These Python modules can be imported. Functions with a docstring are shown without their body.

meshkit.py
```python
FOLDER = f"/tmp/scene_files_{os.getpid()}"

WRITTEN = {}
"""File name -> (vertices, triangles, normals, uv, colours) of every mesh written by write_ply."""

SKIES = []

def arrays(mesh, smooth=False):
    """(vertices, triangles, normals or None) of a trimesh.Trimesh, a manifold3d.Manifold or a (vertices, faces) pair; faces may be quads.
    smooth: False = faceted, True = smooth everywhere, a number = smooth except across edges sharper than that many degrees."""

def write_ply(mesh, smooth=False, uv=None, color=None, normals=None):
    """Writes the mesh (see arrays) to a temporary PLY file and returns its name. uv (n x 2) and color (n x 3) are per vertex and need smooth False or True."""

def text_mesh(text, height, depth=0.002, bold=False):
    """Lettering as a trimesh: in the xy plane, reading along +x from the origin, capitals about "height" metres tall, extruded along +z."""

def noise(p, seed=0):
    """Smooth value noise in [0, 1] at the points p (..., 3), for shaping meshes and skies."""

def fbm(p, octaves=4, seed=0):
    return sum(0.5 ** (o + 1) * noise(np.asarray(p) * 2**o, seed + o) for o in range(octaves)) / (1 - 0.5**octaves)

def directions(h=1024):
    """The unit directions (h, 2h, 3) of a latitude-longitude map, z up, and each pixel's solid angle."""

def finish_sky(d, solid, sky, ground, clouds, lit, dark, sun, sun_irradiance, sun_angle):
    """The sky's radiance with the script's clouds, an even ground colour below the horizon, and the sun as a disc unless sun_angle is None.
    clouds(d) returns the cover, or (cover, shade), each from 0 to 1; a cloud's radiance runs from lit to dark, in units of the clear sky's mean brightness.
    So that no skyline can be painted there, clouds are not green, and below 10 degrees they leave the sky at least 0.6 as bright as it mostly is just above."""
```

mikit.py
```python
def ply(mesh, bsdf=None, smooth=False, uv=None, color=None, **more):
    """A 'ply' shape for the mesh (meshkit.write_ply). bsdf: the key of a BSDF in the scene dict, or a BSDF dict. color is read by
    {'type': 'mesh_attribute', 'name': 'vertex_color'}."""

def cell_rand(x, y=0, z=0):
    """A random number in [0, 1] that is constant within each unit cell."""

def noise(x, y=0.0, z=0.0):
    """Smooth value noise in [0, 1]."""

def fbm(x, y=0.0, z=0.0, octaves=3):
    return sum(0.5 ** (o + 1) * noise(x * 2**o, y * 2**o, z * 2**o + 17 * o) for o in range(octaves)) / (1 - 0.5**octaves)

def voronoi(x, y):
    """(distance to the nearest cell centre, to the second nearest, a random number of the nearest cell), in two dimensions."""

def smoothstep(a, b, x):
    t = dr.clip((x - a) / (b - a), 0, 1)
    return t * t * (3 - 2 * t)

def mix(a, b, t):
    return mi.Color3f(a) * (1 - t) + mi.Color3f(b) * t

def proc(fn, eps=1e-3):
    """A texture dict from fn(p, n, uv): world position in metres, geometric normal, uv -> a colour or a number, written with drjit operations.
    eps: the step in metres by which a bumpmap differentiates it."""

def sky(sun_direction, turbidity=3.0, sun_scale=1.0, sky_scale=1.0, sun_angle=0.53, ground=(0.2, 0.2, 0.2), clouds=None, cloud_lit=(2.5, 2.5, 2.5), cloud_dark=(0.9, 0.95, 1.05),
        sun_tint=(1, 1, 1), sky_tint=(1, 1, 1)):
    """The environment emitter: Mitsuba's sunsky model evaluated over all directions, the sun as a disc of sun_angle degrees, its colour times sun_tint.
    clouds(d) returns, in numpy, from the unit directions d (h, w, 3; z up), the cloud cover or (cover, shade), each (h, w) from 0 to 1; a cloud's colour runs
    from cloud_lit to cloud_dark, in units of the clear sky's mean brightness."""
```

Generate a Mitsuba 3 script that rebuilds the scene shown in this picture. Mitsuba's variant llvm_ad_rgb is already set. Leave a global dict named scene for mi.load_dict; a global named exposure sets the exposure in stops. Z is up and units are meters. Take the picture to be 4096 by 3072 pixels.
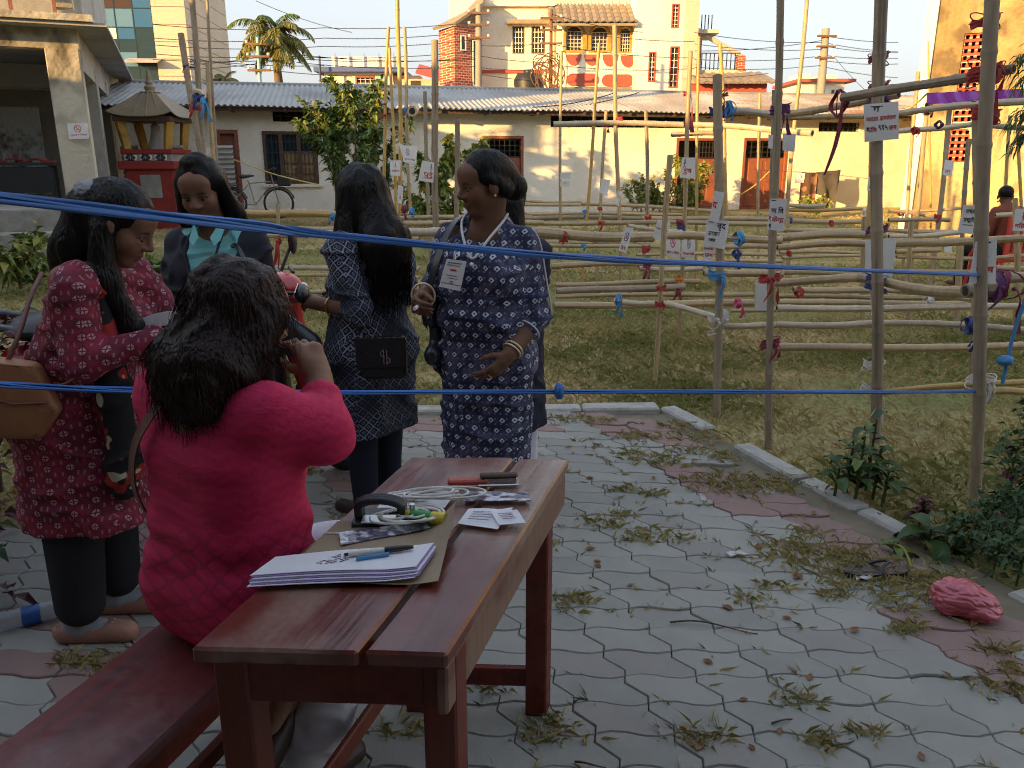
import math, random
import numpy as np
import drjit as dr
import mitsuba as mi
import trimesh
import manifold3d
import mikit, meshkit
from mikit import noise, fbm, voronoi, cell_rand, smoothstep, mix, proc
from shapely.geometry import Polygon, box as sbox, Point, LineString
from shapely import affinity
from shapely.ops import unary_union

T = mi.ScalarTransform4f
PI = math.pi
rng = np.random.default_rng(7)
random.seed(7)
scene, labels = {}, {}

# ---------------------------------------------------------------- camera, sky, exposure
EYE = (0.0, 0.0, 1.52)
PITCH = math.radians(15.7)
scene['camera'] = {'type': 'perspective', 'fov': math.degrees(2 * math.atan(512 / 788)), 'fov_axis': 'x', 'near_clip': 0.05, 'far_clip': 2000.0,
                   'to_world': T().look_at(origin=list(EYE), target=[0, math.cos(PITCH), EYE[2] - math.sin(PITCH)], up=[0, 0, 1])}
SUN_AZ, SUN_EL = math.radians(47), math.radians(11)
SUN = (-math.sin(SUN_AZ) * math.cos(SUN_EL), -math.cos(SUN_AZ) * math.cos(SUN_EL), math.sin(SUN_EL))


def haze_cover(d):
    # an even, thin veil of dust over the whole sky, thicker towards the horizon all the way round
    up = np.clip(d[..., 2], 0, 1)
    return 0.35 + 0.6 * np.exp(-up * 3.5), np.exp(-up * 2.5)


scene['sky'] = mikit.sky(SUN, turbidity=4.0, sun_scale=0.62, sky_scale=1.0, sun_tint=(1.03, 0.97, 0.82), clouds=haze_cover,
                         cloud_lit=(1.05, 0.98, 1.02), cloud_dark=(0.48, 0.44, 0.46))
exposure = 4.2


# ---------------------------------------------------------------- entries
def key_of(base):
    if base not in scene and base not in _used:
        _used.add(base)
        return base
    n = 1
    while f'{base}_{n:03d}' in _used or f'{base}_{n:03d}' in scene:
        n += 1
    k = f'{base}_{n:03d}'
    _used.add(k)
    return k


_used = set()
_seen_num = {}


def fast_key(base):
    if base not in _used:
        _used.add(base)
        return base
    n = _seen_num.get(base, 0) + 1
    _seen_num[base] = n
    k = f'{base}_{n:03d}'
    _used.add(k)
    return k


def thing(name, label, cat, group=None, kind=None):
    k = fast_key(name)
    labels[k] = {'label': label, 'category': cat}
    if group:
        labels[k]['group'] = group
    if kind:
        labels[k]['kind'] = kind
    return k


def part(parent, name, mesh, m, smooth=False, label=None, kind=None, **kw):
    k = fast_key(f'{parent}__{name}')
    scene[k] = mikit.ply(mesh, m, smooth, **kw)
    if label or kind:
        labels[k] = {}
        if label:
            labels[k]['label'] = label
        if kind:
            labels[k]['kind'] = kind
    return k


def single(name, mesh, m, label, cat, smooth=False, group=None, kind=None, **kw):
    k = thing(name, label, cat, group, kind)
    scene[k] = mikit.ply(mesh, m, smooth, **kw)
    return k


def struct(name, mesh, m, label=None, smooth=False, **kw):
    k = fast_key(name)
    scene[k] = mikit.ply(mesh, m, smooth, **kw)
    labels[k] = {'kind': 'structure'}
    if label:
        labels[k]['label'] = label
    return k


# ---------------------------------------------------------------- materials
def bsdf(key, color, rough=0.7, bump=None, bump_scale=0.01, **kw):
    col = proc(color) if callable(color) else {'type': 'rgb', 'value': list(color)}
    rg = proc(rough) if callable(rough) else float(rough)
    b = {'type': 'principled', 'base_color': col, 'roughness': rg, **kw}
    if bump is not None:
        b = {'type': 'bumpmap', 'arbitrary': proc(bump, 2e-3), 'scale': bump_scale, 'b': b}
    scene[key] = {'type': 'twosided', 'b': b}
    return key


def stained(a, b, s=1.0, amt=0.8, vert=0.35):
    """A wall or stone: base colour a with patches and downward runs of b."""
    def f(p, n, uv):
        w = fbm(p.x * 1.3 * s, p.y * 1.3 * s, p.z * 1.3 * s * vert, octaves=4)
        q = fbm(p.x * 7 * s + 5, p.y * 7 * s, p.z * 7 * s * vert, octaves=3)
        t = smoothstep(0.42, 0.72, w * 0.65 + q * 0.35)
        g = 0.92 + 0.16 * noise(p.x * 40, p.y * 40, p.z * 40)
        return mix(a, b, t * amt) * g
    return f


def mottled(a, b, s=6.0):
    def f(p, n, uv):
        return mix(a, b, fbm(p.x * s, p.y * s, p.z * s, octaves=3))
    return f


# ---------------------------------------------------------------- mesh helpers
def cat(ms):
    ms = [m for m in ms if m is not None and len(m.faces)]
    v, f, o = [], [], 0
    for m in ms:
        v.append(np.asarray(m.vertices))
        f.append(np.asarray(m.faces) + o)
        o += len(m.vertices)
    return trimesh.Trimesh(np.vstack(v), np.vstack(f), process=False)


def tm(v, f):
    return trimesh.Trimesh(np.asarray(v, float), np.asarray(f), process=False)


_CUBE = np.array([[x, y, z] for x in (0, 1) for y in (0, 1) for z in (0, 1)], float)
_CUBEF = np.array([[0, 1, 3], [0, 3, 2], [4, 6, 7], [4, 7, 5], [0, 4, 5], [0, 5, 1], [2, 3, 7], [2, 7, 6], [0, 2, 6], [0, 6, 4], [1, 5, 7], [1, 7, 3]])


def bx(x0, x1, y0, y1, z0, z1):
    return tm(_CUBE * [x1 - x0, y1 - y0, z1 - z0] + [x0, y0, z0], _CUBEF)


def bev(x0, x1, y0, y1, z0, z1, r=0.006):
    """A box with chamfered edges."""
    pts = []
    for i, x in enumerate((x0, x1)):
        for j, y in enumerate((y0, y1)):
            for k, z in enumerate((z0, z1)):
                sx, sy, sz = (1, -1)[i], (1, -1)[j], (1, -1)[k]
                pts += [(x + sx * r, y + sy * r, z), (x + sx * r, y, z + sz * r), (x, y + sy * r, z + sz * r)]
    m = manifold3d.Manifold.hull_points(np.array(pts, float))
    q = m.to_mesh()
    return tm(q.vert_properties[:, :3], q.tri_verts)


def xf(m, M):
    v = np.asarray(m.vertices) @ np.asarray(M)[:3, :3].T + np.asarray(M)[:3, 3]
    f = np.asarray(m.faces)
    if np.linalg.det(np.asarray(M)[:3, :3]) < 0:
        f = f[:, ::-1]
    return tm(v, f)


def frame(o, ang):
    """Local frame: u to the right, v to the back, z up, turned by ang degrees about z."""
    a = math.radians(ang)
    M = np.eye(4)
    M[:3, 0] = (math.cos(a), math.sin(a), 0)
    M[:3, 1] = (-math.sin(a), math.cos(a), 0)
    M[:3, 3] = o if len(o) == 3 else (o[0], o[1], 0)
    return M


def basis(x, y, z, o):
    M = np.eye(4)
    M[:3, 0], M[:3, 1], M[:3, 2], M[:3, 3] = x, y, z, o
    return M


def unit(v):
    v = np.asarray(v, float)
    return v / (np.linalg.norm(v) + 1e-12)


def tube(points, radii, sides=8, caps=True, uv=False):
    p = np.asarray(points, float)
    n = len(p)
    r = np.broadcast_to(np.asarray(radii, float), (n,))
    t = np.gradient(p, axis=0) if n > 2 else np.repeat([p[1] - p[0]], 2, 0)
    t = t / (np.linalg.norm(t, axis=1, keepdims=True) + 1e-12)
    a = np.cross(t[0], [0, 0, 1.0] if abs(t[0][2]) < 0.9 else [1.0, 0, 0])
    a = unit(a)
    A = []
    for i in range(n):
        a = unit(a - t[i] * np.dot(a, t[i]))
        A.append(a)
    A = np.array(A)
    B = np.cross(t, A)
    S = sides + (1 if uv else 0)
    ang = np.arange(S) * 2 * PI / sides
    v = (p[:, None] + r[:, None, None] * (np.cos(ang)[None, :, None] * A[:, None] + np.sin(ang)[None, :, None] * B[:, None])).reshape(-1, 3)
    i, j = np.meshgrid(np.arange(n - 1), np.arange(sides), indexing='ij')
    jn = j + 1 if uv else (j + 1) % sides
    q = np.stack([i * S + j, i * S + jn, (i + 1) * S + jn, (i + 1) * S + j], -1).reshape(-1, 4)
    f = np.vstack([q[:, [0, 1, 2]], q[:, [0, 2, 3]]])
    L = np.concatenate([[0], np.cumsum(np.linalg.norm(np.diff(p, axis=0), axis=1))])
    UV = np.stack([np.repeat(L, S), np.tile(ang / (2 * PI), n)], 1)
    if caps:
        k = len(v)
        c0 = np.vstack([v[:S], p[:1]])
        c1 = np.vstack([v[(n - 1) * S:n * S], p[-1:]])
        v = np.vstack([v, c0, c1])
        s = np.arange(sides)
        sn = s + 1 if uv else (s + 1) % sides
        f = np.vstack([f, np.stack([k + sn, k + s, np.full(sides, k + S)], 1), np.stack([k + S + 1 + s, k + S + 1 + sn, np.full(sides, k + 2 * S + 1)], 1)])
        UV = np.vstack([UV, UV[:S], UV[:1], UV[(n - 1) * S:n * S], UV[-1:]])
    m = tm(v, f)
    return (m, UV) if uv else m


def spline(pts, n):
    """Catmull-Rom through the points."""
    p = np.asarray(pts, float)
    if len(p) == 2:
        return p[0] + (p[1] - p[0]) * np.linspace(0, 1, n)[:, None]
    q = np.vstack([2 * p[0] - p[1], p, 2 * p[-1] - p[-2]])
    t = np.linspace(0, len(p) - 1 - 1e-9, n)
    i = t.astype(int)
    u = (t - i)[:, None]
    a, b, c_, d = q[i], q[i + 1], q[i + 2], q[i + 3]
    return 0.5 * (2 * b + (c_ - a) * u + (2 * a - 5 * b + 4 * c_ - d) * u ** 2 + (3 * b - a - 3 * c_ + d) * u ** 3)


def ext(poly, depth):
    """Extrude a shapely polygon (or several) along +z."""
    gs = getattr(poly, 'geoms', [poly])
    return cat([trimesh.creation.extrude_polygon(g, depth, engine='earcut') for g in gs if g.area > 1e-9])


def upright(poly, t, M):
    """A polygon in (u, z) given thickness t along v, in the frame M."""
    m = ext(poly, t)
    v = np.asarray(m.vertices)
    return xf(tm(np.stack([v[:, 0], v[:, 2], v[:, 1]], 1), np.asarray(m.faces)[:, ::-1]), M)


def lathe(profile, sides=24):
    r = np.array([p[0] for p in profile], float)
    z = np.array([p[1] for p in profile], float)
    a = np.arange(sides) * 2 * PI / sides
    v = np.stack([r[:, None] * np.cos(a), r[:, None] * np.sin(a), np.repeat(z[:, None], sides, 1)], -1).reshape(-1, 3)
    n = len(r)
    i, j = np.meshgrid(np.arange(n - 1), np.arange(sides), indexing='ij')
    q = np.stack([i * sides + j, i * sides + (j + 1) % sides, (i + 1) * sides + (j + 1) % sides, (i + 1) * sides + j], -1).reshape(-1, 4)
    return tm(v, np.vstack([q[:, [0, 1, 2]], q[:, [0, 2, 3]]]))


def grid_sheet(P):
    """A sheet from an array of points (a, b, 3)."""
    a, b = P.shape[:2]
    i, j = np.meshgrid(np.arange(a - 1), np.arange(b - 1), indexing='ij')
    q = np.stack([i * b + j, i * b + j + 1, (i + 1) * b + j + 1, (i + 1) * b + j], -1).reshape(-1, 4)
    return tm(P.reshape(-1, 3), np.vstack([q[:, [0, 1, 2]], q[:, [0, 2, 3]]]))


def thick(P, t):
    """A sheet with thickness: two copies of the grid offset along the mean normal, with a rim."""
    P = np.asarray(P, float)
    n = np.cross(P[1:, :-1] - P[:-1, :-1], P[:-1, 1:] - P[:-1, :-1]).reshape(-1, 3).mean(0)
    n = unit(n)
    a, b = P.shape[:2]
    top, bot = grid_sheet(P + n * t / 2), grid_sheet(P - n * t / 2)
    idx = np.arange(a * b).reshape(a, b)
    ring = np.concatenate([idx[0, :], idx[1:, -1], idx[-1, -2::-1], idx[-2:0:-1, 0]])
    N = a * b
    r2 = np.roll(ring, -1)
    f = np.vstack([top.faces, bot.faces[:, ::-1] + N, np.stack([ring, r2, r2 + N], 1), np.stack([ring, r2 + N, ring + N], 1)])
    return tm(np.vstack([top.vertices, bot.vertices]), f)


# signed distance fields turned into meshes (bodies, hair, clothes, bags)
def smin(a, b, k):
    h = np.clip(0.5 + 0.5 * (b - a) / k, 0, 1)
    return b + (a - b) * h - k * h * (1 - h)


def cap(a, b, ra, rb, k=0.02, flat=None, s=1.0):
    """A round cone from a to b; flat, s: squeezed s times along the direction flat."""
    return dict(t='c', a=np.array(a, float), b=np.array(b, float), ra=ra, rb=rb, k=k, flat=None if flat is None else unit(flat), s=s)


def ell(c_, r, R=None, k=0.02):
    return dict(t='e', a=np.array(c_, float), r=np.array(r, float), R=np.eye(3) if R is None else np.asarray(R, float), k=k)


def prim_d(pr, p):
    if pr['t'] == 'e':
        q = (p - pr['a']) @ pr['R']
        k0 = np.linalg.norm(q / pr['r'], axis=1)
        k1 = np.linalg.norm(q / pr['r'] ** 2, axis=1)
        return np.where(k0 < 1e-6, -pr['r'].min(), k0 * (k0 - 1) / np.maximum(k1, 1e-9))
    a, b = pr['a'], pr['b']
    q = p - a
    ba = b - a
    h = np.clip(q @ ba / max(ba @ ba, 1e-12), 0, 1)
    w = q - h[:, None] * ba
    if pr['flat'] is not None:
        w = w + (pr['s'] - 1) * (w @ pr['flat'])[:, None] * pr['flat']
        return (np.linalg.norm(w, axis=1) - (pr['ra'] + (pr['rb'] - pr['ra']) * h)) / (0.5 + 0.5 * pr['s'])
    return np.linalg.norm(w, axis=1) - (pr['ra'] + (pr['rb'] - pr['ra']) * h)


def prim_box(pr):
    if pr['t'] == 'e':
        m = pr['r'].max()
        return pr['a'] - m, pr['a'] + m
    m = max(pr['ra'], pr['rb'])
    return np.minimum(pr['a'], pr['b']) - m, np.maximum(pr['a'], pr['b']) + m


def sdf_mesh(prims, h=0.006, minus=(), cut=None, disp=None, pad=0.03, M=None):
    """Smooth union of prims, less the prims in minus, cut by cut(p) > 0, moved by disp(p); meshed with surface nets."""
    bb = [prim_box(q) for q in prims]
    lo, hi = np.min([b[0] for b in bb], 0) - pad, np.max([b[1] for b in bb], 0) + pad
    B = 12
    nb = np.ceil((hi - lo) / h / B).astype(int)
    N = nb * B + 1
    F = np.full(N, 1.0, np.float32)
    cen = np.array([q['a'] if q['t'] == 'e' else (q['a'] + q['b']) / 2 for q in prims])
    rad = np.array([q['r'].max() if q['t'] == 'e' else np.linalg.norm(q['a'] - q['b']) / 2 + max(q['ra'], q['rb']) for q in prims])
    gi = np.stack(np.meshgrid(*[np.arange(B + 1)] * 3, indexing='ij'), -1).reshape(-1, 3)
    R = B * h * 0.87

    def field(p, idx):
        d = None
        for i in idx:
            e = prim_d(prims[i], p)
            d = e if d is None else smin(d, e, prims[i]['k'])
        for q in minus:
            e = -prim_d(q, p)
            d = -smin(-d, -e, q['k'])
        if disp is not None:
            d = d + disp(p)
        if cut is not None:
            d = np.maximum(d, cut(p))
        return d

    for bi in np.ndindex(*nb):
        o = lo + np.array(bi) * B * h
        c0 = o + B * h / 2
        near = np.nonzero(np.linalg.norm(cen - c0, axis=1) < rad + R + 0.06)[0]
        sl = tuple(slice(b * B, b * B + B + 1) for b in bi)
        if len(near) == 0:
            continue
        dc = field(c0[None], near)[0]
        if abs(dc) > R * 1.7 + 0.03:
            if dc < 0:
                F[sl] = -1
            continue
        F[sl] = field(o + gi * h, near).reshape(B + 1, B + 1, B + 1)
    # surface nets
    S = F < 0
    n = np.array(F.shape)
    acc = np.zeros(tuple(n - 1) + (3,), np.float32)
    cnt = np.zeros(tuple(n - 1), np.int16)
    quads = []
    for ax in range(3):
        a = [slice(None)] * 3
        b = [slice(None)] * 3
        a[ax], b[ax] = slice(0, -1), slice(1, None)
        s0, s1 = S[tuple(a)], S[tuple(b)]
        E = np.argwhere(s0 != s1)
        if len(E) == 0:
            continue
        E2 = E.copy()
        E2[:, ax] += 1
        f0, f1 = F[tuple(E.T)], F[tuple(E2.T)]
        t = f0 / (f0 - f1)
        P = E.astype(np.float32)
        P[:, ax] += t
        u, v = (ax + 1) % 3, (ax + 2) % 3
        ids = []
        ok = (E[:, u] > 0) & (E[:, v] > 0) & (E[:, u] < n[u] - 1) & (E[:, v] < n[v] - 1)
        E, P, f0 = E[ok], P[ok], f0[ok]
        for du, dv in ((0, 0), (-1, 0), (-1, -1), (0, -1)):
            C = E.copy()
            C[:, u] += du
            C[:, v] += dv
            np.add.at(acc, tuple(C.T), P)
            np.add.at(cnt, tuple(C.T), 1)
            ids.append(np.ravel_multi_index(tuple(C.T), tuple(n - 1)))
        q = np.stack(ids, 1)
        q[f0 > 0] = q[f0 > 0][:, ::-1]
        quads.append(q)
    q = np.vstack(quads)
    used, inv = np.unique(q, return_inverse=True)
    q = inv.reshape(q.shape)
    v = acc.reshape(-1, 3)[used] / cnt.reshape(-1)[used][:, None] * h + lo
    f = np.vstack([q[:, [0, 1, 2]], q[:, [0, 2, 3]]])
    m = tm(v, f)
    return m if M is None else xf(m, M)


def relax(m, it=3):
    return trimesh.smoothing.filter_taubin(m, lamb=0.5, nu=0.53, iterations=it)


ORD = ['', 'first', 'second', 'third', 'fourth', 'fifth', 'sixth', 'seventh', 'eighth', 'ninth', 'tenth', 'eleventh', 'twelfth', 'thirteenth', 'fourteenth', 'fifteenth', 'sixteenth', 'seventeenth', 'eighteenth', 'nineteenth', 'twentieth']
TENS = {20: 'twenty', 30: 'thirty', 40: 'forty', 50: 'fifty', 60: 'sixty', 70: 'seventy', 80: 'eighty', 90: 'ninety'}


def ordinal(n):
    if n <= 20:
        return ORD[n]
    t, u = n // 10 * 10, n % 10
    return TENS[t] + '-' + ORD[u] if u else TENS[t][:-1] + 'ieth'



# ================================================================ ground and pavement base
bsdf('field_soil', lambda p, n, uv: mix(mix((0.24, 0.205, 0.085), (0.33, 0.25, 0.125), smoothstep(0.4, 0.62, fbm(p.x * 0.9, p.y * 1.3, octaves=4))), (0.15, 0.155, 0.05),
     smoothstep(0.45, 0.62, fbm(p.x * 0.6 + 9, p.y * 1.1, octaves=4))) * (0.6 + 0.8 * noise(p.x * 55, p.y * 30)), 0.95)


def ground_mesh():
    xs = np.concatenate([[-900, -300, -100, -40], np.arange(-22, 22.1, 0.5), [40, 100, 300, 900]])
    ys = np.concatenate([[-900, -200, -60, -20], np.arange(-6, 30.1, 0.5), [50, 120, 300, 1200]])
    X, Y = np.meshgrid(xs, ys, indexing='ij')
    P = np.stack([X, Y, 0 * X], -1)
    P[..., 2] = 0.05 * (meshkit.fbm(P * 0.7, 3) - 0.5) - 0.035
    P[..., 2] += 0.25 * np.clip((Y - 14) / 8, 0, 1) * (np.abs(X) < 30)
    return grid_sheet(P)


struct('ground', ground_mesh(), 'field_soil', 'worn grass field between the buildings', smooth=True)

# ================================================================ materials of the buildings
bsdf('lime_wall', stained((0.82, 0.80, 0.74), (0.60, 0.56, 0.47), 0.5, 0.55, 0.6), 0.85)
bsdf('old_plaster', stained((0.50, 0.46, 0.37), (0.06, 0.05, 0.035), 0.9, 0.9, 0.5), 0.9, bump=lambda p, n, uv: fbm(p.x * 18, p.y * 18, p.z * 18), bump_scale=0.02)
bsdf('grey_plaster', stained((0.36, 0.35, 0.32), (0.2, 0.19, 0.17), 1.2, 0.7, 0.5), 0.9)
bsdf('concrete', stained((0.30, 0.29, 0.26), (0.17, 0.165, 0.14), 1.5, 0.8, 1.0), 0.92)
def ochre(p, n, uv):
    s = p.x * 0.82 - p.y * 0.57
    a = fbm(s * 0.55 + 3, p.z * 0.5, 0, octaves=5)
    run = fbm(s * 5, p.z * 0.5, 2, octaves=3)
    blot = fbm(s * 3, p.z * 3, 5, octaves=4)
    c = mix((0.50, 0.40, 0.21), (0.30, 0.215, 0.10), smoothstep(0.4, 0.6, a))
    c = mix(c, (0.13, 0.095, 0.055), smoothstep(0.5, 0.66, a * 0.45 + blot * 0.55) * 0.85)
    return mix(c, (0.17, 0.12, 0.065), smoothstep(0.52, 0.72, run) * 0.55) * (0.88 + 0.24 * noise(s * 30, p.z * 30))


bsdf('ochre_wall', ochre, 0.9, bump=lambda p, n, uv: fbm(p.x * 9, p.y * 9, p.z * 9, octaves=4), bump_scale=0.03)
bsdf('tin', lambda p, n, uv: mix(mix((0.36, 0.355, 0.34), (0.25, 0.235, 0.215), smoothstep(0.4, 0.7, fbm(p.x * 0.8, p.y * 0.5, octaves=4))), (0.26, 0.14, 0.08), smoothstep(0.52, 0.7, fbm(p.x * 1.1 + 3, p.y * 2.6, octaves=4)) * smoothstep(2.0, 9.0, p.x)), 0.6)
bsdf('cream_paint', stained((0.80, 0.75, 0.62), (0.64, 0.57, 0.44), 0.25, 0.6, 0.6), 0.75)
bsdf('white_paint', stained((0.78, 0.74, 0.66), (0.55, 0.5, 0.44), 0.3, 0.6, 0.6), 0.75)
bsdf('beige_wall', stained((0.52, 0.45, 0.36), (0.43, 0.37, 0.29), 0.2, 0.6, 0.6), 0.8)
bsdf('red_paint', stained((0.29, 0.03, 0.024), (0.17, 0.022, 0.018), 2.0, 0.6, 0.7), 0.6)
bsdf('house_red', mottled((0.42, 0.09, 0.06), (0.34, 0.07, 0.05), 3), 0.7)
bsdf('ochre_paint', stained((0.45, 0.27, 0.05), (0.22, 0.12, 0.03), 3.0, 0.7, 0.5), 0.7)
bsdf('door_brown', stained((0.27, 0.09, 0.055), (0.15, 0.05, 0.03), 1.5, 0.7, 0.4), 0.6)
bsdf('dark_wood', mottled((0.05, 0.03, 0.022), (0.10, 0.055, 0.035), 9), 0.6)
bsdf('tan_wood', stained((0.38, 0.25, 0.12), (0.22, 0.14, 0.07), 4.0, 0.7, 0.25), 0.6)
bsdf('iron', (0.03, 0.03, 0.032), 0.5)
bsdf('steel', (0.55, 0.55, 0.56), 0.25, metallic=1.0)
bsdf('painted_inside_shade', (0.012, 0.012, 0.014), 0.9)  # near-black panel colour, paints in the shade behind openings
bsdf('roof_tile', lambda p, n, uv: mix((0.27, 0.215, 0.16), (0.15, 0.13, 0.105), fbm(p.x * 2.5, p.y * 2.5, p.z * 5, octaves=4)), 0.9)
bsdf('roof_sheet', mottled((0.33, 0.26, 0.17), (0.22, 0.17, 0.11), 5), 0.6)
bsdf('blue_paint', (0.06, 0.10, 0.30), 0.6)
bsdf('teal_paint', (0.25, 0.5, 0.52), 0.6)
bsdf('peeling', stained((0.42, 0.46, 0.46), (0.09, 0.045, 0.03), 2.6, 1.0, 0.6), 0.8)
bsdf('tank_black', (0.02, 0.022, 0.026), 0.5)


def facade_glass(key, c, rough=0.08):
    bsdf(key, c, rough, specular=0.35)


facade_glass('glass_blue', (0.035, 0.12, 0.27))
facade_glass('glass_dark', (0.018, 0.04, 0.055))
facade_glass('glass_pale', (0.10, 0.21, 0.34))
facade_glass('glass_brown', (0.06, 0.03, 0.02))
facade_glass('glass_house', (0.06, 0.05, 0.04), 0.15)


def brick_color(p, n, uv):
    z = p.z / 0.115
    r = dr.floor(z)
    u = (p.x + p.y) / 0.36 + 0.5 * (r - 2 * dr.floor(r / 2))
    fu, fz = u - dr.floor(u), z - r
    mort = dr.select((fz < 0.22) | (fu < 0.1), 1.0, 0.0)
    c = mix((0.42, 0.09, 0.05), (0.30, 0.055, 0.035), cell_rand(dr.floor(u), r))
    return mix(c, (0.62, 0.42, 0.33), mort)


bsdf('painted_brick', brick_color, 0.8)


def holes(u0, u1, z0, z1, hs):
    g = sbox(u0, z0, u1, z1)
    for h in hs:
        g = g.difference(sbox(h[0], h[2], h[1], h[3]) if not hasattr(h, 'area') else h)
    return g


def ubox(M, u0, u1, v0, v1, z0, z1, r=0.0):
    return xf(bev(u0, u1, v0, v1, z0, z1, r) if r else bx(u0, u1, v0, v1, z0, z1), M)


def bars(M, r, v, nu, nz, t=0.02, depth=0.02):
    """A grid of bars in the opening r = (u0, u1, z0, z1)."""
    u0, u1, z0, z1 = r
    ms = [ubox(M, u0 + (u1 - u0) * i / nu - t / 2, u0 + (u1 - u0) * i / nu + t / 2, v, v + depth, z0, z1) for i in range(nu + 1)]
    ms += [ubox(M, u0, u1, v + 0.003, v + depth + 0.003, z0 + (z1 - z0) * j / nz - t / 2, z0 + (z1 - z0) * j / nz + t / 2) for j in range(nz + 1)]
    return cat(ms)


def casing(M, r, v0, v1, t=0.07):
    u0, u1, z0, z1 = r
    return cat([ubox(M, u0, u0 + t, v0, v1, z0, z1), ubox(M, u1 - t, u1, v0, v1, z0, z1), ubox(M, u0 + t, u1 - t, v0, v1, z1 - t, z1), ubox(M, u0 + t, u1 - t, v0, v1, z0, z0 + t)])


# ================================================================ the long low building with the tin roof
LB = frame((-8.3, 20.0), 12.4)
lb = thing('long_building', 'long low whitewashed building with corrugated tin roof across the field', 'building')
d1, d2, d3, d4 = (1.081,1.588,0.178,2.294), (7.678,8.808,0.076,2.198), (13.166,14.565,0.229,2.174), (15.207,16.592,0.204,2.186)
w1 = (2.154,3.466,0.997,2.27)
ve1, ve2, ve3 = (2.445,4.959,2.494,2.751), (9.555,13.397,2.432,2.715), (17.514,18.821,2.376,2.631)
ED = 2.95
wall_g = holes(-1.2, 22.5, -0.1, ED, [(d1[0], d1[1], -0.2, d1[3]), (d2[0], d2[1], -0.2, d2[3]), (d3[0], d3[1], d3[2], d3[3]), (d4[0], d4[1], d4[2], d4[3]), w1, ve1, ve2, ve3])
part(lb, 'wall', upright(wall_g, 0.22, LB), 'lime_wall')
part(lb, 'side_wall', cat([ubox(LB, -1.2, -1.0, 0.22, 5.0, -0.1, ED), ubox(LB, 22.3, 22.5, 0.22, 5.0, -0.1, ED), ubox(LB, -1.2, 22.5, 5.0, 5.2, -0.1, ED)]), 'lime_wall')
part(lb, 'inside_wall', ubox(LB, -1.0, 22.3, 2.4, 2.5, -0.1, ED), 'grey_plaster')
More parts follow.
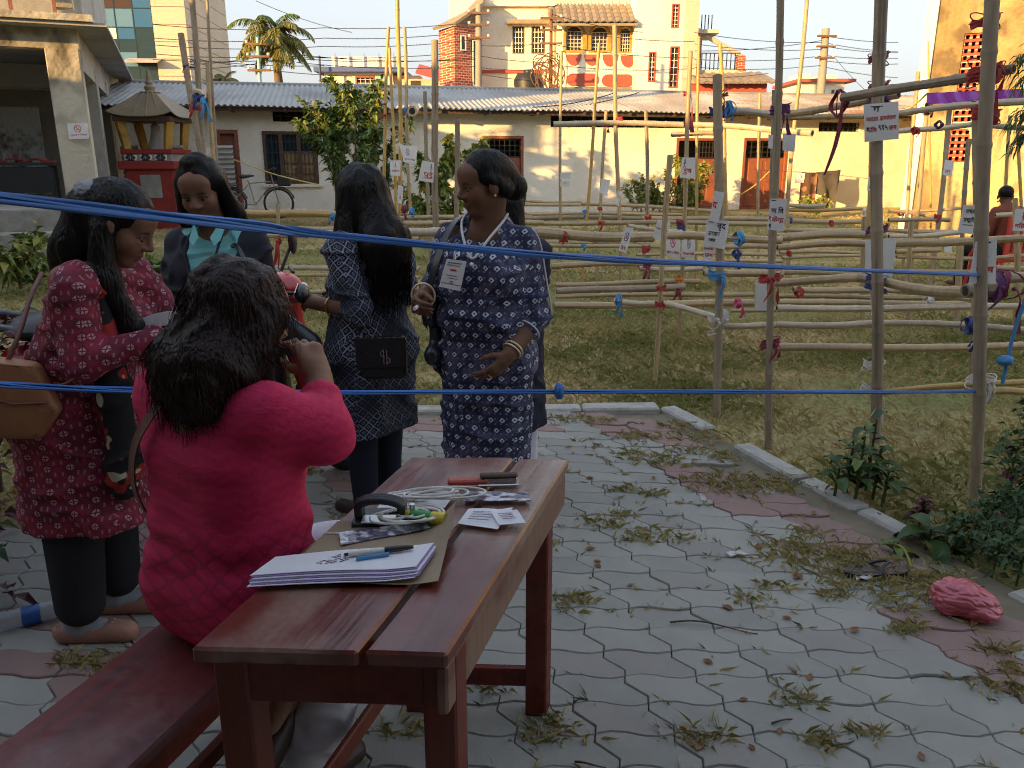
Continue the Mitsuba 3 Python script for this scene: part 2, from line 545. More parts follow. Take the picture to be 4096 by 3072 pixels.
part(lb, 'plinth', ubox(LB, -1.25, 22.55, -0.12, -0.003, -0.1, 0.22), 'concrete')


def corrugated(u0, u1, v0, z0, v1, z1, period=0.14, amp=0.022, M=np.eye(4), rows=2):
    n = int((u1 - u0) / period * 6)
    u = np.linspace(u0, u1, n)
    P = np.zeros((n, rows, 3))
    for j in range(rows):
        t = j / (rows - 1)
        P[:, j, 0] = u
        P[:, j, 1] = v0 + (v1 - v0) * t
        P[:, j, 2] = z0 + (z1 - z0) * t + amp * np.sin(u / period * 2 * PI) + 0.015 * np.sin(u * 1.3) * (1 - t)
    return xf(grid_sheet(P), M)


edges = np.linspace(-1.7, 23.2, 14)
for i in range(13):
    dz = 0.004 * ((i * 7) % 3)
    part(lb, 'roof_sheet', corrugated(edges[i] - 0.05, edges[i + 1] + 0.05, -0.75 - 0.02 * (i % 3), 2.80 + dz, 3.2, 3.62 + dz, M=LB), 'tin', smooth=60)
part(lb, 'roof_back', corrugated(-1.7, 23.2, 6.0, 2.85, 3.15, 3.615, period=0.14, M=LB), 'tin', smooth=60)
part(lb, 'ridge_cap', xf(tube([(-1.7, 3.2, 3.63), (23.2, 3.2, 3.63)], 0.06, 8), LB), 'tin', smooth=True)
part(lb, 'eave_beam', cat([ubox(LB, -1.5, 23.0, -0.6, -0.53, 2.70, 2.79)] + [ubox(LB, u, u + 0.06, -0.7, 0.0, 2.70, 2.775) for u in np.arange(-1, 23, 1.25)]), 'dark_wood')


def vent(r, n):
    k = part(lb, 'ventilator', ubox(LB, r[0], r[1], 0.15, 0.2, r[2], r[3]), 'painted_inside_shade')
    part(k, 'grille', bars(LB, r, 0.03, n, 2, 0.025), 'iron')


vent(ve1, 14)
vent(ve2, 18)
vent(ve3, 8)
# door 1: open, dark inside
k = part(lb, 'door_frame', casing(LB, (d1[0], d1[1], 0.0, d1[3]), -0.02, 0.1, 0.09), 'door_brown')
part(lb, 'door', ubox(LB, d1[1] - 0.55, d1[1] - 0.1, 0.12, 0.16, 0.05, d1[3] - 0.1), 'door_brown', label='reddish brown door leaf standing half open')
part(lb, 'notice_board', ubox(LB, d1[0] + 0.2, d1[0] + 0.75, 0.5, 0.55, 0.75, 1.75), 'grey_plaster')
# window 1 with grid and two open tan shutters
part(lb, 'window_frame', cat([casing(LB, w1, -0.03, 0.12, 0.08)] + [ubox(LB, w1[0] + (w1[1] - w1[0]) * f - 0.05, w1[0] + (w1[1] - w1[0]) * f + 0.05, -0.03, 0.1, w1[2], w1[3]) for f in (0.33, 0.66)]), 'dark_wood')
part(lb, 'window_pane', ubox(LB, w1[0], w1[1], 0.14, 0.15, w1[2], w1[3]), 'glass_dark')
part(lb, 'window_grille', bars(LB, w1, 0.02, 12, 5, 0.014), 'iron')
for f0, f1 in ((0.37, 0.63), (0.69, 0.96)):
    a, b = w1[0] + (w1[1] - w1[0]) * f0, w1[0] + (w1[1] - w1[0]) * f1
    sh = part(lb, 'shutter', ubox(LB, a, b, 0.115, 0.135, w1[2] + 0.05, w1[2] + (w1[3] - w1[2]) * 0.62), 'tan_wood')
    for j in range(4):
        part(sh, 'plank', ubox(LB, a + (b - a) * (j + 0.06) / 4, a + (b - a) * (j + 0.94) / 4, 0.085, 0.114, w1[2] + 0.06, w1[2] + (w1[3] - w1[2]) * 0.6, 0.006), 'tan_wood')
    part(sh, 'rail', cat([ubox(LB, a, b, 0.075, 0.0845, z, z + 0.06) for z in (w1[2] + 0.1, w1[2] + (w1[3] - w1[2]) * 0.3, w1[2] + (w1[3] - w1[2]) * 0.56)]), 'tan_wood')
part(lb, 'window_sill', ubox(LB, w1[0] - 0.08, w1[1] + 0.08, -0.1, -0.002, w1[2] - 0.07, w1[2]), 'lime_wall')


def grill_door(r, leaf0, leaf1, open_left=False):
    z1 = r[3]
    fr = part(lb, 'door_frame', casing(LB, (r[0], r[1], r[2] if r[2] > 0.05 else 0.0, z1), -0.02, 0.1, 0.07), 'door_brown')
    part(fr, 'transom_grille', bars(LB, (leaf0, leaf1, z1 - 0.52, z1 - 0.1), 0.05, 7, 3, 0.018), 'iron')
    lf = part(lb, 'door', ubox(LB, leaf0, leaf1, 0.06, 0.1, r[2] if r[2] > 0.05 else 0.02, z1 - 0.55), 'door_brown', label='reddish brown door leaf under a barred transom')
    w = leaf1 - leaf0
    for (a, b, c_, d_) in ((0.1, 0.46, 0.06, 0.45), (0.54, 0.9, 0.06, 0.45), (0.1, 0.46, 0.55, 0.94), (0.54, 0.9, 0.55, 0.94)):
        zz = z1 - 0.55 - (r[2] if r[2] > 0.05 else 0.02)
        part(lf, 'panel', ubox(LB, leaf0 + a * w, leaf0 + b * w, 0.045, 0.06, r[2] + c_ * zz, r[2] + d_ * zz, 0.008), 'door_brown')


grill_door(d2, d2[0] + 0.08, d2[1] - 0.08)
grill_door(d3, d3[0] + (d3[1] - d3[0]) * 0.45, d3[1] - 0.08)
part(lb, 'door', ubox(LB, d3[0] + 0.08, d3[0] + 0.12, 0.1, 0.75, d3[2], d3[3] - 0.1), 'dark_wood', label='dark door leaf swung inwards')
grill_door(d4, d4[0] + 0.1, d4[1] - 0.08)

# ================================================================ veranda building on the left
VB = frame((-7.4, 14.5), 22.5)
vb = thing('veranda_building', 'weathered two storey building with pillared veranda at the left edge', 'building')
PT = 0.74
part(vb, 'plinth', ubox(VB, -14, 0.25, -0.25, 10, -0.1, PT, 0.02), 'concrete')
part(vb, 'step', ubox(VB, -14, 0.0, -0.75, -0.253, -0.1, 0.37, 0.02), 'concrete')
bz = 3.38
for v in (0.0, 3.1, 6.2, 9.3):
    part(vb, 'pillar', ubox(VB, -0.52, 0.0, v, v + 0.45, PT, bz, 0.015), 'old_plaster' if v == 0 else 'grey_plaster')
part(vb, 'pillar', ubox(VB, -4.6, -4.1, 0.0, 0.45, PT, bz, 0.015), 'old_plaster')
part(vb, 'pillar', ubox(VB, -8.7, -8.2, 0.0, 0.45, PT, bz, 0.015), 'old_plaster')
part(vb, 'front_beam', ubox(VB, -14, 0.003, 0.02, 0.42, bz, 3.70), 'old_plaster')
part(vb, 'side_beam', ubox(VB, -0.45, -0.02, 0.42, 9.75, 3.1, 3.70), 'grey_plaster')
part(vb, 'floor_slab', ubox(VB, -14, 0.5, -0.40, 10.2, 3.703, 3.76), 'grey_plaster')
part(vb, 'parapet', cat([ubox(VB, -14, 0.30, -0.47, -0.35, 3.763, 3.87), ubox(VB, 0.2, 0.298, -0.348, 10.2, 3.763, 3.86)]), 'old_plaster')
part(vb, 'porch_wall', cat([ubox(VB, -14, -3.4, 2.6, 2.8, PT, 3.7), ubox(VB, -3.6, -3.4, 2.8, 6.2, PT, 3.7), ubox(VB, -3.4, -0.6, 6.0, 6.2, PT + 2.4, 3.7), ubox(VB, -1.0, -0.6, 6.0, 6.19, PT, PT + 2.4)]), 'lime_wall')
part(vb, 'ventilator', ubox(VB, -4.3, -3.85, 2.57, 2.6, 2.35, 3.05), 'dark_wood')
part(vb, 'old_door', cat([ubox(VB, -3.05, -2.2, 4.85, 4.92, PT + 0.1, PT + 2.2), ubox(VB, -2.18, -1.35, 4.8, 4.87, PT + 0.1, PT + 1.95)]), 'peeling', label='two old pale doors with peeling paint leaning in the veranda')
part(vb, 'corrugated_screen', cat([ubox(VB, -3.4, -1.0, 6.0, 6.05, PT, 3.2)]), 'grey_plaster')
# upper floor
part(vb, 'upper_wall', cat([upright(holes(-14, 0, 4.02, 7.4, [(u, u + 1.5, 4.3, 6.3) for u in (-13, -10.6, -8.2, -5.6, -3.3)]), 0.2, VB @ basis((1, 0, 0), (0, 1, 0), (0, 0, 1), (0, 1.8, 0))),
                            ubox(VB, -0.2, -0.003, 2.0, 9.9, 4.02, 7.4), ubox(VB, -14, -0.2, 9.7, 9.9, 3.83, 7.4), ubox(VB, -14, -13.8, 2.0, 9.7, 3.83, 7.4)]), 'grey_plaster')
for u in (-13, -10.6, -8.2, -5.6, -3.3):
    part(vb, 'window', ubox(VB, u, u + 1.5, 1.9, 1.95, 4.3, 6.3), 'glass_brown')
part(vb, 'roof_slab', ubox(VB, -14.2, 0.55, -0.5, 10.2, 7.4, 7.55), 'concrete')
rp = part(vb, 'railing', cat([ubox(VB, -14, 0.25, -0.43, -0.39, z, z + 0.035) for z in (4.3, 4.75)] + [ubox(VB, u, u + 0.05, -0.44, -0.39, 3.873, 4.78) for u in np.arange(-13.9, 0.3, 0.62)]), 'door_brown')
part(vb, 'upper_pillar', cat([ubox(VB, u - 0.3, u, -0.05, 0.25, 4.02, 7.4) for u in (0, -4.2, -8.4)]), 'old_plaster')
tb = thing('veranda_table', 'black table piled with red books inside the veranda', 'table')
part(tb, 'tabletop', ubox(VB, -2.6, -0.9, 2.2, 3.0, PT + 0.72, PT + 0.78), 'tank_black')
for (a, b) in ((-2.5, 2.3), (-1.0, 2.3), (-2.5, 2.9), (-1.0, 2.9)):
    part(tb, 'leg', ubox(VB, a, a + 0.07, b, b + 0.06, PT, PT + 0.72), 'tank_black')
part(tb, 'side_panel', ubox(VB, -2.55, -0.95, 2.26, 2.29, PT + 0.2, PT + 0.7), 'tank_black')
for i in range(7):
    M = VB @ frame((-2.35 + 0.2 * i, 2.4 + 0.05 * (i % 3), 0), 20 * ((i * 37) % 5 - 2))
    single('book', xf(bev(0, 0.26, 0, 0.2, PT + 0.782 + 0.04 * (i % 2), PT + 0.82 + 0.04 * (i % 2), 0.004), M), 'red_paint', 'loose red book lying on the black veranda table', 'book', group='red books on the veranda table')

# ================================================================ glass fronted building far left
gb = thing('glass_building', 'tall building with blue glass front and beige side wall behind the veranda', 'building')
GO = (-18.87,45,5.6)
GB = frame((GO[0], 45.0), 4)
zs = [(-18.88,45,5.56)[2], (-18.78,45,6.41)[2], (-18.68,45,7.17)[2], (-18.61,45,7.76)[2], (-18.54,45,8.35)[2], (-18.43,45,9.28)[2], 11.2, 13.0]
us = [-4.6, -3.72, -2.88, -1.9, -0.98, 0.0]
pal = [['glass_dark'] * 5, ['glass_dark', 'glass_dark', 'glass_dark', 'glass_pale', 'glass_dark'], ['glass_dark'] * 5, ['glass_pale', 'glass_dark', 'cream_paint', 'glass_blue', 'glass_dark'],  # the cream pane paints in the reflection of a sunlit building
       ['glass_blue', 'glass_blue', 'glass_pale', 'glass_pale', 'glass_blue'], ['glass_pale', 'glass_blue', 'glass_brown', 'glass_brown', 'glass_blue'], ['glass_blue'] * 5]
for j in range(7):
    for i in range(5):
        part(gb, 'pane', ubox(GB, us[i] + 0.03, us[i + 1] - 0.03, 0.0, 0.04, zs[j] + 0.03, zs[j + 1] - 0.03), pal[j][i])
part(gb, 'glazing_frame', cat([ubox(GB, u - 0.03, u + 0.03, -0.02, 0.05, zs[0], 13) for u in us] + [ubox(GB, us[0], us[-1], -0.015, 0.045, z - 0.03, z + 0.03) for z in zs]), 'glass_dark')
part(gb, 'core', ubox(GB, -4.6, -0.05, 0.2, 8, 0, 13), 'grey_plaster')
for z0, z1 in zip(np.arange(0, 13, 0.85), np.arange(0.85, 13.9, 0.85)):
    part(gb, 'wall_panel', ubox(GB, 0.04, 1.75, -0.15, 8, z0 + 0.012, z1 - 0.012, 0.01), 'beige_wall')
part(gb, 'awning', xf(ubox(np.eye(4), -1.5, 0.3, -0.9, 0.0, 0, 0.05), GB @ basis((1, 0, 0), (0, 1, 0.3), (0, 0, 1), (0, 0, (-18.73,45,6.8)[2]))), 'grey_plaster')
part(gb, 'shop_band', ubox(GB, -4.6, 0.0, -0.3, 0.0, 1.0, zs[0] - 0.02), 'white_paint')
part(gb, 'shop_sign', ubox(GB, -4.6, -0.4, -0.36, -0.31, 2.2, 3.1), 'blue_paint')

# ================================================================ central house
CH = frame((0, 42.0), 0)
ch = thing('central_house', 'cream two storey house with red balcony panels and arched windows', 'house')
m0 = (-1.713,2.071,4.567,9.138)
part(ch, 'wall', upright(holes(m0[0], m0[1], 0, (-0.14,42,8.85)[2], [(0.023,0.619,6.708,7.954), (0.955,1.628,6.708,7.954)]), 0.25, CH), 'cream_paint')
for r in ((0.023,0.619,6.708,7.954), (0.955,1.628,6.708,7.954)):
    w = part(ch, 'window', ubox(CH, r[0], r[1], 0.15, 0.18, r[2], r[3]), 'glass_house')
    part(w, 'frame', casing(CH, r, 0.02, 0.12, 0.07), 'dark_wood')
    part(w, 'grille', bars(CH, r, 0.05, 4, 5, 0.03), 'white_paint')
part(ch, 'sunshade', ubox(CH, (-0.249,2.022,8.017,8.268)[0], m0[1], -0.45, -0.002, (-0.25,2.022,8.017,8.205)[2], (-0.25,2.022,8.017,8.205)[3]), 'roof_sheet')
part(ch, 'cornice', ubox(CH, m0[0] - 0.1, m0[1], -0.3, 6, (-0.14,42,8.83)[2], (-0.14,42,8.97)[2]), 'cream_paint')
part(ch, 'band', ubox(CH, m0[0], m0[1], -0.12, -0.003, (-0.14,42,5.81)[2], (-0.14,42,5.94)[2]), 'house_red')
part(ch, 'roof_railing', cat([ubox(CH, u, u + 0.05, -0.1, -0.05, (-0.14,42,8.97)[2], 10.6) for u in np.arange(m0[0], (5.73,42,9.14)[0], 0.17)]), 'white_paint')
part(ch, 'rear_block', ubox(CH, m0[0] - 1.4, (8.66,42,9.14)[0], 0.26, 8.5, 0, 9.3), 'cream_paint')
# balcony bay
b0 = (2.254,6.236,4.567,9.138)
ar = [(2.594,3.393,6.729,7.828), (3.8,4.631,6.729,7.786), (5.19,5.734,6.665,7.744)]
archs = []
for r in ar:
    w = (r[1] - r[0]) / 2
    archs.append(unary_union([sbox(r[0], r[2], r[1], r[3] - w), Point((r[0] + r[1]) / 2, r[3] - w).buffer(w, 24)]))
BZ = (4.3,41,7.94)[2]
BM = frame((0, 41.0), 0)
part(ch, 'bay_wall', upright(holes((2.201,6.088,4.495,8.956)[0], (2.201,6.088,4.495,8.956)[1], 0, BZ, archs), 0.2, BM), 'cream_paint')
part(ch, 'bay_sides', cat([ubox(BM, (2.201,6.088,4.495,8.956)[0], (2.201,6.088,4.495,8.956)[0] + 0.2, 0.2, 1.3, 0, BZ), ubox(BM, (2.201,6.088,4.495,8.956)[1] - 0.2, (2.201,6.088,4.495,8.956)[1], 0.2, 1.3, 0, BZ)]), 'cream_paint')
for r, g in zip(ar, archs):
    w = part(ch, 'arched_window', upright(g, 0.04, BM @ basis((1, 0, 0), (0, 1, 0), (0, 0, 1), (0, 0.16, 0))), 'glass_house')
    part(w, 'surround', upright(g.buffer(0.13).difference(g), 0.08, BM @ basis((1, 0, 0), (0, 1, 0), (0, 0, 1), (0, -0.082, 0))), 'ochre_paint')
    part(w, 'grille', bars(BM, (r[0] + 0.05, r[1] - 0.05, r[2], r[3] - 0.25), 0.06, 4, 5, 0.025), 'white_paint')
for u in ((3.5,41,7.12)[0], (4.68,41,7.12)[0], (5.75,41,7.12)[0]):
    part(ch, 'pilaster', ubox(BM, u - 0.09, u + 0.09, -0.12, -0.003, ar[0][2], BZ - 0.4), 'ochre_paint')
part(ch, 'balcony_wall', ubox(BM, (2.24,41,6.29)[0] - 0.1, (6.01,41,6.29)[0] + 0.05, -0.55, -0.2, (4.16,41,5.03)[2], (4.12,41,6.54)[2]), 'cream_paint')
for r in ((2.588,3.307,5.986,6.482), (3.45,4.15,5.986,6.482), (4.313,5.04,5.945,6.482), (5.177,5.907,5.904,6.44)):
    g = unary_union([sbox(r[0], r[3] - 0.06, r[1], r[3]), affinity.translate(affinity.scale(Point(0, 0).buffer(1, 20), (r[1] - r[0]) / 2, r[3] - r[2], origin=(0, 0)).intersection(sbox(-9, -9, 9, 0)), (r[0] + r[1]) / 2, r[3])])
    part(ch, 'balcony_panel', upright(g, 0.05, frame((0, 40.39), 0)), 'house_red', label='scalloped red balcony panel')
for r in ((2.626,4.155,5.069,5.634), (4.318,5.832,5.048,5.592)):
    h = (r[3] - r[2]) / 2
    g = LineString([(r[0] + h, r[2] + h), (r[1] - h, r[2] + h)]).buffer(h, 16)
    part(ch, 'oval_panel', upright(g, 0.05, frame((0, 40.39), 0)), 'house_red', label='long oval red panel below the balcony')
part(ch, 'balcony_base', ubox(BM, (2.13,41,5.03)[0], (6.11,41,5.03)[0], -0.7, 0, 0, (4.16,41,5.01)[2]), 'roof_sheet')
rz0, rz1 = (3.98,40,7.79)[2], (4.16,42,8.85)[2]
bays = np.linspace((1.73,40,7.99)[0], (5.87,40,7.99)[0], 13)
for i in range(12):
    for j in range(4):
        t0, t1 = j / 4, (j + 1.15) / 4
        P = np.array([[(bays[i] + 0.01, 39.9 + 2.1 * t, rz0 + (rz1 - rz0) * t + 0.03 * (1 - (t - t0) * 4) + 0.0), ((bays[i] + bays[i + 1]) / 2, 39.9 + 2.1 * t, rz0 + (rz1 - rz0) * t + 0.06 + 0.03 * (1 - (t - t0) * 4)), (bays[i + 1] - 0.01, 39.9 + 2.1 * t, rz0 + (rz1 - rz0) * t + 0.03 * (1 - (t - t0) * 4))] for t in (t0, t1)])
        part(ch, 'roof_tile', thick(P, 0.05), 'roof_tile')
part(ch, 'canopy_deck', xf(bx(bays[0], bays[-1], 0, 2.2, -0.12, -0.02), basis((1, 0, 0), (0, 1, (rz1 - rz0) / 2.1), (0, 0, 1), (0, 39.95, rz0))), 'roof_sheet')
# right tower
TW = frame(((5.87,40.2,6.81)[0], 40.2), 0)
tw = (5.782,8.708,4.437,8.811)
W = tw[1] - tw[0]
off = tw[0]
sl = [(7.474,7.837,7.598,8.654), (7.488,7.943,4.96,6.811), (6.492,6.843,5.23,6.567)]
part(ch, 'tower_wall', upright(holes(off, tw[1], 0, 11.5, sl), 0.25, frame((0, 40.2), 0)), 'white_paint')
part(ch, 'tower_sides', cat([ubox(frame((0, 40.2), 0), off, off + 0.2, 0.25, 5, 0, 11.5), ubox(frame((0, 40.2), 0), tw[1] - 0.2, tw[1], 0.25, 5, 0, 11.5)]), 'white_paint')
part(ch, 'corner_post', ubox(frame((0, 40.2), 0), tw[1] - 0.62, tw[1] + 0.04, -0.12, -0.003, 0, 11.5), 'beige_wall')
for r in sl:
    w = part(ch, 'slit_window', ubox(frame((0, 40.2), 0), r[0], r[1], 0.12, 0.15, r[2], r[3]), 'glass_house')
    part(w, 'frame', casing(frame((0, 40.2), 0), r, -0.02, 0.1, 0.06), 'house_red')
    part(w, 'grille', bars(frame((0, 40.2), 0), r, 0.05, 2, 6, 0.03), 'white_paint')
# outside stair and balconies on the right
st = np.array([(8.75,41,7.7), (11.2,41,6.42)])
part(ch, 'stair_beam', tube(st, 0.13, 6), 'beige_wall')
part(ch, 'upper_landing', bx((8.71,41,7.62)[0], (9.87,41,7.62)[0], 40.6, 43, (9.88,41,7.45)[2], (9.87,41,7.62)[2]), 'beige_wall')
part(ch, 'lower_landing', bx((8.83,41,5.66)[0], (11.26,41,5.66)[0], 40.6, 43, (10.0,41,5.66)[2], (9.99,41,5.81)[2]), 'beige_wall')
part(ch, 'stair_railing', cat([bx(u, u + 0.04, 40.62, 40.66, (9.99,41,5.81)[2], (9.94,41,6.56)[2]) for u in np.arange((9.09,41,6.56)[0], (10.83,41,6.56)[0], 0.2)] +
     [bx((9.09,41,6.56)[0], (10.95,41,6.56)[0], 40.6, 40.67, (9.94,41,6.54)[2], (9.94,41,6.58)[2])] + [bx(u, u + 0.04, 40.62, 40.66, (9.87,41,7.62)[2], (9.82,41,8.25)[2]) for u in np.arange((8.82,41,6.56)[0], (9.6,41,6.56)[0], 0.16)]), 'iron')
part(ch, 'brick_pier', bx((10.88,41,6.56)[0], (11.19,41,6.56)[0], 40.5, 41.2, (10.0,41,5.77)[2], (9.95,41,6.46)[2]), 'painted_brick')
part(ch, 'brick_strip', bx((8.78,41,6.56)[0], (9.09,41,6.56)[0], 40.7, 41.2, (10.03,41,5.24)[2], (9.87,41,7.62)[2]), 'painted_brick')
P = np.array([[((8.44,39.5,5.51)[0] + 3.6 * a * (1 + 0.06 * (1 - t)), 38.6 + 2.2 * t, (9.44,38.6,5.06)[2] + ((9.88,40.5,5.7)[2] - (9.44,38.6,5.06)[2]) * t + 0.03 * math.sin(a * 60)) for a in np.linspace(0, 1, 40)] for t in np.linspace(0, 1, 5)])
part(ch, 'lower_roof', thick(P, 0.08), 'roof_tile', smooth=40)
part(ch, 'shop_front', bx((8.36,39,5.06)[0], (11.91,39,5.06)[0], 39.2, 41, 0, (9.54,39,5.08)[2]), 'house_red')
# brick tower on the left
bt = (-2.71,40,6.18)
btz = (-2.68,40,7.69)[2]
BT = np.array([(-3.57,41.5,7.82)[:2], bt[:2], (-1.63,40.8,7.71)[:2], (-2.5,43.5,8.12)[:2]])
part(ch, 'brick_tower', tm(np.vstack([np.c_[BT, np.zeros(4)], np.c_[BT, np.full(4, btz)]]), [[0, 1, 5], [0, 5, 4], [1, 2, 6], [1, 6, 5], [2, 3, 7], [2, 7, 6], [3, 0, 4], [3, 4, 7], [4, 5, 6], [4, 6, 7]]), 'painted_brick', label='brick patterned red tower with white joints')
e2 = unit(np.append(BT[2] - BT[1], 0))
n2 = np.array([e2[1], -e2[0], 0])
for (x0, y0, x1, y1) in ((0.22, 0.86, 0.45, 0.95), (0.72, 0.66, 0.98, 0.93)):
    Lb = np.linalg.norm(BT[2] - BT[1])
    M = basis(e2, -n2, (0, 0, 1), np.append(BT[1], 0))
    z0, z1 = btz * y0, btz * y1
    w = part(ch, 'tower_window', ubox(M, Lb * x0, Lb * x1, -0.06, -0.01, z0, z1), 'glass_house')
    part(w, 'frame', casing(M, (Lb * x0, Lb * x1, z0, z1), -0.1, -0.061, 0.06), 'white_paint')
top = (-1.94,42,8.72)
P = np.array([[(BT[0][0] - 0.25, BT[0][1] - 0.3, btz + 0.02), (BT[1][0] + 0.1, BT[1][1] - 0.35, btz + 0.03), (BT[2][0] + 0.3, BT[2][1] - 0.3, btz + 0.02 + 1.0)], [(BT[0][0] + 1.6, 43.2, btz + 1.25), (BT[1][0] + 1.4, 43.0, btz + 1.5), (BT[2][0] + 0.3, 43.0, btz + 2.0)]])
part(ch, 'tower_roof', thick(P, 0.12), 'roof_tile')
part(ch, 'attic', bx((-3.1,44,9.28)[0], (-1.56,44,9.28)[0], 43.3, 46, 8.0, (-2.5,44,9.46)[2]), 'white_paint')
part(ch, 'attic_window', bx((-3.0,43.2,8.89)[0], (-2.7,43.2,8.89)[0], 43.2, 43.29, (-3.01,43.2,8.55)[2], (-3.0,43.2,8.97)[2]), 'glass_house')
wt = thing('water_tank', 'black plastic water tank on the roof line below the cream house', 'tank')
c0 = (0.72,36,4.32)
zt = (0.71,36,5.21)[2]
part(wt, 'body', xf(lathe([(0, c0[2] - 1.2), (0.62, c0[2] - 1.2), (0.62, c0[2] - 0.02), (0.645, c0[2] + 0.1), (0.62, c0[2] + 0.3), (0.645, c0[2] + 0.5), (0.62, zt - 0.25), (0.5, zt - 0.05), (0.22, zt), (0.22, zt + 0.12), (0, zt + 0.14)], 28), basis((1, 0, 0), (0, 1, 0), (0, 0, 1), (c0[0], c0[1], 0))), 'tank_black', smooth=40)
part(wt, 'pipe', tube(spline([(c0[0] + 0.1, c0[1] - 0.5, zt - 0.1), (c0[0] + 0.25, c0[1] - 0.5, zt + 0.5), (c0[0] + 0.62, c0[1] - 0.6, zt + 0.3), (c0[0] + 0.72, c0[1] - 0.6, zt - 0.8)], 14), 0.035), 'steel', smooth=True)

# ================================================================ small houses behind
sh = thing('white_house', 'small flat roofed white house with brown grilled window beside the palm', 'house')
O = frame((0, 44.0), 0)
r0 = (-9.812,-6.241,4.712,6.034)
wr = (-8.201,-7.17,5.171,5.876)
part(sh, 'wall', upright(holes(r0[0], r0[1], 0, r0[3], [wr]), 0.2, O), 'white_paint')
w = part(sh, 'window', ubox(O, wr[0], wr[1], 0.12, 0.15, wr[2], wr[3]), 'glass_house')
part(w, 'frame', casing(O, wr, -0.02, 0.11, 0.09), 'door_brown')
part(w, 'grille', bars(O, wr, 0.03, 4, 4, 0.03), 'white_paint')
part(sh, 'roof_slab', ubox(O, r0[0] - 0.4, r0[1] + 0.6, -0.6, 5, r0[3], (-9.8,44,6.26)[2]), 'blue_paint')
part(sh, 'parapet', ubox(O, r0[0] + 0.3, r0[1] + 0.2, 0.5, 4, (-9.8,44,6.26)[2], (-9.76,44,6.87)[2]), 'white_paint')
part(sh, 'side_room', ubox(O, r0[1], r0[1] + 1.4, 0.4, 3, 0, r0[3] - 0.1), 'beige_wall')
part(sh, 'teal_panel', ubox(O, (-7.11,44,5.51)[0], (-6.55,44,5.51)[0], -0.04, -0.003, wr[2], wr[3]), 'teal_paint')
part(sh, 'roof_posts', cat([ubox(O, u, u + 0.06, 0.4, 0.46, r0[3], (-9.75,44,7.04)[2]) for u in np.linspace(r0[0] + 0.5, r0[1], 5)]), 'steel')
rh = thing('red_roof_hut', 'low house with red roof between the white house and the brick tower', 'house')
a = (-4.93,43,6.09)
b = (-4.16,43,5.75)
part(rh, 'roof', xf(bx(a[0], b[0] + 1.2, 0, 2, 0, 0.08), basis((1, 0, -0.25), (0, 1, 0.3), (0, 0, 1), (0, 43, a[2] + a[0] * 0.25 - 0.2))), 'house_red')
part(rh, 'wall', bx((-5.34,43,5.87)[0], b[0] + 1.4, 43.6, 46, 0, (-4.87,43,5.69)[2]), 'beige_wall')
part(rh, 'window', bx((-5.25,43,5.6)[0], (-4.76,43,5.6)[0], 43.55, 43.59, (-5.27,43,5.13)[2], (-5.25,43,5.6)[2]), 'glass_house')
wh = thing('distant_white_house', 'distant white house with red trim beyond the right end of the tin roof', 'house')
O = frame((0, 60.0), 0)
r0 = (20.628,23.77,5.559,7.027)
part(wh, 'wall', ubox(O, r0[0], r0[1], 0, 5, 0, r0[3]), 'white_paint')
part(wh, 'roof_slab', ubox(O, r0[0] - 0.4, r0[1] + 0.6, -0.5, 5.2, r0[3], r0[3] + 0.2), 'house_red')
part(wh, 'upper_room', ubox(O, (20.74,60,7.58)[0], (21.5,60,7.58)[0], 0.6, 3, r0[3] + 0.2, (20.73,60,7.68)[2]), 'white_paint')
part(wh, 'upper_room', ubox(O, (22.29,60,7.58)[0], (23.41,60,7.58)[0], 0.6, 3, r0[3] + 0.2, (20.73,60,7.61)[2]), 'white_paint')
for u in ((22.88,60,6.4)[0], (23.18,60,6.4)[0]):
    part(wh, 'window', ubox(O, u, u + 0.2, -0.03, -0.003, (23.03,60,6.22)[2], (23.0,60,6.53)[2]), 'glass_house')

# ================================================================ yellow stained building at the right
YW = frame((8.45, 17.5), -35)
yw = thing('yellow_building', 'tall sunlit yellow building with dark stained wall at the right edge', 'building')
j1 = (0.74,1.1,1.53,4.002)
part(yw, 'wall', upright(holes(0, 12, -0.1, 9, [j1]), 0.3, YW), 'ochre_wall')
part(yw, 'side_wall', ubox(YW, 0.003, 0.3, 0.3, 9, -0.1, 9), 'ochre_wall')
part(yw, 'roof_slab', ubox(YW, -0.4, 12, -0.4, 9, 9, 9.2), 'concrete')
part(yw, 'recess_shade_panel', ubox(YW, j1[0], j1[1], 0.2, 0.24, j1[2], j1[3]), 'painted_inside_shade')
part(yw, 'lattice', bars(YW, j1, 0.05, 3, int((j1[3] - j1[2]) / 0.13), 0.05, 0.1), 'painted_brick', label='tall narrow strip of pierced brick lattice')
part(yw, 'pilaster', ubox(YW, 0.0, 0.22, -0.08, -0.003, -0.1, 9), 'lime_wall')
part(yw, 'downpipe', xf(tube([(3.3, -0.1, 0), (3.3, -0.1, 9)], 0.05, 8), YW), 'ochre_paint', smooth=True)
part(yw, 'downpipe', xf(tube([(4.6, -0.1, 0), (4.6, -0.1, 9)], 0.05, 8), YW), 'ochre_paint', smooth=True)

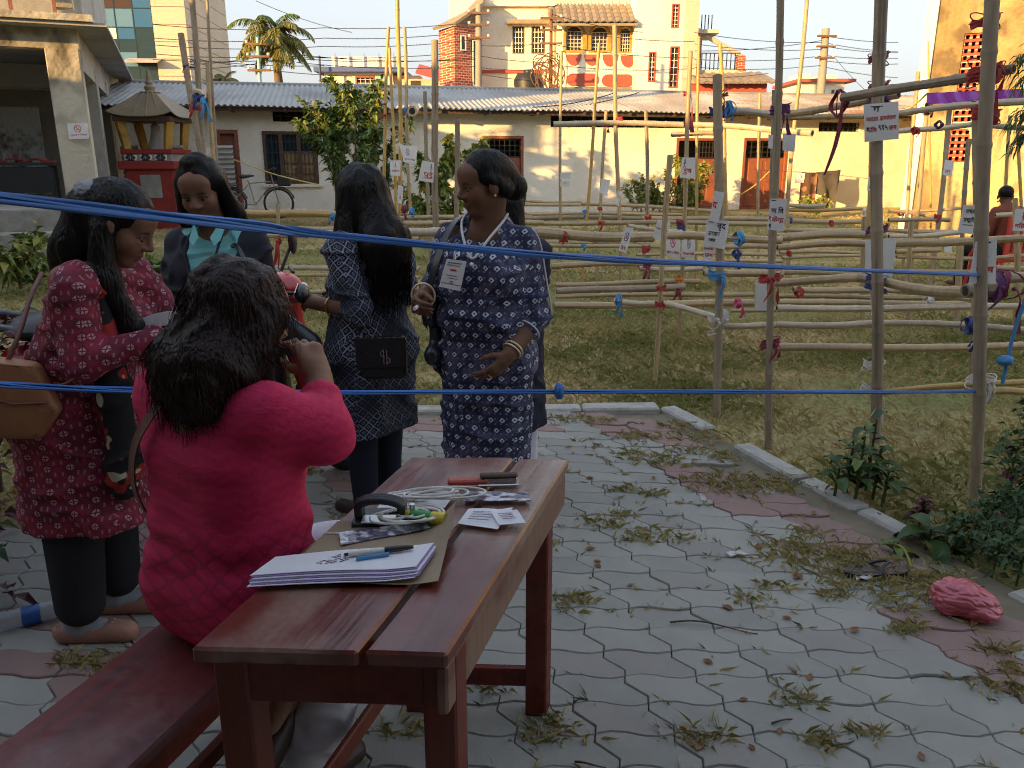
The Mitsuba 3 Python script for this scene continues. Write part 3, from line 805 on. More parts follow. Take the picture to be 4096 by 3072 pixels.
# ================================================================ unseen school blocks behind the camera, sized and placed to shade the foreground
for nm, (x0, x1, y0, y1, hh), lab in (('school_block', (-10.0, 9.0, -13.0, -4.0, 7.2), 'unseen two storey school block behind the viewer, sized for its shade'), ('school_wing', (-26.0, -9.2, -4.2, 8.0, 4.4), 'unseen single storey school wing to the left of the viewer, shaped to cast shade')):
    k = thing(nm, lab, 'building')
    part(k, 'wall', bx(x0, x1, y0, y1, -0.1, hh), 'grey_plaster')
    part(k, 'roof_slab', bx(x0 - 0.5, x1 + 0.5, y0 - 0.5, y1 + 0.5, hh, hh + 0.18), 'concrete')
    for i in range(5):
        if nm == 'school_block':
            part(k, 'window', bx(x0 + 1.5 + i * 3.4, x0 + 2.9 + i * 3.4, y1 + 0.002, y1 + 0.05, 1.0, 2.4), 'glass_house')
        else:
            part(k, 'window', bx(x1 + 0.002, x1 + 0.05, y0 + 1 + i * 2.3, y0 + 2.2 + i * 2.3, 1.0, 2.4), 'glass_house')
    if nm == 'school_block':
        part(k, 'added_porch_roof', bx(-7.5, 4.5, -3.998, 0.35, 2.95, 3.08), 'concrete')  # unseen porch, added overhead to darken the desk front and near pavers
        part(k, 'added_porch_floor', bx(-7.5, 4.5, -3.998, 0.2, -0.05, 0.02), 'concrete')
        for x in (-7.3, -3.4, 1.6, 4.2):
            part(k, 'added_porch_pillar', bx(x - 0.15, x + 0.15, -0.35 if abs(x) < 3 else 0.0, -0.05 if abs(x) < 3 else 0.3, 0.022, 2.947), 'grey_plaster')

# ================================================================ pavement of interlocking wavy pavers
def paver_color(a, b):
    return lambda p, n, uv: mix(a, b, fbm(p.x * 9, p.y * 9, octaves=4)) * (0.8 + 0.4 * noise(p.x * 130, p.y * 130)) * (0.82 + 0.36 * cell_rand(dr.floor(p.x * 0.7 + 40), dr.floor(p.y * 0.9 + 40)) * 0.3 + 0.1)


PAV = [bsdf('paver_grey', mottled((0.315, 0.315, 0.28), (0.24, 0.24, 0.215), 10), 0.85, bump=lambda p, n, uv: noise(p.x * 160, p.y * 160), bump_scale=0.0016),
       bsdf('paver_pale', mottled((0.355, 0.35, 0.31), (0.27, 0.27, 0.24), 8), 0.85, bump=lambda p, n, uv: noise(p.x * 160, p.y * 160), bump_scale=0.0016),
       bsdf('paver_warm', mottled((0.315, 0.295, 0.265), (0.245, 0.235, 0.215), 9), 0.85, bump=lambda p, n, uv: noise(p.x * 160, p.y * 160), bump_scale=0.0016),
       bsdf('paver_red', mottled((0.29, 0.19, 0.165), (0.235, 0.165, 0.15), 9), 0.85, bump=lambda p, n, uv: noise(p.x * 160, p.y * 160), bump_scale=0.0016)]
bsdf('joint_soil', mottled((0.15, 0.125, 0.085), (0.22, 0.19, 0.135), 14), 0.95)
bsdf('kerb', stained((0.38, 0.375, 0.34), (0.22, 0.21, 0.17), 4, 0.8, 1), 0.9, bump=lambda p, n, uv: fbm(p.x * 30, p.y * 30, p.z * 30), bump_scale=0.01)
PC = (0.978,4.753,0)          # far right corner of the pavement
PE = (1.86,2.546,0)         # a point on its right edge
PFL = (-1.348,4.686,0)         # a point on its far edge
edir = unit([PE[0] - PC[0], PE[1] - PC[1]])
skew = edir[0] / edir[1]
slope_far = (PC[1] - PFL[1]) / (PC[0] - PFL[0])
PW, PH = 0.215, 0.125


def right_edge(y):
    return PC[0] + (y - PC[1]) * skew


XL = -2.15
base_poly = Polygon([(XL, 0.3), (right_edge(0.3), 0.3), (PC[0], PC[1]), (XL, PC[1] + slope_far * (XL - PC[0]))])
pb = ext(base_poly, 0.03)
pb = xf(pb, basis((1, 0, 0), (0, 1, 0), (0, 0, 1), (0, 0, -0.022)))
struct('pavement', pb, 'joint_soil', 'grey and reddish paving of wavy interlocking blocks')


def paver_outline():
    pts = []
    for t in np.linspace(0, 1, 6)[:-1]:
        pts.append((t * PW, 0.011 * math.sin(2 * PI * t)))
    for t in np.linspace(0, 1, 5)[:-1]:
        pts.append((PW + 0.017 * math.sin(2 * PI * t) + skew * t * PH, t * PH))
    for t in np.linspace(1, 0, 6)[:-1]:
        pts.append((t * PW + skew * PH, PH + 0.011 * math.sin(2 * PI * t)))
    for t in np.linspace(1, 0, 5)[:-1]:
        pts.append((0.017 * math.sin(2 * PI * t) + skew * t * PH, t * PH))
    return Polygon(pts)


PO = paver_outline()
PIN = PO.buffer(-0.0013, join_style=2)
PTOP = PO.buffer(-0.0036, join_style=2)
_a, _b = np.array(PIN.exterior.coords)[:-1], np.array(PTOP.exterior.coords)[:-1]
if len(_a) != len(_b):
    cc = np.array(PIN.centroid.coords[0])
    _b = cc + (_a - cc) * 0.96
NP = len(_a)


def paver_mesh():
    v = np.vstack([np.c_[_a, np.full(NP, 0.0)], np.c_[_a, np.full(NP, 0.024)], np.c_[_b, np.full(NP, 0.029)]])
    i = np.arange(NP)
    j = (i + 1) % NP
    top = ext(Polygon(_b), 1.0)
    tv, tf = np.asarray(top.vertices), np.asarray(top.faces)
    up = [f for f in tf if tv[f][:, 2].min() > 0.5]
    up = np.array(up)
    idx = np.array([np.argmin(np.linalg.norm(_b - q[:2], axis=1)) for q in tv]) + 2 * NP
    f = np.vstack([np.stack([i, j, j + NP], 1), np.stack([i, j + NP, i + NP], 1), np.stack([i + NP, j + NP, j + 2 * NP], 1), np.stack([i + NP, j + 2 * NP, i + 2 * NP], 1), idx[up]])
    return tm(v, f)


PM = paver_mesh()
cells = []
prng = np.random.default_rng(11)
for r in range(-2, 44):
    y = 0.55 + r * PH
    for c_ in range(-30, 30):
        x = c_ * PW + skew * (y - 0.55) + 0.08
        cx, cy = x + PW / 2 + skew * PH / 2, y + PH / 2
        if not (XL + 0.05 < cx < right_edge(cy) - 0.12 and cy < PC[1] + slope_far * (cx - PC[0]) - 0.12):
            continue
        near_edge = right_edge(cy) - cx
        gap = prng.random()
        if near_edge < 0.5 and gap < 0.16:
            continue
        cells.append((x, y, cx, cy, near_edge, PC[1] - cy))
vis = []
for q in cells:
    # seen: inside the frame, and how large it shows
    dz = -EYE[2]
    f = q[3] * math.cos(PITCH) - dz * math.sin(PITCH)
    u, w = 512 + 788 * q[2] / f, 384 - 788 * (q[3] * math.sin(PITCH) + dz * math.cos(PITCH)) / f
    vis.append(f if (-30 < u < 1054 and w < 800) else 99 + f)
order = np.argsort(vis)
dist = {}
rest = {}
nparts = 0
for rank, k in enumerate(order):
    x, y, cx, cy, ne, nf = cells[k]
    red = (0.3 < ne < 0.62 and prng.random() < 0.6) or (nf < 0.4 and prng.random() < 0.4) or (-1.7 < cx < -1.0 and prng.random() < 0.55) or (cx < -0.3 and cy > 2.9 and prng.random() < 0.12)
    m = PAV[3] if red else PAV[int(prng.choice([0, 0, 1, 1, 2]))]
    tx, ty, dz, an = prng.normal(0, 0.006), prng.normal(0, 0.006), prng.normal(0, 0.0012), prng.normal(0, 0.006)
    if ne < 0.9:
        tx, ty, dz = tx * 2.5, ty * 2.5, dz * 2.5 - 0.003
    M = T().translate([cx, cy, dz]).rotate([0, 0, 1], math.degrees(an)).rotate([1, 0, 0], math.degrees(tx)).rotate([0, 1, 0], math.degrees(ty)).translate([x - cx, y - cy, 0])
    if rank < 300:
        if m not in dist:
            dist[m] = mikit.ply(PM, m)
        scene[fast_key('pavement__paver')] = {**dist[m], 'to_world': M}
    else:
        rest.setdefault(m, []).append(xf(PM, np.array(M.matrix)))
for m, ms in rest.items():
    part('pavement', 'paver_field', cat(ms), m, kind='stuff')
# kerb stones along the right and the far edge
krng = np.random.default_rng(5)


def kerb_run(p0, p1, w):
    p0, p1 = np.array(p0[:2]), np.array(p1[:2])
    L_ = np.linalg.norm(p1 - p0)
    d = (p1 - p0) / L_
    s = 0.0
    while s < L_:
        ln = krng.uniform(0.28, 0.5)
        if krng.random() > 0.06:
            m = bev(0.006, min(ln, L_ - s) - 0.006, -w / 2 + krng.normal(0, 0.006), w / 2 + krng.normal(0, 0.006), -0.06, 0.036 + krng.normal(0, 0.006), 0.012)
            part('pavement', 'kerb_stone', xf(m, frame((*(p0 + d * s), krng.normal(0, 0.004)), math.degrees(math.atan2(d[1], d[0])) + krng.normal(0, 1.2))), 'kerb', smooth=30)
        s += ln


kerb_run(PC, (right_edge(1.6), 1.6), 0.11)
kerb_run((PC[0] - 0.05, PC[1]), (XL, PC[1] + slope_far * (XL - PC[0])), 0.12)

# ================================================================ grass
GREEN, DRY = bsdf('grass_green', mottled((0.17, 0.18, 0.05), (0.27, 0.26, 0.09), 3), 0.8), bsdf('grass_dry', mottled((0.50, 0.40, 0.18), (0.38, 0.29, 0.13), 3), 0.85)
bsdf('grass_olive', mottled((0.38, 0.33, 0.14), (0.29, 0.25, 0.10), 2), 0.85)


def blades(xy, z, h, lean, w, rg):
    """Bent blades, two triangles each."""
    n = len(xy)
    a = rg.uniform(0, 2 * PI, n)
    d = np.stack([np.cos(a), np.sin(a)], 1)
    s = np.stack([-d[:, 1], d[:, 0]], 1) * (w[:, None] / 2)
    b = np.c_[xy, z]
    o = d * (lean * h)[:, None]
    mid = np.c_[xy + o * 0.35, z + h * 0.62]
    tip = np.c_[xy + o, z + h * (1 - 0.35 * np.minimum(lean, 1.5) ** 1.2 / 1.8)]
    v = np.stack([b - np.c_[s, 0 * z], b + np.c_[s, 0 * z], mid + np.c_[s * 0.7, 0 * z], tip], 1).reshape(-1, 3)
    i = np.arange(n)[:, None] * 4
    return tm(v, np.vstack([i + [0, 1, 2], i + [0, 2, 3]]))


def field_grass():
    rg = np.random.default_rng(3)
    P = []
    for (ya, yb, dens) in ((2.2, 5.0, 1500), (5.0, 8, 1500), (8, 12, 800), (12, 21, 300)):
        xa, xb = -0.72 * yb, 0.72 * yb
        n = int((yb - ya) * (xb - xa) * dens)
        q = np.stack([rg.uniform(xa, xb, n), rg.uniform(ya, yb, n)], 1)
        q = q[np.abs(q[:, 0]) < 0.72 * q[:, 1] + 0.6]
        P.append(q)
    q = np.vstack(P)
    inside = (q[:, 0] > XL - 0.02) & (q[:, 0] < PC[0] + (q[:, 1] - PC[1]) * skew + 0.05) & (q[:, 1] < PC[1] + slope_far * (q[:, 0] - PC[0]) + 0.05)
    q = q[~inside]
    nz = meshkit.fbm(np.c_[q[:, 0] * 0.9, q[:, 1] * 1.6, 0 * q[:, 0]], 4)
    q = q[rg.random(len(q)) < 0.35 + 1.3 * (nz - 0.3)]
    nz = meshkit.fbm(np.c_[q[:, 0] * 0.9, q[:, 1] * 1.6, 0 * q[:, 0]], 4)
    far = np.clip(q[:, 1] / 9, 0.5, 2.0)
    h = rg.uniform(0.025, 0.07, len(q)) * (0.6 + 1.0 * nz)
    z = 0.05 * 0 * h + 0.25 * np.clip((q[:, 1] - 14) / 8, 0, 1) - 0.03
    kind = nz + rg.normal(0, 0.09, len(q))
    for nm, sel, m in (('green', kind > 0.59, 'grass_green'), ('olive', (kind > 0.48) & (kind <= 0.59), 'grass_olive'), ('dry', kind <= 0.48, 'grass_dry')):
        k = sel
        part('field_grass', 'blades', blades(q[k], z[k], h[k], rg.uniform(0.3, 1.6, k.sum()), 0.0024 + 0.0018 * far[k], rg), m, kind='stuff')
    labels['field_grass'] = {'label': 'short patchy green and straw coloured grass of the field', 'category': 'grass', 'kind': 'stuff'}


_used.add('field_grass')
field_grass()

# tufts growing in the joints of the paving
tufts = [[(0.386,3.089,0.1),(0.525,3.456,0.06),(0.361,4.523,0.12),(0.497,4.479,0.08),(0.703,4.195,0.13),(0.758,3.842,0.14),(1.082,4.195,0.16),(0.981,3.976,0.1),(1.026,3.567,0.14),(1.122,3.511,0.2),(1.234,3.511,0.18),(0.642,2.973,0.11),(0.523,2.949,0.07),(0.457,3.18,0.05),(0.194,2.454,0.07),(0.108,1.844,0.05),(0.093,1.787,0.07),(0.237,2.484,0.05),(0.846,2.484,0.06),(0.937,2.562,0.05),(1.14,2.804,0.18),(1.218,2.767,0.2),(1.308,2.767,0.16),(1.352,2.661,0.18),(1.458,2.627,0.16),(1.271,2.594,0.14),(1.336,2.439,0.08),(0.489,1.796,0.07),(0.537,1.787,0.05),(0.816,1.941,0.06),(0.815,1.776,0.05),(0.962,1.799,0.05),(1.537,2.068,0.07),(1.463,1.982,0.08),(1.118,2.9,0.1),(1.249,3.003,0.08),(0.603,3.942,0.06),(0.139,2.9,0.05),(1.105,3.875,0.08),(0.993,4.395,0.1),(1.486,2.546,0.1),(1.596,2.627,0.1),(1.28,2.286,0.04),(1.339,2.313,0.05),(-1.185,2.172,0.06),(-1.302,2.113,0.07),(-1.357,2.136,0.05),(-0.524,1.799,0.05),(-0.311,1.808,0.06),(-0.063,1.992,0.04),(-0.661,4.523,0.05),(-1.037,3.685,0.05),(-0.815,4.612,0.04),(1.542,2.184,0.05),(1.138,2.515,0.05),(0.658,3.403,0.05)]]


def make_tuft(x, y, r, i):
    rg = np.random.default_rng(100 + i)
    n = int(22 + 620 * r)
    a, q = rg.uniform(0, 2 * PI, n), r * np.sqrt(rg.random(n)) * rg.uniform(0.5, 1.25, n)
    xy = np.stack([x + q * np.cos(a) * 1.5, y + q * np.sin(a) * 0.75], 1)
    h = rg.uniform(0.012, 0.042, n) * (0.8 + 1.5 * r)
    ln = rg.uniform(0.5, 2.2, n)
    w = rg.uniform(0.002, 0.0045, n)
    g = rg.random(n) < 0.4
    k = thing('grass_tuft', TUFT_LAB(x, y, r), 'grass', group='grass tufts in the paving joints')
    for nm, s, m in (('blades', g, 'grass_olive'), ('dry_blades', ~g & (rg.random(n) < 0.6), 'grass_dry'), ('leaves', ~g & (rg.random(n) < 0.5), 'grass_green')):
        if s.sum() > 3:
            part(k, nm, blades(xy[s], np.full(s.sum(), 0.024), h[s], ln[s], w[s], rg), m)


TUFTN = {}


def TUFT_LAB(x, y, r):
    size = 'broad' if r > 0.12 else 'middling' if r > 0.065 else 'small'
    where = 'near the right kerb' if x > right_edge(y) - 0.75 else 'beside the far kerb' if y > PC[1] - 0.6 else 'left of the desk' if x < -0.5 else 'in the paving right of the desk'
    TUFTN[size + where] = n = TUFTN.get(size + where, 0) + 1
    return f'{ordinal(n)} {size} grass tuft from the left {where}'


for i, (x, y, r) in enumerate(sorted(tufts[0], key=lambda q: q[0] / q[1])):
    make_tuft(x, y, r, i)


def joint_weeds():
    """Thin dry blades scattered along the wavy joints."""
    rg = np.random.default_rng(21)
    pts = []
    for (x, y, cx, cy, ne, nf) in cells:
        n = rg.poisson(1.3 if cx > -1 else 0.5)
        for _ in range(n):
            t = rg.random()
            b = np.array([x + t * PW, y + 0.011 * math.sin(2 * PI * t)]) if rg.random() < 0.65 else np.array([x + skew * t * PH + 0.017 * math.sin(2 * PI * t), y + t * PH])
            m = rg.integers(2, 9)
            pts.append(b + rg.normal(0, 0.006, (m, 2)))
    q = np.vstack(pts)
    n = len(q)
    k = rg.random(n)
    for s, m in ((k < 0.45, 'grass_dry'), ((k >= 0.45) & (k < 0.8), 'grass_olive'), (k >= 0.8, 'joint_soil')):
        part('joint_weeds', 'blades', blades(q[s], np.full(s.sum(), 0.018), rg.uniform(0.012, 0.034, s.sum()), rg.uniform(0.6, 2.4, s.sum()), rg.uniform(0.002, 0.004, s.sum()), rg), m, kind='stuff')
    labels['joint_weeds'] = {'label': 'thin dry weeds sprouting along the wavy paving joints', 'category': 'weeds', 'kind': 'stuff'}


_used.add('joint_weeds')
joint_weeds()

# outlines of the lettering, in hundredths of a letter: polygons split by ";", rings by "/"
GLYPHS = {
 'purush': '0,53 0,59 102,59 102,53 95,52 95,17 88,17 88,28 83,26 76,26 72,28 67,36 67,52 59,52 58,40 50,34 63,22 61,18 63,14 63,6 61,3 54,0 43,1 37,5 32,1 21,0 9,6 5,11 5,13 8,15 11,15 16,9 20,7 29,7 31,11 28,13 20,12 18,18 25,20 25,27 14,26 7,31 5,36 5,52/80,51 83,45 88,42 88,52/75,46 74,38 75,34 76,33 83,33 83,37/33,19 42,9 46,7 55,7 57,9 55,13 46,12 44,18 53,20 53,22 48,25 48,27 39,36 40,44 47,44 49,42 52,44 52,52 33,52/12,52 13,34 16,33 21,33 25,36 25,52',
 'rush': '0,11 0,13 3,15 6,15 11,9 15,7 24,7 26,10 24,13 15,12 13,18 22,20 22,22 17,25 17,27 8,36 9,44 16,44 18,42 21,44 21,52 6,52 5,59 71,59 71,53 64,52 64,17 57,17 57,28 52,26 45,26 41,28 36,36 36,52 29,52 27,40 19,34 32,22 30,18 32,14 31,4 27,1 16,0 8,3/49,51 52,45 57,42 57,52/44,46 43,38 44,34 45,33 52,33 52,37',
 'puru': '0,53 0,59 65,59 65,53 59,52 58,40 54,36 50,34 60,23 63,22 61,18 63,14 62,4 58,1 47,0 37,5 32,1 21,0 9,6 5,11 5,13 8,15 11,15 16,9 20,7 29,7 31,11 28,13 20,12 18,18 25,20 25,27 14,26 7,31 5,36 5,52/33,19 42,9 46,7 55,7 57,9 55,13 46,12 44,18 53,20 53,22 48,25 48,27 39,36 40,44 47,44 49,42 52,44 52,52 33,52/12,52 13,34 16,33 21,33 25,36 25,52',
 'mahila': '0,45 0,51 42,51 41,58 43,64 52,69 62,69 72,65 81,57 84,51 151,51 151,44 145,43 145,9 138,9 138,44 129,44 128,9 122,9 122,32 119,32 115,28 113,22 107,24 108,31 102,32 99,30 100,23 111,13 106,8 95,18 92,24 92,32 96,37 101,39 106,39 113,36 122,39 122,44 86,44 85,34 67,34 67,30 78,31 83,29 88,22 86,13 80,9 78,9 76,12 76,16 81,18 80,23 70,24 66,21 67,13 76,5 76,3 73,0 68,2 60,11 59,22 61,27 59,33 62,39 67,41 78,41 78,44 51,44 51,9 44,9 44,44 35,44 35,10 28,9 27,25 15,25 15,21 13,19 9,19 4,23 3,30 8,32 8,44/49,59 51,51 75,52 73,56 62,62 52,62/15,33 27,32 27,44 15,44',
 'kendra': '0,45 0,51 37,51 37,55 34,61 24,62 23,68 26,69 32,69 37,67 40,64 45,51 108,51 107,44 98,44 98,34 87,34 82,28 82,24 88,20 92,20 92,24 94,26 101,26 103,24 103,17 101,14 105,8 99,5 95,13 89,13 89,9 74,0 69,0 69,5 83,14 77,19 75,23 75,32 81,39 91,41 91,44 31,44 31,36 40,37 46,33 48,29 48,22 44,12 41,12 37,14 41,27 39,30 33,29 31,26 31,9 24,9 24,18 18,16 9,17 3,24 4,35 8,39 14,41 24,40 24,44/10,31 11,24 13,23 21,24 24,27 24,34 13,34;51,29 54,35 73,35 73,28 64,28 64,23 62,21 56,22',
 'mavi': '75,36 75,42 79,42 78,49 80,55 89,60 99,60 105,58 113,53 121,42 130,42 131,36 124,34 124,0 117,0 117,9 105,7 100,9 95,15 96,26 100,30 106,32 117,31 116,35 88,35 88,0 81,0 81,35/102,22 103,15 105,14 114,15 117,18 117,25 104,24/86,50 88,42 112,43 110,47 99,53 89,53;0,36 0,42 57,42 57,35 51,34 51,0 44,0 44,35 35,35 35,1 28,0 27,16 15,16 15,12 13,10 9,10 4,14 3,21 8,23 8,35/15,24 27,23 27,35 15,35',
 'ga': '0,36 0,42 39,42 39,36 32,35 32,0 25,0 25,35 15,35 15,13 11,11 8,12 3,17 3,24 8,25 8,35',
 'matdata': '197,45 197,51 422,51 422,44 416,43 416,9 409,9 409,44 399,44 399,9 392,10 392,19 387,17 380,17 372,22 369,28 369,34 372,34 376,37 375,44 348,44 347,32 343,27 341,27 341,24 353,16 367,17 367,10 354,9 341,15 330,28 330,35 338,36 340,35 341,37 341,43 339,44 325,44 323,9 316,10 316,26 305,25 298,27 298,24 310,14 310,11 306,8 291,22 287,28 287,35 295,36 296,35 298,36 298,43 297,44 281,44 281,10 274,9 273,25 261,25 261,21 259,19 255,19 250,23 249,30 254,32 254,44 228,44 228,36 237,37 243,33 245,29 244,18 241,12 234,14 238,27 236,30 230,29 228,26 228,15 230,14 230,9 215,0 210,0 210,5 221,11 221,18 210,16 203,19 200,24 200,32 205,39 211,41 221,40 221,44/377,29 380,24 386,24 392,27 392,44 383,44 383,34/305,44 304,32 316,32 316,44/261,33 273,32 273,44 261,44/207,31 208,24 210,23 218,24 221,27 221,34 210,34;350,26 350,35 354,40 359,42 367,41 367,34 359,35 357,32 357,28 359,26 367,27 367,20 364,19 356,20;315,58 316,63 318,64 322,64 324,62 324,57 322,55 318,55;0,45 0,51 179,51 179,44 173,43 173,9 166,9 166,44 157,44 156,9 150,9 150,30 138,30 134,28 134,23 136,19 143,14 143,11 139,8 128,19 127,29 129,33 134,36 150,37 150,44 120,44 120,9 113,9 113,44 100,44 100,34 87,33 84,29 84,25 90,20 94,20 94,24 96,26 103,26 105,24 105,17 103,15 107,8 102,5 98,9 97,13 90,13 82,16 77,23 78,34 85,40 93,41 93,44 71,44 70,9 64,9 64,30 49,29 48,24 50,19 57,14 57,11 52,8 42,19 41,29 43,33 48,36 64,37 64,44 35,44 35,10 28,9 27,25 15,25 15,21 13,19 9,19 4,23 3,30 8,32 8,44/15,33 27,32 27,44 15,44',
 'dekhi': '0,40 0,46 21,46 18,56 8,57 7,63 10,64 16,64 21,62 24,59 29,46 37,46 36,53 40,61 47,64 57,64 71,57 79,46 105,46 105,40 99,39 98,4 92,4 91,5 77,4 64,10 53,23 54,31 62,30 64,31 64,38 62,39 46,39 46,4 39,4 39,39 26,39 26,29 13,28 10,24 10,20 16,15 20,15 20,19 22,21 29,21 31,19 31,12 29,10 33,3 28,0 26,1 23,8 16,8 8,11 3,18 4,29 11,35 19,36 19,39/64,20 76,11 90,12 91,15 82,14 74,19 73,30 79,36 91,36 91,39 71,39 70,27 66,22 64,22/81,28 80,23 82,21 88,21 91,23 91,29 83,30/44,54 46,46 70,47 68,51 57,57 47,57',
 'n915': '70,31 73,46 74,47 81,46 81,43 78,39 78,28 81,25 85,25 86,29 88,31 96,30 97,22 95,21 95,16 102,3 96,1 90,11 88,18 82,18 75,21;38,22 38,24 44,29 39,35 40,45 46,48 56,46 59,42 59,34 57,30 49,23 58,15 60,10 60,6 56,0 51,3 52,11/47,37 52,35 52,40 46,41;0,32 0,41 4,46 14,48 21,44 23,40 23,32 17,25 30,13 31,6 27,0 22,3 23,11 7,23/7,39 10,31 15,32 16,37 14,41 9,41',
 'samma': '0,37 0,43 109,43 109,37 103,36 102,1 95,2 95,17 83,17 83,13 81,11 77,11 72,15 71,22 76,24 76,36 58,36 58,24 69,24 69,17 58,17 58,13 56,11 52,11 46,17 46,22 51,24 51,36 41,36 40,2 39,1 32,2 32,18 21,17 14,19 14,16 26,6 26,3 21,0 7,14 3,20 3,27 11,28 13,27 14,28 14,35 13,36/94,24 95,36 83,36 83,24/21,36 20,24 32,24 32,36',
 'n1': '0,22 0,24 6,29 1,35 2,45 8,48 18,46 21,42 21,34 19,30 11,23 20,15 22,10 22,6 18,0 13,3 14,11/8,38 11,35 14,35 13,41 8,41',
 'vriddha': '0,53 0,59 72,59 71,52 62,52 62,42 51,42 46,36 46,32 52,28 56,28 56,32 58,34 65,34 67,32 67,25 65,22 69,16 63,13 59,21 52,21 44,24 39,31 40,42 47,48 55,49 55,52 32,52 32,17 30,14 24,12 24,9 25,7 31,7 36,9 38,3 31,0 22,1 17,7 17,13 20,18 25,20 25,26 13,24 8,26 3,32 3,40 8,47 14,49 25,48 25,52/10,39 11,32 13,31 22,32 25,35 25,42 12,41',
 'garbha': '173,0 176,18 184,18 185,15 180,1;0,44 0,50 39,50 40,48 46,51 51,51 54,50 59,44 59,31 70,31 70,43 63,43 62,50 140,50 139,61 142,66 146,68 154,68 158,66 163,58 165,50 172,50 172,43 166,42 166,8 159,8 159,43 150,43 149,8 143,8 143,29 131,29 127,27 127,22 129,18 136,13 136,10 131,7 121,18 120,28 122,32 127,35 143,36 143,43 113,43 113,8 106,8 106,17 94,15 89,17 84,23 85,34 89,38 95,40 106,39 106,43 77,43 77,8 70,8 70,24 59,24 59,20 57,18 51,19 47,24 47,29 49,31 52,31 52,33 42,35 39,39 39,43 32,43 32,8 25,8 25,43 15,43 15,21 11,19 3,25 3,32 8,33 8,43/146,59 148,50 158,50 156,58 153,61 148,61/91,30 92,23 94,22 103,23 106,26 106,33 93,32/45,42 47,40 52,40 49,44 46,44;60,57 60,61 65,69 70,69 74,64 73,60 70,65 65,65',
 'prasuti': '227,25 229,27 234,27 237,22 236,18 234,16 229,16 227,18;169,53 169,59 173,59 172,66 174,72 183,77 193,77 199,75 207,70 215,59 224,59 225,53 218,51 218,17 211,17 211,26 199,24 194,26 189,32 190,43 194,47 200,49 211,48 210,52 182,52 182,17 175,17 175,52/196,39 197,32 199,31 208,32 211,35 211,42 198,41/180,61 182,59 206,60 204,64 193,70 183,70 180,67;137,18 137,25 139,27 144,27 146,25 147,21 144,16 139,16;0,53 0,59 102,59 101,70 104,75 108,77 116,77 120,75 125,67 127,59 134,59 134,52 128,51 128,17 121,17 121,52 112,52 111,17 105,17 105,38 93,38 89,36 89,31 91,27 98,22 98,19 94,16 83,27 82,37 84,41 89,44 105,45 105,52 76,52 76,18 87,9 88,5 82,3 76,11 72,13 64,13 63,10 64,7 74,7 75,2 70,0 64,0 57,4 57,17 43,30 39,36 39,43 47,44 48,43 50,44 49,52 33,52 33,18 26,17 25,27 14,26 7,31 5,36 5,52/108,68 110,59 120,59 118,67 115,70 110,70/51,32 62,22 62,19 68,20 68,34 57,33 50,35/56,41 68,40 68,52 57,52/12,52 13,34 16,33 21,33 25,36 25,52;0,8 0,13 2,15 14,22 20,22 20,17 5,8',
 'nosmoke': '183,53 183,59 187,59 186,66 188,72 197,77 207,77 217,73 226,65 229,59 261,59 261,63 258,69 255,70 249,69 247,73 247,76 256,77 264,72 269,59 276,59 277,56 281,59 288,60 295,55 295,50 293,46 296,44 296,39 289,38 287,36 287,33 289,30 296,30 301,34 301,51 298,52 298,59 315,59 315,53 309,52 308,17 301,18 301,25 296,23 289,23 282,27 280,31 281,40 276,46 275,52 269,52 269,17 262,17 262,28 257,26 250,26 243,31 241,36 240,52 232,52 232,17 225,17 225,36 215,36 215,31 213,29 209,29 204,33 202,37 205,43 225,43 225,52 196,52 196,17 189,17 189,52/284,53 283,46 290,45 287,48 287,53/254,51 257,45 262,42 262,52/248,38 250,33 257,33 257,37 249,46/194,67 196,59 220,60 218,64 207,70 197,70;0,46 0,54 3,58 8,60 15,59 19,55 19,50 17,46 20,44 20,39 13,38 11,36 11,32 13,30 20,30 25,34 25,51 22,52 22,59 165,59 165,53 159,51 159,17 152,17 152,36 142,36 142,31 140,29 136,29 131,33 129,37 132,43 152,43 152,52 123,52 123,17 116,17 116,52 107,52 106,17 99,18 99,27 88,26 81,31 79,36 79,52 71,52 71,18 64,17 63,33 51,33 51,29 49,27 43,28 39,33 39,38 44,40 44,52 33,52 33,18 38,13 52,22 58,22 58,17 43,8 37,8 35,3 28,0 17,1 6,9 5,13 8,15 11,15 16,9 20,7 29,7 31,10 28,13 20,12 18,16 18,18 25,20 25,25 20,23 13,23 6,27 4,31 5,41/87,52 87,34 95,33 99,36 99,52/51,41 63,40 63,52 51,52/8,53 7,46 14,45 11,48 11,53',
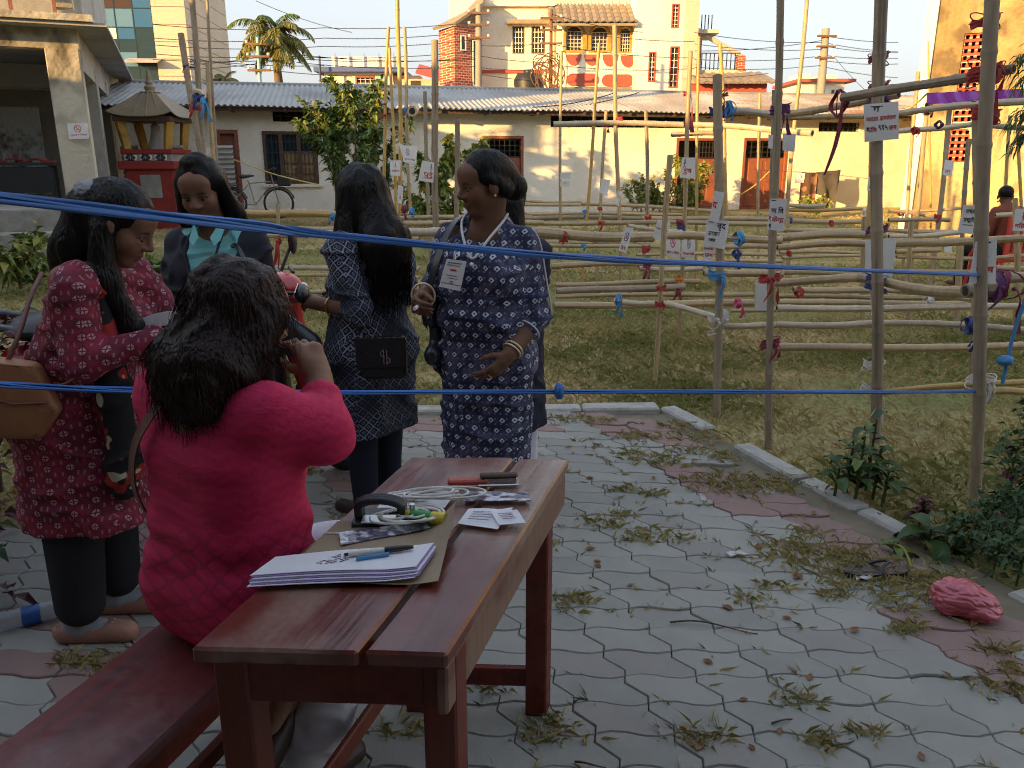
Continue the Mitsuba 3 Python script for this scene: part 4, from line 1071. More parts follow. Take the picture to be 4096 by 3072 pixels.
 'nomob': '203,43 203,49 207,49 206,56 208,62 217,67 227,67 237,63 246,55 249,49 281,49 281,53 278,59 275,60 269,59 267,63 267,66 276,67 284,62 289,49 296,49 297,46 301,49 308,50 315,45 315,40 313,36 316,34 316,29 309,28 307,26 307,23 309,20 316,20 321,24 321,41 318,42 318,49 335,49 335,43 329,42 328,7 321,8 321,15 316,13 309,13 302,17 300,21 301,30 296,36 295,42 289,42 289,7 282,7 282,18 277,16 270,16 263,21 261,26 260,42 252,42 252,7 245,7 245,26 235,26 235,21 233,19 229,19 224,23 222,27 225,33 245,33 245,42 216,42 216,7 209,7 209,42/304,43 303,36 310,35 307,38 307,43/274,41 277,35 282,32 282,42/269,36 268,28 269,24 270,23 277,23 277,27/214,57 216,49 240,50 238,54 227,60 217,60;0,43 0,49 43,49 42,55 38,60 30,59 29,66 32,67 41,66 46,61 51,49 186,49 186,43 180,42 179,7 173,7 173,30 170,30 166,26 164,20 158,22 159,29 153,30 150,28 151,21 162,11 158,6 154,8 146,16 143,22 143,30 147,35 157,37 164,34 173,37 173,42 136,42 136,32 120,32 119,29 121,27 134,27 139,22 140,19 139,13 137,10 133,9 133,7 137,7 137,3 135,0 125,4 122,7 116,7 112,10 112,14 114,16 119,16 123,13 128,13 132,15 131,21 119,20 114,24 112,28 112,33 115,37 120,39 129,39 129,42 105,42 105,7 98,7 98,42 88,42 88,7 81,7 81,16 75,14 68,14 63,16 58,22 58,30 62,36 70,39 81,38 81,42 51,42 51,7 44,7 44,42 35,42 35,8 28,7 27,23 15,23 15,19 13,17 9,17 4,21 3,28 8,30 8,42/74,31 78,25 81,25 81,32/65,28 68,21 73,21 67,29/15,31 27,30 27,42 15,42',
 'la': '0,37 0,43 62,43 62,36 56,35 56,1 49,1 49,36 40,36 39,1 33,1 33,24 30,24 26,20 24,14 18,16 19,23 13,24 10,22 11,15 22,5 17,0 6,10 3,16 3,24 7,29 12,31 17,31 24,28 33,31 33,36',
 'ya': '0,36 0,42 40,42 40,36 33,35 33,0 26,1 26,10 21,8 14,8 6,13 3,19 3,25 6,25 10,28 10,33 9,35/11,20 14,15 20,15 26,18 26,35 17,35 17,25',
}

# ================================================================ bamboo queue barriers
def bamboo_color(a, b, c_):
    def f(p, n, uv):
        k = fbm(p.x * 2.1, p.y * 2.1, p.z * 0.8, octaves=3)
        st = noise(uv.x * 2.5, uv.y * 26, p.y * 2)
        col = mix(mix(a, b, smoothstep(0.3, 0.7, k)), c_, smoothstep(0.62, 0.85, st) * 0.6)
        return col * (0.85 + 0.3 * noise(p.x * 60, p.y * 60, p.z * 14))
    return f


bsdf('bamboo', bamboo_color((0.47, 0.35, 0.195), (0.38, 0.29, 0.175), (0.20, 0.14, 0.08)), 0.55)
bsdf('bamboo_grey', bamboo_color((0.35, 0.275, 0.19), (0.27, 0.215, 0.155), (0.12, 0.095, 0.07)), 0.65)
bsdf('bamboo_pale', bamboo_color((0.53, 0.45, 0.33), (0.44, 0.37, 0.265), (0.26, 0.21, 0.14)), 0.5)
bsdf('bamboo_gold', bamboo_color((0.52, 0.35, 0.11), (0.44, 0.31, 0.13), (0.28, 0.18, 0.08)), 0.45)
bsdf('bamboo_end', (0.035, 0.025, 0.018), 0.9)
bsdf('bamboo_cut', (0.42, 0.33, 0.2), 0.8)
brg = np.random.default_rng(17)


def bamboo_mesh(a, b, r, seed):
    rg = np.random.default_rng(seed)
    a, b = np.array(a, float), np.array(b, float)
    L_ = np.linalg.norm(b - a)
    step = rg.uniform(0.24, 0.36) * (0.7 + r * 8)
    s0 = rg.uniform(0.05, step)
    ss, rr = [0.0], [r]
    s = s0
    while s < L_ - 0.02:
        for o, k in ((-0.02, 1.0), (-0.005, 1.13), (0.005, 1.09), (0.018, 0.985), (step * 0.5, 0.97)):
            if 0 < s + o < L_:
                ss.append(s + o)
                rr.append(r * k)
        s += step * rg.uniform(0.9, 1.12)
    ss.append(L_)
    rr.append(r)
    o = np.argsort(ss)
    ss, rr = np.array(ss)[o], np.array(rr)[o]
    d = (b - a) / L_
    n1 = unit(np.cross(d, [0.3, 0.9, 0.2]))
    n2 = np.cross(d, n1)
    w = r * 0.55
    ph = rg.uniform(0, 6, 4)
    bend = w * np.sin(ss * 1.7 + ph[0]) * np.sin(PI * ss / L_)
    bend2 = w * np.sin(ss * 1.3 + ph[1]) * np.sin(PI * ss / L_)
    taper = 1 - 0.1 * ss / L_ if rg.random() < 0.5 else 0.9 + 0.1 * ss / L_
    P = a + d * ss[:, None] + n1 * bend[:, None] + n2 * bend2[:, None]
    m, uv = tube(P, rr * taper, 11, caps=True, uv=True)
    uv = np.c_[uv[:, 0] + rg.uniform(0, 50), uv[:, 1]]
    return m, uv, P[0], P[-1], d


def bamboo(kind, a, b, r, m, label, seed, group):
    mesh, uv, p0, p1, d = bamboo_mesh(a, b, r, seed)
    k = thing(f'bamboo_{kind}', label, f'bamboo {kind}', group=group)
    part(k, 'culm', mesh, m, smooth=True, uv=uv)
    # cut ends: a flat dark disc paints in the shade of the hollow
    for p, q in ((p0, -d), (p1, d)):
        if p[2] < 0.02 or r < 0.02:
            continue
        x = unit(np.cross(q, [0.31, 0.2, 0.93]))
        Mx = basis(x, np.cross(q, x), q, p + q * 0.002)
        hol = lathe([(0, 0), (r * 0.62, 0.0), (r * 0.62, 0.001), (0, 0.001)], 14)
        part(k, 'hollow_shade_disc', xf(hol, Mx), 'bamboo_end')
    return k


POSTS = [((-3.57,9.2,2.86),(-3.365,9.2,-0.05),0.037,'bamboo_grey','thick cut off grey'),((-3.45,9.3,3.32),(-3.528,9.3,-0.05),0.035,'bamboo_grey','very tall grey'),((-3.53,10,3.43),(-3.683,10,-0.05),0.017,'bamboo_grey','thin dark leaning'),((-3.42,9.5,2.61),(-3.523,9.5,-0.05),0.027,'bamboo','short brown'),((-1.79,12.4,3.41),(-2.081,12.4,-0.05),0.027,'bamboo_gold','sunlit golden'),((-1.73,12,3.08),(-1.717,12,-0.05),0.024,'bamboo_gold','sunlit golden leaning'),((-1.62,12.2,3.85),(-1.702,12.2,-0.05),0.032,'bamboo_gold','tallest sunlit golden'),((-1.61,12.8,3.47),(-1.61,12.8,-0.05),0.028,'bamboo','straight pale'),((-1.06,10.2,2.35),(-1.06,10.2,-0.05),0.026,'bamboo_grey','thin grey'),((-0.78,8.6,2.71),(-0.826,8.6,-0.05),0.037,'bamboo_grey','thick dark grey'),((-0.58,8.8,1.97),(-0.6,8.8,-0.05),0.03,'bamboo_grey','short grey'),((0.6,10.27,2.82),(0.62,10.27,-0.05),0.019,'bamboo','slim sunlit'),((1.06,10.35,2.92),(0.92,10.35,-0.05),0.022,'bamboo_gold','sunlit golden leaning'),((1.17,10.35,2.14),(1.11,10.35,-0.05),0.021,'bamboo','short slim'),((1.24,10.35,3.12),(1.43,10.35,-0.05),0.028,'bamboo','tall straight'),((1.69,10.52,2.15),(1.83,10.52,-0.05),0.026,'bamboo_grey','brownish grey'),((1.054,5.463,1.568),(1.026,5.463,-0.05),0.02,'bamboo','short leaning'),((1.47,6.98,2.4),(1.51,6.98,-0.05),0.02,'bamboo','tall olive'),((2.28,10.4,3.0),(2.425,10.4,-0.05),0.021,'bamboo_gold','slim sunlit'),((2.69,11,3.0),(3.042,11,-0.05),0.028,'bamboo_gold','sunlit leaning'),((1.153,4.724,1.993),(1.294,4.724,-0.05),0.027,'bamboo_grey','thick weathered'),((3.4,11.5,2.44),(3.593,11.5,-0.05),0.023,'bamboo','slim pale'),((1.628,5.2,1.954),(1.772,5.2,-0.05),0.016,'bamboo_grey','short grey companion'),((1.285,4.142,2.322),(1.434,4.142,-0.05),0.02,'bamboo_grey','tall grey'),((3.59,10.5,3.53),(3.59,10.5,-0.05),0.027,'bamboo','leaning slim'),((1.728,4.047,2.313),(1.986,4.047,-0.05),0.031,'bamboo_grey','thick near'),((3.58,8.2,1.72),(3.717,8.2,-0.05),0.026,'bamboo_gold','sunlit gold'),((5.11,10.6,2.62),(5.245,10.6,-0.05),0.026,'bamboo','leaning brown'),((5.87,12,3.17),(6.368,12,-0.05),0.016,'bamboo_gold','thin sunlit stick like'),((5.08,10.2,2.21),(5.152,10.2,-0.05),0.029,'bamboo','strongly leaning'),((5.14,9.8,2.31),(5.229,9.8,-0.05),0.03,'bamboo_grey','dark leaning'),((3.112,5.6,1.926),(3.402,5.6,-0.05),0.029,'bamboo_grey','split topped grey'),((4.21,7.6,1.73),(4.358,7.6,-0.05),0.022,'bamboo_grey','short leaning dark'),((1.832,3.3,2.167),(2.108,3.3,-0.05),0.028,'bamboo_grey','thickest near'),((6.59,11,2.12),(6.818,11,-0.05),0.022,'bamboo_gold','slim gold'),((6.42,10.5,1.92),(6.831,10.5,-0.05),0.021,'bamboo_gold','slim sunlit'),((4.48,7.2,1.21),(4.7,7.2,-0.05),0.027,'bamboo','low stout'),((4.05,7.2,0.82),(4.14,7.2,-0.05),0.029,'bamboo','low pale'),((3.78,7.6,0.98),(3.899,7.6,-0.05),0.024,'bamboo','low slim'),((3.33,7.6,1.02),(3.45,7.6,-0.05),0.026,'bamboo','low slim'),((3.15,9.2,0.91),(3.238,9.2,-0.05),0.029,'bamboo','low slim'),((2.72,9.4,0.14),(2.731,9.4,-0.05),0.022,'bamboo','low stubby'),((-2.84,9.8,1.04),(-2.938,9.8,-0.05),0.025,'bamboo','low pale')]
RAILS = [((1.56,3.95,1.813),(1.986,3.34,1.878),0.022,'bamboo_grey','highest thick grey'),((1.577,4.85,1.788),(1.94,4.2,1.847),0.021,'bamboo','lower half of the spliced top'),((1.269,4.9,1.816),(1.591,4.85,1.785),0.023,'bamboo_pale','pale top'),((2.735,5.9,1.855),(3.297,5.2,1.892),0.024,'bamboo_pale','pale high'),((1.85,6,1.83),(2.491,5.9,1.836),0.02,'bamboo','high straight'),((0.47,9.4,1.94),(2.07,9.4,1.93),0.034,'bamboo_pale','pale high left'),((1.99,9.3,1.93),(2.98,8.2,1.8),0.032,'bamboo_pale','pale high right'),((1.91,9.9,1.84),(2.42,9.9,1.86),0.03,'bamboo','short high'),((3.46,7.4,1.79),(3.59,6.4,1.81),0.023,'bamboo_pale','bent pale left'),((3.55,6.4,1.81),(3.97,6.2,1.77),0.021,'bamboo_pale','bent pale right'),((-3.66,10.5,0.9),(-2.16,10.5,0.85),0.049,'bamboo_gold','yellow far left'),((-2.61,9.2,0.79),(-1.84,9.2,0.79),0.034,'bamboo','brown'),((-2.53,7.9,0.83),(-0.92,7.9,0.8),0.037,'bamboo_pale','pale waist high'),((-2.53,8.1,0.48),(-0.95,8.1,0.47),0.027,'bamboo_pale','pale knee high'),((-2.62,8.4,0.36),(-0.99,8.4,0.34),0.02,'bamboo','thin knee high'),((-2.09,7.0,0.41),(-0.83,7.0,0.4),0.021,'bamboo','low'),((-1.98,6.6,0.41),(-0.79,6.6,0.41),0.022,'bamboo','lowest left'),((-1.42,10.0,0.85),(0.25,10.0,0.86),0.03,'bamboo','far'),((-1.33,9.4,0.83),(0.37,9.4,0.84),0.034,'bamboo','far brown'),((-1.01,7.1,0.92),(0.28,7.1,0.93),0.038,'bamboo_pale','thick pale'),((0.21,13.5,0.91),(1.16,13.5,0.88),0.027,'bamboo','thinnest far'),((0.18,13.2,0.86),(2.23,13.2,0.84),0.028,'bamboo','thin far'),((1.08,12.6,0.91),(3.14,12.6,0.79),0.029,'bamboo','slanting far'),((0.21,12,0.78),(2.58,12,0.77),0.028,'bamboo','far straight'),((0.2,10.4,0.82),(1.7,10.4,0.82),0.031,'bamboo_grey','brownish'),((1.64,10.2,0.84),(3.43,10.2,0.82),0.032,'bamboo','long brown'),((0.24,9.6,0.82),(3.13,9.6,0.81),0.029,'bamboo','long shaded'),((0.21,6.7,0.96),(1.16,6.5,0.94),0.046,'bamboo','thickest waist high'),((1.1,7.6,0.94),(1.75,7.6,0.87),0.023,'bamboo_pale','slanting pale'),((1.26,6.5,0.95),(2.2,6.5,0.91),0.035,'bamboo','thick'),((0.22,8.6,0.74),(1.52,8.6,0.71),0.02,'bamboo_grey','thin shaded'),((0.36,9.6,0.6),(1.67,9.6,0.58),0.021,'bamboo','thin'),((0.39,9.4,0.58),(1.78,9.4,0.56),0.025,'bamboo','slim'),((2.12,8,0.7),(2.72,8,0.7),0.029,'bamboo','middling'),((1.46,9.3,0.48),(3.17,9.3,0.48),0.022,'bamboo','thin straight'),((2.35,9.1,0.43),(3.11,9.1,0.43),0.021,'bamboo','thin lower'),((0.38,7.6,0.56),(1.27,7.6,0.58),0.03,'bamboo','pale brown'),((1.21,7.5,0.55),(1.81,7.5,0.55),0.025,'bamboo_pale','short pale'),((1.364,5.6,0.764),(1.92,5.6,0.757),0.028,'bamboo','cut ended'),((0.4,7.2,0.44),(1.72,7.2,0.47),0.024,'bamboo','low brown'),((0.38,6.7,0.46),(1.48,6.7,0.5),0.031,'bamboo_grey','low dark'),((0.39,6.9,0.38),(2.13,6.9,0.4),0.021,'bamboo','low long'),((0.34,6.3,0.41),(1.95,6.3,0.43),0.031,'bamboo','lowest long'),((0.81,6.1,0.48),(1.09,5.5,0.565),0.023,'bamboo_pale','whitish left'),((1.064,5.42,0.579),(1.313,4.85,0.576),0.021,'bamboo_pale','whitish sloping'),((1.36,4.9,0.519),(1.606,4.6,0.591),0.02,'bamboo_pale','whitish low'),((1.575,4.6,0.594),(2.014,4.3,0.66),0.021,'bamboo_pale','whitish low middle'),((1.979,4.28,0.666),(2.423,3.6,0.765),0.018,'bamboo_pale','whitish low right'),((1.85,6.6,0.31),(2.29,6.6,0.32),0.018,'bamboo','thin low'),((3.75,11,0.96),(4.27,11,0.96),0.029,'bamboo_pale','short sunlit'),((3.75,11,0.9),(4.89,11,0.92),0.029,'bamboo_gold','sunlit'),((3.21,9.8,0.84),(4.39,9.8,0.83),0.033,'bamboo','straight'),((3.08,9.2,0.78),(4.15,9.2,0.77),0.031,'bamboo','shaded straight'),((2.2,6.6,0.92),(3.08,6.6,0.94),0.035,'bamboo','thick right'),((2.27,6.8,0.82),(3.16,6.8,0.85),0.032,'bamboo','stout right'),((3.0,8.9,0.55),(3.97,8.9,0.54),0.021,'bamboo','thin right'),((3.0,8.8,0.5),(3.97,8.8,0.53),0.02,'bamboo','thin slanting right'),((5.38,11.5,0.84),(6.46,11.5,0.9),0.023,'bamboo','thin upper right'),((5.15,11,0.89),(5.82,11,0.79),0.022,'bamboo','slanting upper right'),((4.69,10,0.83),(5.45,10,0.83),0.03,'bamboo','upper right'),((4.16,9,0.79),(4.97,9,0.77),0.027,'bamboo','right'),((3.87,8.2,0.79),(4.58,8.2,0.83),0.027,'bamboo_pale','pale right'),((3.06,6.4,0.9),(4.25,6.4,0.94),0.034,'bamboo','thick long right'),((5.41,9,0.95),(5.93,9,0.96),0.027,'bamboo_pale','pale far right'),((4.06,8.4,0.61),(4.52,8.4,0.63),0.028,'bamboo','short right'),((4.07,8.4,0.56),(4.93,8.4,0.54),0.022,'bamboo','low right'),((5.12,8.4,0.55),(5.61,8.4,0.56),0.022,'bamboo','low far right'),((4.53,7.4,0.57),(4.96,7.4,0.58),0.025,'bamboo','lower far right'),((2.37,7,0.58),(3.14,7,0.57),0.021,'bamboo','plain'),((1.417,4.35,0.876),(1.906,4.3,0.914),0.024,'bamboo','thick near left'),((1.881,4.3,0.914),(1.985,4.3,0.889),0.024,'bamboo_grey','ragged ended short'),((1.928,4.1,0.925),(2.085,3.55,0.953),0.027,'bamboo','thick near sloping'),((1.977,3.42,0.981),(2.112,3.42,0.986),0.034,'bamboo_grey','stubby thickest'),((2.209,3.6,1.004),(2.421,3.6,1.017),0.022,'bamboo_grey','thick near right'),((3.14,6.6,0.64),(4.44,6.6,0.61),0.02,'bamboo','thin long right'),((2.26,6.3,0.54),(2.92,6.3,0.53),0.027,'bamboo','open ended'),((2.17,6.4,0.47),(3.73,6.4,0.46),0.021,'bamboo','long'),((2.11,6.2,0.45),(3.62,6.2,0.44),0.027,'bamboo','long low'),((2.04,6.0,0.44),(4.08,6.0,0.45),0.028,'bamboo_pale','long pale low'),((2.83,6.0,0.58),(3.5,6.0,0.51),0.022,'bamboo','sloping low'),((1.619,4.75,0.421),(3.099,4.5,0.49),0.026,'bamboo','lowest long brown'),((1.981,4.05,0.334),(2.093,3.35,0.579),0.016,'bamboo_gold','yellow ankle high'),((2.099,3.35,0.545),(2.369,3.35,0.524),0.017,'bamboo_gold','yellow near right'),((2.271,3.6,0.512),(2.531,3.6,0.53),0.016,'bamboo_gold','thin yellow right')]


def at_px(p):
    f = p[1] * math.cos(PITCH) - (p[2] - EYE[2]) * math.sin(PITCH)
    return 512 + 788 * p[0] / f


for n, i in enumerate(sorted(range(len(POSTS)), key=lambda i: POSTS[i][0][0] / POSTS[i][0][1])):
    a, b, r, m, l = POSTS[i]
    a = (a[0], a[1], min(a[2], 4.6))
    bamboo('post', b, a, r, m, f'{l} bamboo post, {ordinal(n + 1)} upright from the left', 300 + i, 'upright bamboo posts of the queue barriers')
for n, i in enumerate(sorted(range(len(RAILS)), key=lambda i: -(RAILS[i][0][2] + RAILS[i][1][2] - 3.04) / (RAILS[i][0][1] + RAILS[i][1][1]))):
    a, b, r, m, l = RAILS[i]
    bamboo('rail', a, b, r, m, f'{l} bamboo rail, {ordinal(n + 1)} crossbar from the top', 500 + i, 'bamboo crossbars of the queue barriers')

# ---------------------------------------------------------------- cloth and plastic ties
TCOL = dict(red=(0.36, 0.035, 0.035), maroon=(0.20, 0.025, 0.05), purple=(0.12, 0.03, 0.12), blue=(0.035, 0.055, 0.20), sky=(0.07, 0.25, 0.50), white=(0.60, 0.58, 0.56), orange=(0.60, 0.20, 0.05), pink=(0.52, 0.10, 0.20))
for q, c_ in TCOL.items():
    bsdf('tie_' + q, mottled(tuple(0.75 * x for x in c_), tuple(min(0.8, 1.15 * x) for x in c_), 40), 0.7, sheen=0.3)


def tie_mesh(p, r, seed, tails=2, tl=0.12, wraps=3, horizontal=False, wide=0.010):
    rg = np.random.default_rng(seed)
    p = np.array(p, float)
    ms = []
    # a wrinkled band of cloth round the pole, then a few cords of it
    hb = max(0.012, wraps * wide * 1.25)
    t = np.arange(22) * 2 * PI / 22
    rows = []
    for q in np.linspace(-0.5, 0.5, 7):
        R = (r * 1.1 + 0.004) * (1 + 0.16 * (meshkit.noise(np.stack([np.cos(t) * 2 + seed, np.sin(t) * 2, 0 * t + q * 9], 1)) - 0.4)) * (0.97 if abs(q) > 0.45 else 1)
        tilt = 0.35 * math.sin(seed) * r * np.cos(t)
        rows.append(np.stack([R * np.cos(t), R * np.sin(t), q * hb + tilt + 0.006 * np.sin(3 * t + seed)], 1))
    P = np.array(rows)
    if horizontal:
        P = P[..., [2, 0, 1]]
    P = np.concatenate([P, P[:, :1]], 1) + p
    ms.append(thick(P, 0.0))
    for w in range(min(2, wraps)):
        h = rg.uniform(-0.4, 0.4) * hb
        tl_ = rg.normal(0, 0.5)
        t2 = np.linspace(0, 2 * PI, 15)
        R = r * 1.14 + 0.008
        q = np.stack([R * np.cos(t2), R * np.sin(t2), h + tl_ * R * np.cos(t2)], 1)
        ms.append(tube(p + (q[:, [2, 0, 1]] if horizontal else q), wide * 0.45, 5))
    f = np.array([rg.uniform(-0.5, 0.5) * r, -r * 1.25 - 0.006, rg.normal(0, 0.008)])
    k = trimesh.creation.icosphere(2, 1.0)
    v = np.asarray(k.vertices) * [wide * 1.9, wide * 1.4, wide * 1.7]
    v *= (1 + 0.3 * (meshkit.noise(np.asarray(k.vertices) * 3 + seed) - 0.5))[:, None]
    ms.append(tm(v + p + f, k.faces))
    for t in range(tails):
        ln = tl * rg.uniform(0.6, 1.2)
        a = rg.uniform(-1, 1)
        n = 7
        s = np.linspace(0, 1, n)
        c0 = p + f + np.stack([a * min(ln, 0.12) * 0.55 * s + 0.012 * np.sin(4 * s + a), -0.012 * np.sin(3 * s), -ln * s ** 1.2], 1)
        w = wide * (0.8 + 1.5 * s)
        d = np.stack([np.cos(2 * s + a), 0.4 * np.sin(3 * s + a), 0 * s], 1)
        P = np.stack([c0 - d * w[:, None], c0 + d * w[:, None]], 1)
        ms.append(thick(P, 0.004))
    return cat(ms)


# (where, colour, post radius, tails, tail length, wraps, round a rail, what it is on)
TIES = [((1.788,4.1,2.014),'maroon',0.036,0,0,4,0,'high up the thick near post'),((1.805,4.1,1.879),'maroon',0.038,0,0,5,0,'above the splice of the top rails'),((1.799,4.08,1.85),'blue',0.04,0,0,3,0,'at the splice of the top rails'),((1.796,4.06,1.823),'purple',0.042,1,0.05,3,0,'under the splice of the top rails'),((1.566,3.95,1.792),'maroon',0.05,2,0.42,3,1,'with a long tail hanging from the end of the highest rail'),((1.363,4.2,1.778),'purple',0.04,2,0.16,6,0,'big knot where the pale top rail meets a tall post'),((1.887,3.38,2.063),'red',0.042,0,0,4,0,'highest band on the thickest post'),((1.891,3.33,1.874),'red',0.05,2,0.1,5,0,'big knot at the end of the highest rail'),((1.896,3.33,1.846),'red',0.05,1,0.12,5,0,'lower half of the big knot on the thickest post'),((1.936,3.36,1.707),'red',0.042,0,0,6,0,'wide band below the big knot'),((1.186,4.78,1.797),'blue',0.035,1,0.05,5,0,'on the weathered post under the pale top rail'),((1.254,4.8,1.818),'sky',0.034,2,0.1,3,1,'round the left end of the pale top rail'),((1.206,4.8,1.891),'maroon',0.03,1,0.1,2,0,'on top of the weathered post'),((1.49,7.0,1.84),'maroon',0.025,1,0.1,4,0,'where the tall olive post meets the high pale rail'),((1.47,7.0,2.07),'maroon',0.022,1,0.5,2,0,'with a long strip down the tall olive post'),((1.22,9.4,2.0),'red',0.03,2,0.12,3,0,'tied to the tall straight post'),((1.09,9.7,1.94),'maroon',0.03,1,0.08,3,0,'on the short slim post'),((0.95,9.9,1.96),'orange',0.03,1,0.06,3,0,'on the golden leaning post'),((0.6,10,1.97),'white',0.022,1,0.06,2,0,'at the left end of the high pale rail'),((2.904,5.8,1.88),'maroon',0.03,1,0.07,3,1,'on the pale high rail under the purple banner'),((3.072,5.5,1.899),'blue',0.035,2,0.08,3,0,'at the top of the split post'),((3.42,7.0,1.78),'red',0.025,2,0.06,3,1,'at the left end of the bent pale rail'),((3.41,6.6,1.81),'purple',0.022,0,0,3,1,'band on the bent pale rail'),((1.227,4.68,0.866),'sky',0.045,3,0.17,7,0,'large bow on the weathered post'),((1.372,4.15,0.928),'red',0.045,2,0.12,4,0,'on the tall grey post above the near rail'),((1.402,4.15,0.568),'maroon',0.04,2,0.1,4,0,'low on the tall grey post'),((1.888,4.1,1.187),'purple',0.042,1,0.04,4,0,'band on the thick near post beside the white papers'),((1.899,4.06,0.936),'blue',0.044,0,0,4,0,'band under the white papers'),((1.903,4.06,0.885),'blue',0.044,0,0,3,0,'lower band under the white papers'),((2.3,6.25,0.52),'red',0.035,2,0.1,3,1,'on the open ended rail'),((1.029,5.4,0.573),'red',0.028,1,0.05,4,0,'where the whitish rail meets the short leaning post'),((1.032,5.4,0.686),'red',0.026,0,0,3,0,'band on the short leaning post'),((0.82,6.0,0.5),'sky',0.032,2,0.1,3,1,'at the left tip of the whitish rail'),((1.46,6.85,0.54),'orange',0.03,2,0.12,3,0,'below the two hanging notices'),((1.42,6.7,0.49),'maroon',0.035,3,0.16,4,0,'below the orange one'),((1.45,6.9,1.02),'maroon',0.025,0,0,4,0,'above the two hanging notices'),((1.46,6.9,0.98),'blue',0.026,0,0,3,0,'just above the two hanging notices'),((1.68,9.9,0.86),'red',0.035,3,0.14,4,0,'on the brownish grey post'),((1.27,7.5,0.73),'red',0.03,1,0.05,5,0,'on the rail left of the short leaning post'),((1.27,7.4,0.59),'maroon',0.03,2,0.14,4,0,'at the cut end of a pale brown rail'),((1.83,6.4,0.93),'sky',0.045,1,0.1,5,1,'on the thick rail right of the weathered post'),((1.79,6.3,0.82),'blue',0.03,2,0.14,3,1,'hanging below the sky blue one'),((1.8,6.2,0.44),'pink',0.03,3,0.12,3,1,'on the lowest long rail'),((1.06,9.5,0.83),'red',0.03,1,0.08,3,0,'on the shaded long rail'),((0.58,9.3,0.64),'red',0.022,1,0.05,3,0,'on the slim sunlit post'),((0.44,6.6,0.93),'red',0.03,1,0.05,2,1,'behind the thickest rail'),((0.83,9.2,0.6),'sky',0.022,2,0.08,2,0,'on the leaning golden post'),((0.88,9.7,0.95),'sky',0.022,1,0.05,3,0,'far up the leaning golden post'),((1.07,9.8,0.98),'red',0.022,0,0,3,0,'band beside the blank sheet'),((2.09,3.36,1.003),'purple',0.052,1,0.1,5,1,'big knot right of the stubby rail'),((2.153,3.4,1.005),'maroon',0.05,3,0.2,4,1,'hanging from the near right rail'),((2.202,3.7,0.764),'blue',0.03,3,0.12,4,1,'on the whitish low rail'),((2.086,3.34,0.589),'white',0.045,3,0.14,3,0,'torn knot where the lower blue rope ends'),((1.937,4.05,0.349),'white',0.04,2,0.2,3,0,'torn strips on the thick near post'),((1.958,4.1,0.454),'white',0.042,0,0,4,0,'band above the torn strips'),((1.25,4.72,0.598),'white',0.04,1,0.06,4,0,'where the whitish rails meet'),((1.261,4.74,0.511),'white',0.04,0,0,1,0,'thin ring on the weathered post'),((3.27,6.1,0.47),'white',0.03,1,0.1,3,1,'on the long pale low rail'),((4.73,10.8,0.89),'white',0.03,3,0.12,4,1,'on the sunlit far rail'),((5.42,11.2,0.84),'red',0.025,2,0.1,3,1,'on a slanting rail by the yellow wall'),((5.15,9.7,0.89),'red',0.03,2,0.08,4,0,'at the foot of the dark leaning post'),((3.83,9.6,0.82),'red',0.025,1,0.1,3,1,'on the straight rail'),((3.03,8.7,0.57),'red',0.022,2,0.05,2,1,'on a thin right rail'),((3.33,9.6,0.85),'blue',0.025,1,0.04,4,1,'at the left of the straight rail'),((-3.39,9.0,2.2),'blue',0.05,2,0.14,3,0,'on the left bundle of posts'),((-3.29,8.9,2.12),'sky',0.06,2,0.2,4,1,'on the rail end of the left bundle'),((-3.44,9.0,2.09),'red',0.05,1,0.1,3,0,'below the rail end of the left bundle'),((-3.5,9.1,2.52),'blue',0.055,0,0,1,0,'thin ring on the thick cut off post'),((-1.57,12.3,2.27),'sky',0.035,2,0.1,4,0,'on the golden bundle of posts'),((-1.89,12.3,2.35),'red',0.03,0,0,1,0,'upper thin ring on the leftmost golden post'),((-1.9,12.3,2.19),'red',0.03,1,0.05,3,0,'on the leftmost golden post'),((-2.3,7.85,0.78),'red',0.035,3,0.3,2,1,'hanging below the waist high rail at the left'),((-2.31,10.3,0.85),'sky',0.04,1,0.1,4,1,'at the right end of the yellow far left rail'),((-1.32,9.8,0.97),'maroon',0.04,2,0.1,5,1,'beside the woman with long hair'),((-1.21,9.7,0.95),'sky',0.035,1,0.05,4,1,'next to the maroon one beside the woman with long hair'),((1.309,4.75,0.59),'white',0.045,0,0,4,1,'round the left end of the whitish low rail')]
for i, (p, col, r, tails, tl, wraps, hz, what) in enumerate(TIES):
    p = (p[0], p[1] + r * 0.9, p[2])
    nm = {'white': 'plastic', 'sky': 'plastic'}.get(col, 'cloth')
    single(f'{nm}_tie', tie_mesh(p, r, 900 + i, tails, max(tl, 0.02), max(wraps, 1), bool(hz), 0.0055 if p[1] < 6 else 0.0085), 'tie_' + col, f'{col.replace("sky", "sky blue")} {nm} tie {what}', 'tie', smooth=45)
# rail ends of the bundles, seen end on
for p, r, lab, g in (((-3.41,9.05,2.2), 0.075, 'bamboo rail seen end on in the left bundle of posts', 0), ((-1.45,12.1,2.24), 0.075, 'bamboo rail seen end on in the golden bundle of posts', 0)):
    bamboo('rail', p, tuple(np.array(p) + 1.9 * unit(np.array(p) - [-0.25, 0, 1.45])), r, 'bamboo_pale', lab, 777, 'bamboo crossbars of the queue barriers')

# ---------------------------------------------------------------- paper notices with lettering
bsdf('paper', mottled((0.70, 0.70, 0.70), (0.62, 0.62, 0.63), 6), 0.8)
bsdf('ink_red', (0.45, 0.04, 0.05), 0.8)
bsdf('ink_black', (0.03, 0.03, 0.035), 0.8)
bsdf('ink_purple', (0.18, 0.09, 0.16), 0.8)


